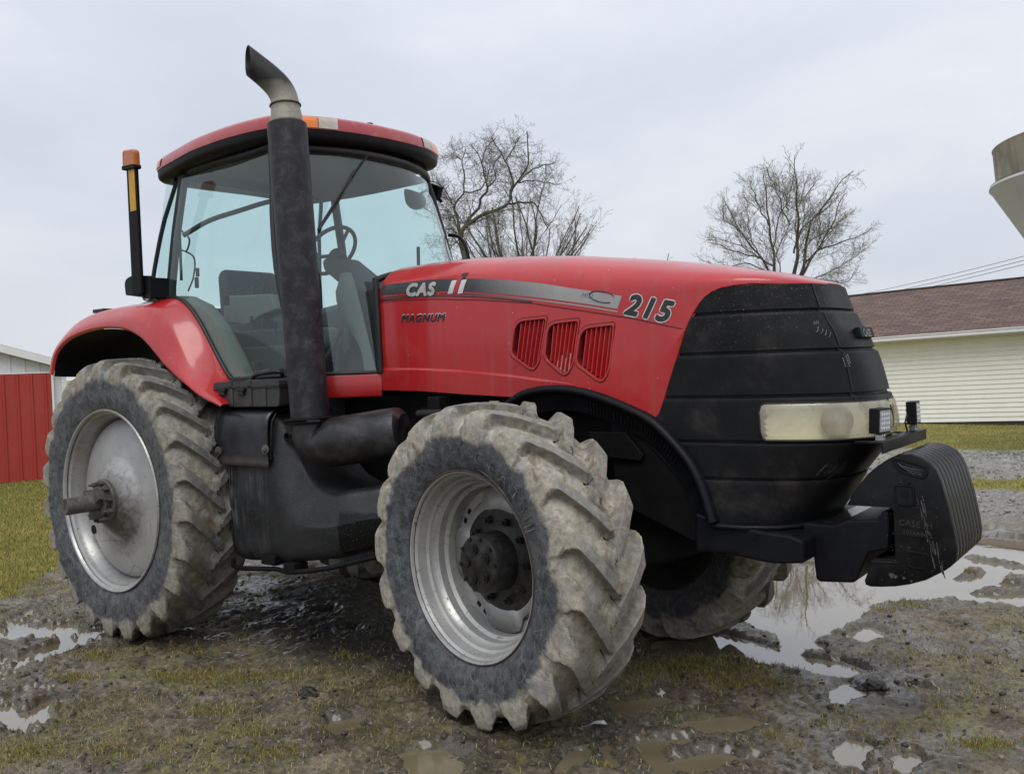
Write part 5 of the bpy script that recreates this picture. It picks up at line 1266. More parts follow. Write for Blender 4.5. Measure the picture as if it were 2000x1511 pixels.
be=MB(); be.tube([(.885,-.80,1.49),(.875,-.90,1.48),(.868,-.96,1.45),(.868,-.98,1.38),(.88,-.985,1.30)],.045,10); be.build('cover_end_pad',MTANK,bpo,smooth=60)
for x,z in((.908,1.237),(1.386,1.262)):
    w=MB(); w.cyl((x,-1.030,z),(x,-1.042,z),.030,20); w.cyl((x,-1.040,z),(x,-1.052,z),.017,6); w.cyl((x,-1.05,z),(x,-1.058,z),.008,8); w.build('cover_bolt',MAXLE,bpo,bevel=.002)

# ---------------------------------------------------------------- black case lying on the tank
tb=empty('tool_case',(1.155,-.872,1.512)); tag(tb,'scuffed black plastic tool case with two latches lying on the fuel tank beside the exhaust','tool case')
MCASE=simple('scuffed_case_plastic',(.030,.030,.031),.5,0,.3,8,(.09,.09,.09),.35,.002,dscale=14)
def caseobj(name,mb,mat,parent,**k): o=mb.build(name,mat,parent,**k); return o
c1=MB(); c1.prism(rnd([(-.255,0.0,.02),(.33,.005,.02),(.345,.125,.012),(-.305,.115,.012)]),-.13,.14); cb=c1.build('case_body',MCASE,tb,bevel=.008)
c2=MB(); c2.prism(rnd([(-.315,.119,.008),(.350,.129,.008),(.345,.172,.02),(-.305,.158,.02)]),-.137,.145); c2.prism([(-.315,.112),(.35,.122),(.35,.127),(-.315,.117)],-.140,.147); cl=c2.build('case_lid',MCASE,tb,bevel=.008)
c3=MB()
for x in(-.215,-.02): c3.prism([(x-.035,.10),(x+.045,.102),(x+.045,.122),(x-.035,.12)],-.152,-.137); c3.prism([(x-.03,.075),(x+.03,.076),(x+.025,.104),(x-.025,.103)],-.148,-.13)
split(c3.build('case_latches',MRUBBER,tb,bevel=.003),'case_latch')
c4=MB()
for x in(-.13,.06,.2): c4.prism([(x-.018,.005),(x+.018,.006),(x+.02,.115),(x-.02,.114)],-.138,-.128)
for x in(-.13,.06): c4.prism([(x-.02,.13),(x+.02,.13),(x+.02,.168),(x-.02,.166)],-.143,-.13); c4.box((x,0,.167),(.04,.27,.006))
split(c4.build('case_ribs',MCASE,tb,bevel=.004),'case_rib',0)
h=MB(); h.prism(rnd([(-.06,-.05,.02),(.16,-.05,.02),(.16,.05,.02),(-.06,.05,.02)]),.166,.178,'z'); h.build('handle_recess',MRUBBER,tb) if False else None
c5=MB(); c5.tube(smooth_curve([(-.08,-.02,.166),(-.03,-.02,.195),(.08,-.03,.208),(.17,-.02,.215),(.20,.0,.205),(.17,.03,.175)],24),.014,8); c5.build('case_handle',MRUBBER,tb,smooth=60)
c6=MB()
for k in range(6): x=-.005+.026*k; c6.box((x,-.03,.2165+.002*k),(.007,.022,.008),Matrix.Rotation(.35,3,'Z'))
c6.build('grip_ridge_pattern',simple('grey_grip',(.22,.22,.22),.5,0,.2),tb)
# ================================================================== GROUND
def hash2(i,j,seed):
    n=(i.astype(np.int64)*374761393+j.astype(np.int64)*668265263+seed*982451653)&0x7fffffff
    n=((n^(n>>13))*1274126177)&0x7fffffff; return ((n^(n>>16))&0xffff)/65535.0
def vnoise(x,y,seed=0):
    i=np.floor(x); j=np.floor(y); u=x-i; v=y-j; u=u*u*u*(u*(u*6-15)+10); v=v*v*v*(v*(v*6-15)+10)
    a=hash2(i,j,seed); b=hash2(i+1,j,seed); c=hash2(i,j+1,seed); d=hash2(i+1,j+1,seed)
    return (a*(1-u)+b*u)*(1-v)+(c*(1-u)+d*u)*v
def fbm(x,y,f,o=4,seed=0,g=.5):
    s=0;a=1;t=0
    for k in range(o):
        ca,sa=math.cos(k*1.1),math.sin(k*1.1); xx=(x*ca-y*sa)*f+k*13.7; yy=(x*sa+y*ca)*f+k*7.1
        s=s+a*vnoise(xx,yy,seed+k); t+=a; a*=g; f*=2.03
    return s/t-.5
def sdf(poly,x,y):
    P=np.array(poly); d=np.full(x.shape,1e9); ins=np.zeros(x.shape,bool); n=len(P); j=n-1
    for i in range(n):
        a=P[j]; b=P[i]; e=b-a; wx=x-a[0]; wy=y-a[1]; t=np.clip((wx*e[0]+wy*e[1])/(e@e+1e-12),0,1)
        d=np.minimum(d,(wx-e[0]*t)**2+(wy-e[1]*t)**2)
        c=((b[1]>y)!=(a[1]>y))&(x<(a[0]-b[0])*(y-b[1])/(a[1]-b[1]+1e-12)+b[0]); ins^=c; j=i
    d=np.sqrt(d); return np.where(ins,-d,d)
PUD={
'big':[(2.9,1.9),(3.51,1.25),(3.66,1.21),(3.87,1.0),(3.79,1.40),(3.91,1.98),(3.86,2.27),(4.32,2.7),(4.81,2.7),(5.09,2.87),(5.9,3.4),(6.2,5.6),(4.90,5.30),(4.60,5.20),(4.08,4.90),(4.06,3.7),(3.13,3.07)],
'band':[(2.83,0.92),(3.37,0.99),(3.67,0.93),(3.93,0.83),(4.13,0.87),(4.33,0.77),(4.23,0.64),(4.06,0.63),(3.90,0.65),(3.55,0.59),(3.11,0.51)],
'b1':[(3.99,1.29),(4.08,1.63),(4.23,1.50),(4.15,1.27)],'c1':[(4.24,0.37),(4.27,0.54),(4.36,0.44),(4.32,0.25)],'d1':[(4.54,0.65),(4.77,0.71),(4.64,0.59)],
'e1':[(4.50,-0.28),(4.52,-0.18),(4.60,-0.21),(4.58,-0.36),(4.62,-0.43),(4.57,-0.44)],'f1':[(4.74,-0.25),(4.78,-0.16),(4.83,-0.25),(4.80,-0.39),(4.77,-0.35)],
'm1':[(3.73,-0.51),(3.82,-0.36),(3.97,-0.20),(4.09,-0.21),(4.03,-0.40),(3.86,-0.48)],'m2':[(3.34,-0.40),(3.50,-0.19),(3.64,-0.17),(3.54,-0.42),(3.45,-0.52)],
'm3':[(3.95,-0.83),(4.04,-0.65),(4.22,-0.62),(4.12,-0.78),(4.07,-0.87),(4.01,-0.88)],'m4':[(3.73,-0.77),(3.89,-0.57),(3.92,-0.59),(3.78,-0.79)],
'm5':[(3.79,-0.81),(3.84,-0.79),(4.00,-0.97),(3.96,-1.00)],'m6':[(3.53,-0.78),(3.56,-0.76),(3.76,-1.02),(3.72,-1.05)],'m7':[(3.50,-1.00),(3.55,-0.92),(3.63,-1.04),(3.59,-1.22),(3.55,-1.19)],
'm8':[(2.33,-1.45),(2.28,-1.36),(2.36,-1.26),(2.45,-1.37),(2.46,-1.48)],'m9':[(2.88,-1.44),(2.95,-1.31),(3.12,-1.31),(3.22,-1.49),(3.10,-1.57)],'m10':[(2.84,-1.02),(2.88,-0.93),(2.91,-1.02)],
'l1':[(-1.47,-1.33),(-1.46,-1.16),(-1.24,-1.28)],'l2':[(-0.92,-1.63),(-0.95,-1.41),(-0.60,-1.24),(-0.48,-1.34),(-0.55,-1.48),(-0.71,-1.62)],
'l3':[(0.46,-2.21),(0.47,-2.11),(0.61,-2.20),(0.63,-2.27)],'l4':[(0.78,-2.26),(0.78,-2.16),(0.88,-2.13),(0.87,-2.25)],'l5':[(-0.11,-1.97),(-0.10,-1.85),(0.06,-1.95),(0.05,-2.03)],'l6':[(-0.26,-1.72),(-0.33,-1.38),(-0.17,-1.44),(-0.09,-1.73)],
'u1':[(.55,-.02),(.62,.05),(.70,.02),(.62,-.06)],'u2':[(1.05,-.25),(1.12,-.2),(1.2,-.24),(1.1,-.3)],'u3':[(.1,.9),(.5,1.0),(.9,.95),(.4,.82)],'far':[(-1.5,9.6),(1,10.2),(3.4,9.75),(1,9.9)]}
ISL=[[(4.24,3.24),(4.26,3.70),(4.39,3.59),(4.40,3.43),(4.28,3.23)],[(4.13,4.07),(4.19,4.24),(4.38,4.11),(4.62,3.97),(4.72,3.81),(4.44,3.97),(4.24,3.97)],[(4.56,3.24),(4.57,3.51),(4.73,3.72),(4.80,3.24),(4.67,3.31)],[(4.41,2.81),(4.49,3.02),(4.77,3.15),(4.79,3.03),(4.56,2.86)]]
LAWN=[(-1.62,-1.75),(-1.74,-1.29),(-1.77,-1.0),(-2.25,-.45),(-3.6,.3),(-6.0,2.2),(-9.0,6.0),(-40,20),(-60,-20),(-6,-9)]
def bands(x,y):
    """distance from the house wall: grass, gravel drive, verge, gravel"""
    s=18.6-.25*0-y+.30*(x-2.4)*0; t=y-.33*(x-2.4)
    return t
WATER=-.074
def ground_fields(x,y):
    far=np.clip((np.hypot(x-2.5,y)-9)/6,0,1)
    h=-.050+.020*fbm(x,y,.9,3,1)+.022*fbm(x,y,3.1,4,5)
    mud=fbm(x,y,9,5,9,.62); h=h+(.040*mud)*(1-far*.5)
    rid=1-np.abs(fbm(x,y,14,3,21)*2); h=h+.012*(rid-.8)
    det=fbm(x,y,24,3,23,.7); det2=fbm(x,y,42,2,29); h=h+(.014*det2+.020*det+.055*np.maximum(0,fbm(x,y,7.5,3,27)-.10))*(1-far)
    # drag marks left by the tyres under and behind the tractor
    tr=np.exp(-((y+.95)/.35)**2)*np.clip((1.5-x)/1.5,0,1)+np.exp(-((y-.2)/.9)**2)*np.clip((2.2-x)/2,0,1)*.7
    h=h+.018*tr*np.sin(x*26+5*fbm(x,y,2,2,33))*.6
    wob=fbm(x,y,5,4,40)*.26+fbm(x,y,17,3,44)*.12
    d=np.full(x.shape,1e9)
    for k,P in PUD.items():
        sc=.16 if k not in('big','far') else .9
        if k[0]=='l': P=[(a+(a-np.mean([q[0] for q in P]))*.5,b+(b-np.mean([q[1] for q in P]))*.5) for a,b in P]
        if k[0]=='l':
            d=np.minimum(d,sdf(P,x,y)-.03+.42*fbm(x,y,7,4,47)+.22*fbm(x,y,20,2,48)-.02); continue
        d=np.minimum(d,sdf(P,x,y)-(.025 if k!='big' else 0)+wob*(.55 if k!='big' else 1.0)*(.42 if sc<.5 else 1))
    d=np.minimum(d,sdf(PUD['big'],x,y)-.10+wob*.8)
    for P in ISL: d=np.maximum(d,-(sdf(P,x,y)+wob*.35))
    sm=np.clip(d/.07,-1,1)
    dry=np.maximum(h,WATER+.010+.016*np.abs(mud))
    wetz=WATER-.018+.028*mud+.016*det+.010*det2
    t=np.clip((d+.04)/.08,0,1); t=t*t*(3-2*t)
    h=wetz*(1-t)+dry*t
    rim=np.exp(-((d-.05)/.035)**2); h=h+.010*rim
    # tyres settle into the mud
    def well(cx,cy,r,dz): return dz*np.exp(-(((x-cx)/r)**2+((y-cy)/(r*.8))**2))
    h=h+well(3.25,-.80,.30,.022)+well(3.05,-1.25,.16,.02)+well(.0,-1.4,.25,.015)-well(.05,-1.05,.25,.018)+well(.35,-1.05,.2,.01)
    lawn=np.clip((-(sdf(LAWN,x,y)+fbm(x,y,1.3,4,60)*.9))/.25,0,1)
    t_=bands(x,y)+fbm(x,y,.8,4,70)*1.1
    g1=np.clip((t_-12.55)/.5,0,1); g2=np.clip((t_-7.75)/.25,0,1)*np.clip((9.1-t_)/.25,0,1)
    grass=np.maximum(np.maximum(lawn,g1),g2)
    gravel=np.clip((t_-4.6)/2.0,0,1)*(1-g1)
    h=np.where(lawn>0,h*(1-lawn)+lawn*(-.045+.03*fbm(x,y,1.5,3,80)),h)
    farz=(-.045+.02*fbm(x,y,1.2,4,81)); h=h*(1-far*.7)+farz*far*.7
    wet=np.clip(1-d/.25,0,1)
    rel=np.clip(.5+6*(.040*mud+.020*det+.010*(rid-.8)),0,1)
    under_shade=np.clip(1-np.hypot((x-1.4)/2.2,(y-.15)/1.15),0,1)
    ground_fields.rel=rel
    return h,grass,gravel,wet,d,under_shade
def axis(lo,hi,step,far,grow=1.09):
    a=list(np.arange(lo,hi,step)); s=step; v=hi
    while v<far: v+=s; s*=grow; a.append(v)
    s=step; v=lo; b=[]
    while v>-far: v-=s; s*=grow; b.append(v)
    return np.array(b[::-1]+a)
ax=axis(-2.0,5.5,.0122,700); ay=axis(-2.75,3.4,.0122,700)
X,Y=np.meshgrid(ax,ay); H,GR,GV,WE,DD,UB=ground_fields(X,Y); REL=ground_fields.rel
nx,ny=len(ax),len(ay)
me=bpy.data.meshes.new('ground'); co=np.stack([X,Y,H],-1).reshape(-1,3)
idx=np.arange(nx*ny).reshape(ny,nx); F=np.stack([idx[:-1,:-1],idx[:-1,1:],idx[1:,1:],idx[1:,:-1]],-1).reshape(-1,4)
me.vertices.add(len(co)); me.vertices.foreach_set('co',co.astype(np.float32).ravel())
me.loops.add(F.size); me.loops.foreach_set('vertex_index',F.astype(np.int32).ravel()); me.polygons.add(len(F)); me.polygons.foreach_set('loop_start',np.arange(0,F.size,4,dtype=np.int32)); me.polygons.foreach_set('loop_total',np.full(len(F),4,dtype=np.int32)); me.polygons.foreach_set('use_smooth',np.ones(len(F),bool)); me.update(calc_edges=True)
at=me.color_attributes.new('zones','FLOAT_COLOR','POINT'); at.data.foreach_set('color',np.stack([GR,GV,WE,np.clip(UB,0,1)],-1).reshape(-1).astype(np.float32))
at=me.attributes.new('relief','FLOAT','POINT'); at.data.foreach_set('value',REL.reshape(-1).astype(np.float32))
gnd=bpy.data.objects.new('ground',me); COL.objects.link(gnd); tag(gnd,kind='structure')
def mat_ground():
    m,nt,out=newmat('wet_mud_gravel_and_turf'); g=N(nt); co=g.coord(); X=g.xyz(co)
    a=g.n('ShaderNodeVertexColor',layer_name='zones'); sp=g.n('ShaderNodeSeparateColor'); g.link(a.outputs[0],sp.inputs[0])
    n0=g.noise(.8,4,.6,co); n1=g.noise(5,6,.66,co,.3); n2=g.noise(34,5,.66,co); n3=g.noise(170,3,.6,co)
    f=g.math('ADD',g.math('MULTIPLY',n1,.55),g.math('MULTIPLY',n2,.45))
    c=g.ramp(f,[(.37,(.036,.026,.015)),(.45,(.110,.082,.048)),(.535,(.215,.166,.102)),(.63,(.36,.295,.20))])
    grey=g.ramp(n0,[(.45,0),(.65,.55)]); c=g.mix(grey,c,g.ramp(f,[(.38,(.045,.040,.033)),(.62,(.28,.255,.215))]))
    # stones and bits of straw
    vo=g.n('ShaderNodeTexVoronoi'); vo.inputs['Scale'].default_value=75; g.link(co,vo.inputs['Vector'])
    st=g.ramp(vo.outputs['Distance'],[(.12,1),(.22,0)]); sx=g.n('ShaderNodeSeparateColor'); g.link(vo.outputs['Color'],sx.inputs[0])
    st=g.math('MULTIPLY',st,g.ramp(sx.outputs[0],[(.80,0),(.84,1)])); c=g.mix(g.math('MULTIPLY',st,.7),c,g.mix(sx.outputs[1],(.10,.095,.085),(.24,.225,.195)))
    stw=g.noise(60,3,.6,g.coord((1,.12,1)),1.2); c=g.mix(g.ramp(stw,[(.66,0),(.70,.35)]),c,(.20,.15,.07))
    # mossy sward in the mud
    mo=g.math('MULTIPLY',g.ramp(g.noise(1.7,5,.7,co),[(.49,0),(.61,.75)]),g.ramp(n2,[(.42,.0),(.56,1)])); c=g.mix(mo,c,g.ramp(n3,[(.38,(.080,.095,.016)),(.62,(.34,.33,.065))]))
    # gravel
    gr=g.ramp(g.noise(22,5,.75,co),[(.3,(.15,.145,.13)),(.5,(.33,.32,.295)),(.72,(.52,.51,.48))]); gz=g.math('MULTIPLY',sp.outputs[1],g.ramp(n1,[(.3,.45),(.6,1)])); c=g.mix(gz,c,gr)
    # turf
    tf=g.ramp(g.math('ADD',g.math('MULTIPLY',g.noise(1.2,5,.65,co),.55),g.math('MULTIPLY',g.noise(16,5,.7,co),.45)),[(.34,(.10,.115,.02)),(.46,(.22,.21,.04)),(.57,(.34,.275,.075)),(.70,(.43,.35,.14))])
    gz=g.ramp(g.math('ADD',sp.outputs[0],g.math('MULTIPLY_ADD',n2,.6,-.3)),[(.3,0),(.6,1)]); c=g.mix(gz,c,tf)
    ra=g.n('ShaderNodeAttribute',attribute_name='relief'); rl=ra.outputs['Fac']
    cav=g.ramp(rl,[(.18,.75),(.50,0)]); cav=g.math('MULTIPLY',cav,g.math('SUBTRACT',1,gz)); c=g.mix(cav,c,(.018,.014,.010)); hi=g.math('MULTIPLY',g.ramp(rl,[(.60,0),(.9,.45)]),g.math('SUBTRACT',1,gz)); c=g.mix(hi,c,(.30,.265,.20))  # dips painted dark as crevice shade and damp, crests painted paler
    dk=g.math('MULTIPLY',sp.outputs[2],.55); c=g.mix(dk,c,g.mix(.5,c,(.02,.016,.011)))
    ub=g.ramp(a.outputs[1],[(.02,0),(.40,.88)]); c=g.mix(ub,c,(.012,.010,.008))  # shade under the tractor body painted into the mud colour
    r=g.math('SUBTRACT',g.math('MULTIPLY_ADD',n2,.55,.34),g.math('MULTIPLY',sp.outputs[2],.30))
    r=g.math('SUBTRACT',r,g.ramp(g.noise(2.3,4,.6,co),[(.48,0),(.60,.28)])); r=g.math('SUBTRACT',r,g.math('MULTIPLY',cav,.30))
    r=g.math('MAXIMUM',g.math('ADD',r,g.math('MULTIPLY',gz,.5)),.12)
    h=g.math('ADD',g.math('MULTIPLY',n2,.5),g.math('ADD',g.math('MULTIPLY',n3,.28),g.math('MULTIPLY',st,.2)))
    wm=g.math('MULTIPLY',g.ramp(g.noise(2.3,4,.6,co),[(.46,0),(.58,.8)]),g.math('SUBTRACT',1,gz)); wm=g.math('MAXIMUM',wm,g.math('MULTIPLY',sp.outputs[2],.8)); c=g.mix(g.math('MULTIPLY',wm,.35),c,(.02,.016,.012))
    g.bsdf(out,c,r,0,g.bump(h,1.0,.045),.6,wm,.14); return m
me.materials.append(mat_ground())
# standing water: one level sheet that shows wherever the mud dips below it
def mat_water():
    m,nt,out=newmat('muddy_standing_water'); g=N(nt); co=g.coord()
    n=g.noise(1.6,4,.55,co); d=g.n('ShaderNodeBsdfDiffuse'); g.link(g.ramp(n,[(.3,(.15,.12,.07)),(.7,(.23,.19,.12))]),d.inputs[0])
    gl=g.n('ShaderNodeBsdfGlossy'); gl.inputs['Roughness'].default_value=.015; nb=g.bump(g.noise(9,3,.5,co),.02,.01); g.link(nb,gl.inputs['Normal'])
    lw=g.n('ShaderNodeLayerWeight'); lw.inputs[0].default_value=.5; g.link(nb,lw.inputs['Normal']); fr=g.n('ShaderNodeMath',operation='MULTIPLY_ADD'); g.link(g.math('POWER',lw.outputs['Facing'],2.6),fr.inputs[0]); fr.inputs[1].default_value=.93; fr.inputs[2].default_value=.05
    mx=g.n('ShaderNodeMixShader'); g.link(fr.outputs[0],mx.inputs[0]); g.link(d.outputs[0],mx.inputs[1]); g.link(gl.outputs[0],mx.inputs[2]); g.link(mx.outputs[0],out.inputs[0]); return m
wa=MB(); wa.add([(-2.6,-3.2,WATER),(7.5,-3.2,WATER),(7.5,7,WATER),(-2.6,7,WATER)],[(0,1,2,3)]); tag(wa.build('water',mat_water()),kind='structure')

# ------------------------------------------------------------------ grass, straw, stones
def field_at(x,y): return ground_fields(np.asarray(x,float),np.asarray(y,float))
def blades(name,px,py,pz,hmin,hmax,wid,cols,seed,lean=.7):
    r=np.random.default_rng(seed); n=len(px); a=r.uniform(0,2*PI,n); h=r.uniform(hmin,hmax,n); ln=h*r.uniform(.1,lean,n)
    dx,dy=np.cos(a),np.sin(a); b=r.uniform(0,2*PI,n); sx,sy=np.cos(b)*wid*.5,np.sin(b)*wid*.5
    V=np.empty((n,5,3)); V[:,0]=np.stack([px-sx,py-sy,pz-.004],1); V[:,1]=np.stack([px+sx,py+sy,pz-.004],1)
    mx=px+dx*ln*.35; my=py+dy*ln*.35; V[:,2]=np.stack([mx-sx*.8,my-sy*.8,pz+h*.6],1); V[:,3]=np.stack([mx+sx*.8,my+sy*.8,pz+h*.6],1)
    V[:,4]=np.stack([px+dx*ln,py+dy*ln,pz+h*(1-.25*ln/h)],1)
    base=np.arange(n)*5
    me=bpy.data.meshes.new(name); me.vertices.add(n*5); me.vertices.foreach_set('co',V.astype(np.float32).ravel())
    q=np.stack([base,base+1,base+3,base+2],1); t=np.stack([base+2,base+3,base+4],1)
    loops=np.concatenate([q,t],1).ravel(); ls=(np.arange(n)[:,None]*7+np.array([0,4])).ravel(); lt=np.tile([4,3],n)
    me.loops.add(len(loops)); me.loops.foreach_set('vertex_index',loops.astype(np.int32)); me.polygons.add(2*n); me.polygons.foreach_set('loop_start',ls.astype(np.int32)); me.polygons.foreach_set('loop_total',lt.astype(np.int32)); me.update(calc_edges=True)
    k=r.integers(0,len(cols),n); C=np.array(cols)[k]*r.uniform(.7,1.3,(n,1)); C=np.concatenate([C,np.ones((n,1))],1)
    at=me.color_attributes.new('tint','FLOAT_COLOR','POINT'); at.data.foreach_set('color',np.repeat(C,5,0).astype(np.float32).ravel())
    o=bpy.data.objects.new(name,me); COL.objects.link(o); me.materials.append(MBLADE); return o
def mat_blade():
    m,nt,out=newmat('grass_blades'); g=N(nt); a=g.n('ShaderNodeVertexColor',layer_name='tint')
    b=g.bsdf(None,a.outputs[0],.55,0,None,.3); tr=g.n('ShaderNodeBsdfTranslucent'); g.link(a.outputs[0],tr.inputs[0]); mx=g.n('ShaderNodeMixShader'); mx.inputs[0].default_value=.3
    g.link(b.outputs[0],mx.inputs[1]); g.link(tr.outputs[0],mx.inputs[2]); g.link(mx.outputs[0],out.inputs[0]); return m
MBLADE=mat_blade()
GREEN=[(.19,.22,.035),(.30,.285,.055),(.37,.31,.075),(.15,.18,.04)]; STRAW=[(.50,.39,.17),(.40,.30,.12),(.32,.23,.10)]
def in_poly(n,poly,seed):
    r=np.random.default_rng(seed); P=np.array(poly); out=[];c=0
    while c<n:
        x=r.uniform(P[:,0].min(),P[:,0].max(),n*2); y=r.uniform(P[:,1].min(),P[:,1].max(),n*2); k=sdf(poly,x,y)<0; out.append(np.stack([x[k],y[k]],1)); c+=k.sum()
    return np.concatenate(out)[:n]
L1=in_poly(42000,[(-1.5,-1.9),(-12.0,1.6),(-11,4.2),(-1.6,-.2)],1); L2=in_poly(26000,[(-1.5,-2.2),(-4,-5),(-13,-2),(-12,5),(-5,2.5),(-1.9,-.2)],2)
L3=in_poly(24000,[(-1.5,11.5),(5.8,12.2),(7,18.5),(-2.5,18.5)],3); L4=in_poly(9000,[(.5,6.6),(5.8,7.6),(5.8,9.8),(.5,9.0)],4)
A=np.concatenate([L1,L2,L3,L4]); h,gr,gv,we,d,ub=field_at(A[:,0],A[:,1]); k=rng.random(len(A))<np.clip(gr*1.2-.1,0,1); A=A[k]; h=h[k]
dist=np.hypot(A[:,0]-5.8,A[:,1]+4.4)
tag(blades('lawn_grass',A[:,0],A[:,1],h,.02,.055,.007,GREEN*2+STRAW,5,.9),kind='stuff')
# tufts and thin sward in the mud
TUF=[(1.28,-1.30,.45,.16,.62,900),(1.05,-1.45,.3,.12,.5,350),(1.35,-2.48,.22,.14,.3,420),(.51,-1.81,.16,.08,.5,260),(.24,-1.53,.12,.08,.3,260),(1.69,-1.63,.18,.10,.4,260),(2.37,-1.81,.16,.10,.4,240),(2.1,-1.7,.16,.10,.4,200),(3.47,.28,.42,.16,.45,1300),(3.85,.22,.35,.12,.45,600),(4.99,.03,.10,.05,.4,130),(5.08,.1,.08,.05,.4,80),(4.16,2.26,.18,.14,.4,260),(4.01,1.99,.2,.12,.4,200),(-2.2,-.75,.4,.2,.4,500),(-1.9,-1.0,.3,.14,.4,300),(1.66,-.61,.16,.1,.4,120),(3.73,-1.07,.06,.04,.4,60),(4.32,3.45,.06,.06,0,90),(4.6,3.3,.06,.06,0,70),(.7,-1.1,.25,.1,.5,160),(4.5,1.6,.4,.2,.4,120),(4.9,1.3,.4,.25,.4,160),(4.2,-.35,.06,.05,.4,50),(.9,-2.1,.2,.1,.5,200),(1.7,-2.2,.25,.12,.5,260),(3.05,-1.75,.2,.1,.5,120),(1.9,-.9,.3,.15,.5,120),(-.3,-1.25,.3,.12,.3,200),(0.0,-2.1,.2,.1,.5,160)]
P=[]
for cx,cy,rx,ry,an,nn in TUF:
    u=rng.normal(0,.5,(nn*2,2))*[rx,ry]; c,s=math.cos(an),math.sin(an); P.append(np.stack([cx+u[:,0]*c-u[:,1]*s,cy+u[:,0]*s+u[:,1]*c],1)) 
S=in_poly(70000,[(-1.8,-1.9),(1.4,-2.75),(5.6,-.3),(5.6,3.2),(2.2,.6),(-1.2,.2)],9); k=(fbm(S[:,0],S[:,1],1.6,4,90)+.9*fbm(S[:,0],S[:,1],5,3,91))>(.13+.07*np.clip((S[:,0]-1.6)/3,0,1)); S=S[k]
A=np.concatenate(P+[S]); h,gr,gv,we,d,ub=field_at(A[:,0],A[:,1]); k=(d>.012)&(ub<.35); A=A[k]; h=h[k]
tag(blades('grass_tufts',A[:,0],A[:,1],h,.006,.030,.0036,[(.21,.22,.035),(.27,.25,.055),(.15,.16,.035),(.32,.26,.085)]+STRAW[1:],12,1.3),kind='stuff')
# flattened straw
S=in_poly(6500,[(-1.8,-1.9),(1.4,-2.75),(5.6,-.3),(5.6,3.2),(2.2,.6),(-1.2,.2)],14); h,gr,gv,we,d,ub=field_at(S[:,0],S[:,1]); k=(d>.01)&(fbm(S[:,0],S[:,1],1.2,3,95)>-.08); S=S[k]; h=h[k]
r=np.random.default_rng(3); st=MB()
for (x,y),z in zip(S,h):
    a=r.uniform(0,2*PI); L=r.uniform(.012,.05); w=.0012; dx,dy=math.cos(a)*L/2,math.sin(a)*L/2; nx_,ny_=-math.sin(a)*w,math.cos(a)*w; t=r.uniform(0,.012)
    st.add([(x-dx-nx_,y-dy-ny_,z+.004),(x-dx+nx_,y-dy+ny_,z+.004),(x+nx_,y+ny_,z+.009+t),(x-nx_,y-ny_,z+.009+t),(x+dx-nx_,y+dy-ny_,z+.004),(x+dx+nx_,y+dy+ny_,z+.004)],[(0,1,2,3),(3,2,5,4)])
tag(st.build('straw',simple('wet_straw',(.34,.26,.13),.6,0,.4,40)),kind='stuff')
# pebbles and mud crumbs
def pebbles(name,S,h,smin,smax,mat,seed):
    r=np.random.default_rng(seed); mb=MB(); t=(1+5**.5)/2
    IC=np.array([(-1,t,0),(1,t,0),(-1,-t,0),(1,-t,0),(0,-1,t),(0,1,t),(0,-1,-t),(0,1,-t),(t,0,-1),(t,0,1),(-t,0,-1),(-t,0,1)])/1.9
    IF=[(0,11,5),(0,5,1),(0,1,7),(0,7,10),(0,10,11),(1,5,9),(5,11,4),(11,10,2),(10,7,6),(7,1,8),(3,9,4),(3,4,2),(3,2,6),(3,6,8),(3,8,9),(4,9,5),(2,4,11),(6,2,10),(8,6,7),(9,8,1)]
    for (x,y),z in zip(S,h):
        s=smin+(smax-smin)*r.random()**3; k=IC*r.uniform(.75,1.2,(12,1))*[s,s*r.uniform(.6,1),s*r.uniform(.4,.8)]; a=r.uniform(0,2*PI); c,q=math.cos(a),math.sin(a)
        mb.add([(x+u*c-v*q,y+u*q+v*c,z+w+s*.12) for u,v,w in k],IF)
    return tag(mb.build(name,mat,smooth=60),kind='stuff')
VIS=[(-1.8,-1.9),(1.4,-2.75),(5.6,-.3),(5.8,3.4),(2.2,.9),(-1.2,.5)]
S=in_poly(2600,VIS,21); h,gr,gv,we,d,ub=field_at(S[:,0],S[:,1]); k=d>.0; pebbles('mud_crumbs',S[k],h[k],.004,.022,simple('mud_crumb',(.045,.036,.025),.6,0,.5,30),4)
S=in_poly(1500,VIS,22); h,gr,gv,we,d,ub=field_at(S[:,0],S[:,1]); k=d>.0; pebbles('gravel_stones',S[k],h[k],.003,.013,simple('wet_stone',(.17,.16,.14),.4,0,.5,30),6)
S=in_poly(9000,[(.2,5.6),(5.8,6.2),(6.5,13.2),(-1.5,12.2)],23); h,gr,gv,we,d,ub=field_at(S[:,0],S[:,1]); k=gr<.3; pebbles('drive_gravel',S[k],h[k],.008,.035,simple('drive_stone',(.25,.24,.22),.7,0,.45,8),8)
# a few clods that stand out
for (x,y,s,lab) in((4.43,.50,.045,'dark mud clod lying beside the thin bright puddles ahead of the front tyre'),(1.93,-1.22,.05,'dark clump of mud and roots on the ground between the front and rear wheels')):
    hh=float(field_at(np.array([x]),np.array([y]))[0][0]); mb=MB(); bm=bmesh.new(); bmesh.ops.create_icosphere(bm,subdivisions=3,radius=1)
    for v in bm.verts:
        n=1+.45*mnoise.noise(v.co*1.6+Vector((x*9,y,0)))+.22*mnoise.noise(v.co*5); v.co=Vector((v.co.x*s*1.3*n,v.co.y*s*n,v.co.z*s*.6*n))
    me=bpy.data.meshes.new('mud_clod'); bm.to_mesh(me); bm.free(); o=bpy.data.objects.new('mud_clod',me); COL.objects.link(o); o.location=(x,y,hh+s*.2); me.materials.append(simple('clod_mud',(.022,.018,.013),.45,0,.4,40,None,0,.01)); tag(o,lab,'mud clod')
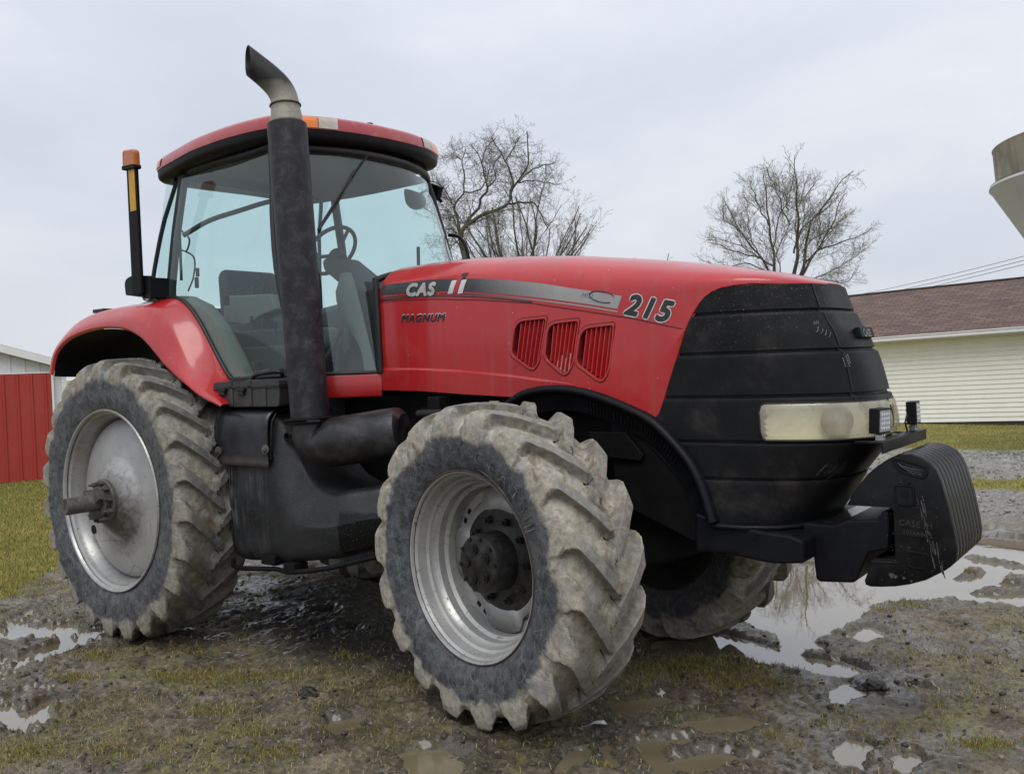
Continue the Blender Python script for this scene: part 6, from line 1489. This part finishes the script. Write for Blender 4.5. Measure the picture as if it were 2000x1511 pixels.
x,y=3.47,-.78; hh=float(field_at(np.array([x]),np.array([y]))[0][0]); mb=MB(); mb.add([(0,0,.012),(.05,.012,.02),(.075,.04,.012),(.045,.055,.022),(.01,.035,.016)],[(0,1,4),(1,3,4),(1,2,3)])
o=mb.build('plastic_scrap',simple('white_scrap',(.7,.7,.7),.5,0,.1),loc=(x,y,hh)); tag(o,'small white scrap lying in the mud against the near front tyre','litter')

# ================================================================== BUILDINGS
def frame(o,xd,up=(0,0,1)):
    x=Vector(xd).normalized(); z=Vector(up); z=(z-x*z.dot(x)).normalized(); y=z.cross(x)
    return Matrix(((x.x,y.x,z.x,o[0]),(x.y,y.y,z.y,o[1]),(x.z,y.z,z.z,o[2]),(0,0,0,1)))
MSIDE=simple('cream_vinyl_siding',(.86,.86,.79),.55,0,.05,2.5,(.62,.61,.52),.2,0,dscale=3)
MTRIM=simple('white_trim',(.72,.72,.72),.4,0,.06,6)
def mat_shingle():
    m,nt,out=newmat('brown_asphalt_shingles'); g=N(nt); co=g.coord((1,1,1),'UV')
    b=g.n('ShaderNodeTexBrick'); b.inputs['Scale'].default_value=1; b.inputs['Brick Width'].default_value=.30; b.inputs['Row Height'].default_value=.14; b.inputs['Mortar Size'].default_value=.016; b.inputs['Mortar Smooth'].default_value=.3; b.inputs['Bias'].default_value=-.2
    b.inputs['Color1'].default_value=(.10,.056,.040,1); b.inputs['Color2'].default_value=(.235,.142,.108,1); b.inputs['Mortar'].default_value=(.022,.014,.012,1); g.link(co,b.inputs['Vector'])  # near-black joints paint the shadow lines between shingle rows
    n=g.noise(.6,4,.6,co); n2=g.noise(9,4,.7,co); c=g.mix(g.ramp(n2,[(.35,0),(.7,.6)]),b.outputs[0],(.085,.065,.062)); c=g.mix(g.ramp(n,[(.4,0),(.7,.3)]),c,(.17,.11,.09))
    g.bsdf(out,c,.85,0,g.bump(g.math('ADD',b.outputs['Fac'],g.math('MULTIPLY',n2,-.6)),-.5,.02)); return m
def uvplane(name,P,uvs,mat,parent):
    me=bpy.data.meshes.new(name); me.from_pydata(P,[],[tuple(range(len(P)))]); uv=me.uv_layers.new(name='UVMap')
    for i,q in enumerate(uvs): uv.data[i].uv=q
    o=bpy.data.objects.new(name,me); COL.objects.link(o); me.materials.append(mat); o.parent=parent; return o
HM=frame((-.213,18.636,-.05),(.9991,-.0266,.0331))
hs=empty('house',mat=HM); tag(hs,'long low house with cream horizontal siding, white gutter and brown shingle roof behind the weights','house')
wl=MB(); X0,X1=-4.0,9.5; nC=19; ch_=2.02/nC
for k in range(nC):
    z0=.02+k*ch_; wl.add([(X0,-.024,z0),(X1,-.024,z0),(X1,-.006,z0+ch_),(X0,-.006,z0+ch_),(X0,0,z0),(X1,0,z0)],[(0,1,2,3),(4,5,1,0)])
wl.bx(X0,X1,.0,6,0.0,2.06); wo=wl.build('wall',MSIDE,hs)
MB().bx(X0-.01,X1,-.014,.06,-.9,.018).build('foundation',simple('dark_foundation',(.03,.03,.028),.9,0,.3),hs)
RY,RZ=4.1,3.50; EY,EZ=-.38,2.10
sl_=math.hypot(RY-EY,RZ-EZ)
uvplane('roof',[(X0-.3,EY,EZ),(X1,EY,EZ),(X1,RY,RZ),(X0-.3,RY,RZ)],[(0,0),(X1-X0+.3,0),(X1-X0+.3,sl_),(0,sl_)],mat_shingle(),hs)
MB().add([(X0-.3,RY,RZ-.01),(X1,RY,RZ-.01),(X1,8.6,EZ),(X0-.3,8.6,EZ)],[(0,1,2,3)]).build('back_roof',simple('shingle_back',(.1,.07,.06),.9),hs)
MB().bx(X0-.3,X1,RY-.10,RY+.10,RZ-.02,RZ+.025).build('ridge_cap',simple('dark_ridge_cap',(.045,.032,.03),.85,0,.2),hs)
gt=MB(); gt.bx(X0-.3,X1,EY-.10,EY,EZ-.10,EZ-.01); gt.bx(X0-.3,X1,EY-.115,EY+.0,EZ-.012,EZ+.012); gt.build('gutter',MTRIM,hs,bevel=.01)
MB().bx(X0-.3,X1,EY,-.02,EZ-.13,EZ-.10).build('soffit',MTRIM,hs)

# red and white metal shed at the left
right=Vector((.7902,.6119,-.0339))
BM_=frame((-10.67,2.435,-.05),(.39,.92,.0),Vector((0,0,1))-.03*right)
sh=empty('metal_shed',mat=BM_); tag(sh,'metal-clad farm shed with red lower panel and white gable behind the rear tyre','shed')
MWM=simple('white_ribbed_metal',(.60,.61,.61),.4,0,.07,1.5,(.4,.4,.38),.25,0,dscale=3); MRM=simple('red_ribbed_metal',(.34,.032,.024),.42,0,.10,1.3,(.33,.09,.07),.3,0,dscale=2)
xc=1.03; ra_=.32; rx=-4.5
def rake(x): return 2.03+ra_*((xc-x) if x>rx else (xc-rx)-(rx-x))
g2=MB(); g2.prism([(-10.0,-.3),(xc,-.3),(xc,rake(xc)),(rx,rake(rx)),(-10.0,rake(-10.0))],0,.15)
def ribs(mb,x0,x1,z0,z1fn,y,step=.225):
    x=x0
    while x<x1:
        z1=z1fn(x); mb.add([(x-.028,y,z0),(x-.012,y-.02,z0),(x+.012,y-.02,z0),(x+.028,y,z0),(x-.028,y,z1),(x-.012,y-.02,z1),(x+.012,y-.02,z1),(x+.028,y,z1)],[(0,1,5,4),(1,2,6,5),(2,3,7,6)]); x+=step
ribs(g2,-9.9,xc-.02,-.3,lambda x:rake(x),-.001); g2.build('gable_wall',MWM,sh)
d=MB(); d.bx(-6,.86,-.055,-.022,.03,1.885); ribs(d,-5.9,.84,.03,lambda x:1.885,-.056,.215); d.build('red_panel',MRM,sh)
tr=MB(); tr.bx(-6,.89,-.06,-.02,1.886,1.91); tr.bx(.861,.895,-.062,-.02,.03,1.886); tr.build('panel_trim',MTRIM,sh)
MB().bx(-10,xc,-.04,-.002,-.30,.028).build('base_board',simple('pale_base_board',(.38,.37,.34),.8,0,.2),sh)
tr=MB()
for q0,q1 in(((xc+.16,rake(xc+.16)),(rx,rake(rx))),((rx,rake(rx)),(-10.2,rake(-10.2)))): tr.prism([(q0[0],q0[1]-.06),(q0[0],q0[1]+.07),(q1[0],q1[1]+.07),(q1[0],q1[1]-.06)],-.16,-.08)
tr.bx(xc-.005,xc+.07,-.03,.10,-.3,rake(xc)-.03); tr.build('rake_trim',MTRIM,sh)
rf=MB(); rf.add([(xc+.2,-.14,rake(xc+.2)+.075),(rx,-.14,rake(rx)+.075),(rx,14,rake(rx)+.075),(xc+.2,14,rake(xc+.2)+.075),(-10.2,-.14,rake(-10.2)+.075),(-10.2,14,rake(-10.2)+.075)],[(0,1,2,3),(1,4,5,2)]); rf.build('roof',simple('white_roof_metal',(.5,.5,.5),.4,0,.1),sh)
MB().bx(xc-.1,xc,.15,14,-.3,2.03).build('side_wall',MWM,sh)

# pale cone-bottomed hopper at the right edge
hp=empty('cone_hopper',(5.123+.26,11.616+.20,-.05+.18)); tag(hp,'large grey cone-bottomed hopper with a stained yellow upper band above the house roof','hopper')
def lathe_z(prof_,n,name,mat,parent,sm=40):
    mb=MB(); m_=len(prof_)
    for k in range(n):
        a=2*PI*k/n
        for r_,z in prof_: mb.v.append((r_*math.cos(a),r_*math.sin(a),z))
    for k in range(n):
        for j in range(m_-1): mb.f.append((k*m_+j,((k+1)%n)*m_+j,((k+1)%n)*m_+j+1,k*m_+j+1))
    return mb.build(name,mat,parent,smooth=sm)
def mat_stain():
    m,nt,out=newmat('stained_yellow_fibreglass'); g=N(nt); co=g.coord(); n1=g.noise(1.6,5,.65,co,.3); st=g.noise(5,5,.65,g.coord((1,1,.25)))
    c=g.ramp(n1,[(.3,(.24,.22,.175)),(.7,(.42,.385,.30))]); c=g.mix(g.ramp(st,[(.45,0),(.7,.75)]),c,(.085,.08,.07)); g.bsdf(out,c,.6); return m
lathe_z([(.30,.55),(.30,.70),(2.24,3.985),(2.275,4.02),(2.262,4.06),(2.235,4.07)],96,'cone',simple('grey_cone_paint',(.55,.55,.55),.5,0,.06,1.2,(.3,.29,.27),.25,0,dscale=2),hp)
lathe_z([(2.17,4.02),(2.215,4.60),(2.225,4.615),(2.20,4.62)],96,'upper_band',mat_stain(),hp); lathe_z([(2.262,4.068),(2.20,4.085)],96,'band_seal',simple('yellow_seal',(.48,.45,.25),.6),hp)
lathe_z([(2.20,4.60),(1.2,4.9),(0.02,5.0)],64,'lid',simple('hopper_lid',(.35,.34,.3),.6),hp)
for k in range(4):
    a=k*PI/2+.659+PI/4; lg=MB(); lg.tube([(.95*math.cos(a),.95*math.sin(a),-.35),(.95*math.cos(a),.95*math.sin(a),1.80)],.07,12); lg.build('leg',simple('hopper_leg_steel',(.2,.2,.2),.5),hp)
tag(MB().tube([(-1.52,12.59,4.79),(-1.52,12.59,4.79)],.001,3).build('x',MDARK),None) if False else None

# overhead cables
CB=[((-13.069,57.041,5.453),(-.312,39.088,5.585)),((-13.072,57.03,5.18),(-.314,39.081,5.412)),((-13.075,57.021,4.976),(-.316,39.074,5.239))]
for (a,b),lab in zip(CB,('uppermost of the three thin overhead cables crossing the sky above the brown roof','middle one of the three thin overhead cables above the brown roof','lowest of the three thin overhead cables, closest to the brown ridge')):
    a=Vector(a); b=Vector(b); d=b-a; pts=[]
    for t in np.linspace(-.55,1.7,40): q=a+d*t; q.z-=.35*math.sin(PI*(t+.55)/2.25)-.22; pts.append(q)
    tag(MB().tube(pts,.013,5).build('overhead_cable',simple('cable_black',(.10,.10,.105),.6)),lab,'cable','overhead cables')
# ================================================================== BARE TREES
def rot_about(v,axis,a): return Matrix.Rotation(a,3,axis)@v
class Tree:
    def __init__(s,seed): s.r=random.Random(seed); s.big=MB(); s.twig=MB()
    def add(s,pts,r0,r1):
        n=len(pts); rr=[r0+(r1-r0)*(i/(n-1))**.8 for i in range(n)]
        (s.big if r0>.05 else s.twig).tube(pts,rr,7 if r0>.05 else (4 if r0>.02 else 3),caps=False)
    def grow(s,p,d,L,r,lev,wig,up,curve):
        R_=s.r; n=max(4,int(L/ (.13 if lev>1 else .20)))
        pts=[p.copy()]; q=p.copy(); dd=d.normalized(); bend=Vector((R_.uniform(-1,1),R_.uniform(-1,1),R_.uniform(-.6,1)))*curve
        for i in range(n):
            dd=(dd+Vector((R_.gauss(0,wig),R_.gauss(0,wig),R_.gauss(0,wig)+up))+bend/n).normalized(); q=q+dd*(L/n); pts.append(q.copy())
        s.add(pts,r,max(.0035,r*.35)); return pts
    def branchout(s,pts,r0,L0,lev,maxlev,den,ang,wig,up,curve,start=.15):
        R_=s.r; tot=len(pts)
        n=max(2,int(den*tot*(1-start)))
        for k in range(n):
            t=start+(1-start)*(k+R_.random())/n; i=min(tot-2,int(t*(tot-1))); p=pts[i]; d=(pts[i+1]-pts[i]).normalized()
            ax=d.orthogonal().normalized(); ax=rot_about(ax,d,R_.uniform(0,2*PI)); nd=rot_about(d,ax,R_.uniform(ang*.6,ang*1.3))
            ang2=ang*(1.25 if lev>1 else 1); nd=rot_about(d,ax,R_.uniform(ang2*.6,ang2*1.35)); L=L0*(1-.45*t)*R_.uniform(.55,1.2); r=max(.0048,r0*(.60-.2*t))
            q=s.grow(p,nd,L,r*.9,lev+1,wig*1.35,up,curve)
            if lev<maxlev: s.branchout(q,r,L*.52,lev+1,maxlev,den*(1.0 if lev<2 else .9),ang,wig,up,curve,.2)
    def finish(s,name,loc,label,mb,mt):
        e=empty(name,loc); tag(e,label,'tree'); s.big.build('trunk',mb,e,smooth=60); s.twig.build('crown',mt,e); return e
RT_=Vector((.79,.613,0)).normalized(); FW_=Vector((-.613,.79,0)); UP_=Vector((0,0,1))
MB1=simple('mossy_bark',(.075,.072,.048),.9,0,.35,4,(.10,.11,.04),.45); MT1=simple('twig_bark',(.17,.158,.14),.9,0,.3,3)
MB2=simple('grey_bark',(.095,.088,.078),.9,0,.3,4,(.09,.10,.04),.25); MT2=simple('grey_twig_bark',(.185,.172,.155),.9,0,.3,3)
def limb3d(t,poly,sc_,ox,oy,seed,dep=1.2,n=26):
    R_=random.Random(seed); a=R_.uniform(-dep,dep); P=smooth_curve([((x-ox)*sc_,-(y-oy)*sc_,0) for x,y in poly],n); out=[]
    for i,(u,v,_) in enumerate(P):
        out.append(RT_*u+UP_*v+FW_*(a*(i/n)**1.2*1.6+.12*math.sin(i*.9+seed)))
    return out
# gnarled tree: trunk and crooked limbs
def treeA():
    D=38; sc_=.93*D/1760/4.444; t=Tree(3); ox,oy=290,1190; b=Vector((0,0,0))
    up0=6.75
    S=lambda pl,k: [q+UP_*up0 for q in limb3d(t,pl,sc_,ox,oy,k)]
    trunk=[Vector((0,0,-.3)),Vector((.05,0,2)),Vector((0,.05,4.5)),UP_*up0+Vector((0,0,0))]; t.big.tube([Vector(q) for q in smooth_curve([tuple(q) for q in trunk],12)],[.34-.010*i for i in range(12)],10)
    limbs=[([(290,1190),(270,1060),(250,960),(230,780),(205,690),(300,570),(295,500),(312,400),(290,270),(330,150)],.13),
      ([(290,1190),(255,1000),(340,800),(440,700),(450,620),(520,530),(500,420),(480,300),(440,170),(380,90)],.17),
      ([(290,1190),(262,960),(350,860),(480,780),(600,760),(720,690),(735,590),(810,500),(900,370),(905,200),(900,70)],.20),
      ([(720,690),(850,690),(960,720),(1060,950)],.085),([(520,530),(600,450),(585,300),(640,190)],.08),([(735,590),(760,490),(690,300),(580,120)],.09),
      ([(810,500),(900,420),(1010,375),(1150,360)],.07),([(300,570),(420,560),(500,480),(560,300)],.07),([(350,860),(480,830),(620,770),(860,760)],.06),([(250,960),(160,900),(110,915),(40,1010)],.06),
      ([(205,690),(140,610),(40,590)],.06),([(250,960),(180,760),(120,720),(60,700)],.05),([(690,300),(760,220),(830,120)],.05),([(480,780),(560,840),(600,960),(580,1100)],.06),([(480,300),(520,150),(610,30)],.06),([(810,500),(930,490),(1050,520),(1180,560)],.05),([(290,270),(220,210),(180,200)],.045),([(255,990),(160,1080),(100,1200),(40,1300)],.05),([(230,780),(100,800),(-60,700),(-150,560)],.06),([(205,690),(100,500),(-20,430)],.06)]
    for i,(pl,r) in enumerate(limbs):
        r*=.60; pts=S(pl,i+5) if len(pl)>6 else S(pl,5+[0,1,2,2,1,2,2,0,2,0,0,0,2,2,1,2,0,0,0,0][i]); t.add(pts,r,.018)
        t.branchout(pts,max(.022,r*.34),1.55,1,3,1.05,1.0,.17,.035,.5,.14)
    return t
tA=treeA()
DA=38
def at(px,py,D):
    u=Vector((R[0][0],R[0][1],R[0][2]))*((px-1000)/1759.96); v=Vector((R[1][0],R[1][1],R[1][2]))*(-(py-755.5)/1759.96); w=Vector(R[2]); return Vector((5.8494,-4.3682,1.7258))+(u+v+w)*D
pA=Vector((-18.80,24.48,-.6))
eA=tA.finish('bare_tree',pA,'gnarled bare tree with crooked mossy limbs rising beside the cab windshield',MB1,MT1)
# fan of thin stems behind it
def treeB():
    t=Tree(21); R_=t.r
    for k in range(34):
        a=-1.25+2.5*(k+R_.random()*.8)/34; L=5.6*(1-.10*abs(a))*R_.uniform(.85,1.1); d=RT_*math.sin(a*.78)+UP_*(.95*math.cos(a*.78)+.12)+FW_*R_.uniform(-.35,.35)
        p=Vector((R_.uniform(-.5,.5),R_.uniform(-.5,.5),4.9)); r=R_.uniform(.035,.07); pts=t.grow(p,d,L,r,1,.06,.012,.4)
        t.branchout(pts,max(.018,r*.36),1.9,1,3,.70,.55,.08,.03,.35,.18)
    t.big.tube([Vector((0,0,-.3)),Vector((.1,0,2.5)),Vector((0,0,5.1))],[.42,.36,.34],10)
    return t
treeB().finish('bare_tree',(-18.9,28.8,-.8),'spreading bare tree with a fan of thin straight stems behind the hood',MB2,MT2)
# round-headed tree beyond the nose
def treeC():
    D=44; sc_=.92*D/1760/5.; t=Tree(8); ox,oy=960,1240; up0=5.6
    S=lambda pl,k: [q+UP_*up0 for q in limb3d(t,pl,sc_,ox,oy,k,1.6)]
    L=[([(930,1330),(810,1210),(790,950),(760,750),(750,600),(740,400),(720,250),(735,110)],.15),([(960,1330),(1000,1240),(1010,1000),(985,700),(960,550),(935,400),(900,230),(880,80)],.18),([(1010,1330),(1070,1240),(1100,1000),(1115,730),(1190,640),(1280,500),(1390,330),(1480,250)],.15),
     ([(1010,1330),(1080,1250),(1240,1010),(1400,770),(1480,620),(1540,450),(1600,380)],.13),([(1110,1120),(1280,980),(1420,940),(1560,890),(1700,850),(1850,770)],.09),([(900,1330),(760,1200),(620,980),(480,800),(400,630),(340,520),(300,410)],.12),([(800,1150),(640,1050),(480,1010),(300,960),(180,910),(70,880)],.09),([(880,1320),(740,1200),(540,1090),(350,1110),(220,1100),(130,1040)],.08),
     ([(1010,1000),(1060,850),(1120,740),(1240,640),(1400,530),(1540,400)],.09),([(985,700),(900,600),(850,480),(780,350),(640,150)],.07),([(790,950),(830,750),(850,620),(960,440),(1000,220)],.07),([(620,980),(560,860),(520,720),(500,520),(480,420)],.06),([(1050,1280),(1330,1290),(1520,1325),(1620,1310),(1700,1220)],.07),([(1200,1290),(1400,1190),(1500,1110),(1570,1040)],.06),([(1115,730),(1120,560),(1090,400),(1130,260)],.06),([(760,700),(650,560),(560,400),(490,280)],.07),([(1280,980),(1350,900),(1460,790),(1620,660)],.06),([(480,800),(360,700),(260,650),(220,560)],.055),([(1240,1010),(1290,820),(1300,640),(1340,480)],.06),([(960,550),(870,430),(790,390),(700,330)],.05),([(880,1280),(830,1000),(900,840),(1000,620)],.06),([(1100,1000),(1180,880),(1330,790),(1470,680)],.05),([(640,1050),(500,900),(330,800),(190,770)],.055),([(1030,900),(1060,560),(1190,380),(1300,240)],.05)]
    for i,(pl,r) in enumerate(L):
        r*=.62; pts=S(pl,30+i); t.add(pts,r,.015); t.branchout(pts,max(.022,r*.34),1.75,1,3,1.0,.62,.09,.035,.4,.12)
    t.big.tube([Vector((0,0,-.3)),Vector((0,.1,1.5)),Vector((0,0,3.2)),UP_*(up0-90*sc_)],[.45,.38,.36,.34],10)
    return t
pc_=at(1543,538,44)
treeC().finish('bare_tree',(pc_.x,pc_.y,pc_.z-5.6),'round-headed bare tree with upright forked limbs beyond the black nose',MB2,MT2)
# far hedge-tops: thin saplings
def sapling(loc,h,lab,seed,sp=.5):
    t=Tree(seed); R_=t.r
    for k in range(7):
        d=UP_+RT_*R_.uniform(-sp,sp)+FW_*R_.uniform(-sp,sp); p=Vector((R_.uniform(-.3,.3),R_.uniform(-.3,.3),-.2)); pts=t.grow(p,d,h*R_.uniform(.8,1.1),.05,1,.05,.02,.3); t.branchout(pts,.022,1.3,1,2,.5,.6,.08,.03,.3,.3)
    t.big.tube([Vector((0,0,-.4)),Vector((0,0,.8))],[.12,.10],8)
    e=t.finish('bare_sapling',loc,lab,MB2,MT2)
for px,py,D,lab,s in((1230,492,52,'thin bare sapling just showing over the middle of the hood',61),(1190,502,50,'low bare sapling beside the fan-shaped tree, tips over the hood',62),(88,690,70,'far bare scrub tips showing past the white gable',63)):
    q=at(px,py,D); sapling((q.x,q.y,-.8),q.z+.8,lab,s)

# ================================================================== LIGHT
w=bpy.data.worlds.new('World'); sc.world=w; w.use_nodes=True; nt=w.node_tree; nt.nodes.clear(); g=N(nt)
SUN_EL,SUN_AZ=math.radians(56),math.radians(150)
sky=g.n('ShaderNodeTexSky',sky_type='NISHITA'); sky.sun_disc=False; sky.sun_elevation=SUN_EL; sky.sun_rotation=SUN_AZ; sky.air_density=1; sky.dust_density=3
tc=g.n('ShaderNodeTexCoord'); mp=g.n('ShaderNodeMapping'); mp.inputs['Scale'].default_value=(1,1,2.2); g.link(tc.outputs['Generated'],mp.inputs[0])
n1=g.noise(1.25,5,.55,mp.outputs[0],.35); n2=g.noise(3.2,5,.55,mp.outputs[0],.5)
f=g.math('ADD',g.math('MULTIPLY',n1,.72),g.math('MULTIPLY',n2,.28))
cl=g.ramp(f,[(.34,(.70,.76,.865)),(.48,(.81,.855,.955)),(.62,(.94,.97,1.03))])
sk=g.mix(1.0,sky.outputs[0],(.09,.09,.09),'MULTIPLY'); col=g.mix(.90,sk,cl)
# slightly brighter overhead, as under cloud
Xn=g.xyz(tc.outputs['Generated']); zen=g.ramp(Xn[2],[(.0,.86),(.25,.95),(.6,1.10),(1.0,1.2)]); col=g.mix(1.0,col,zen,'MULTIPLY')
bg=g.n('ShaderNodeBackground'); g.link(col,bg.inputs[0]); bg.inputs[1].default_value=1.0; out=g.n('ShaderNodeOutputWorld'); g.link(bg.outputs[0],out.inputs[0])
sd=bpy.data.lights.new('sun','SUN'); sd.energy=1.5; sd.angle=math.radians(34); sd.color=(1,.97,.92); so=bpy.data.objects.new('sun',sd); COL.objects.link(so)
# a pale patch of cloud-covered sun stands high behind the camera
dv=Vector((math.sin(SUN_AZ)*math.cos(SUN_EL),math.cos(SUN_AZ)*math.cos(SUN_EL),math.sin(SUN_EL))); so.rotation_euler=dv.to_track_quat('Z','Y').to_euler(); so.location=(0,-10,20)
sc.view_settings.view_transform='Standard'; sc.view_settings.look='None'; sc.view_settings.exposure=0
sc.cycles.use_denoising=True; sc.cycles.max_bounces=8; sc.cycles.transparent_max_bounces=16; sc.cycles.caustics_reflective=False; sc.cycles.caustics_refractive=False
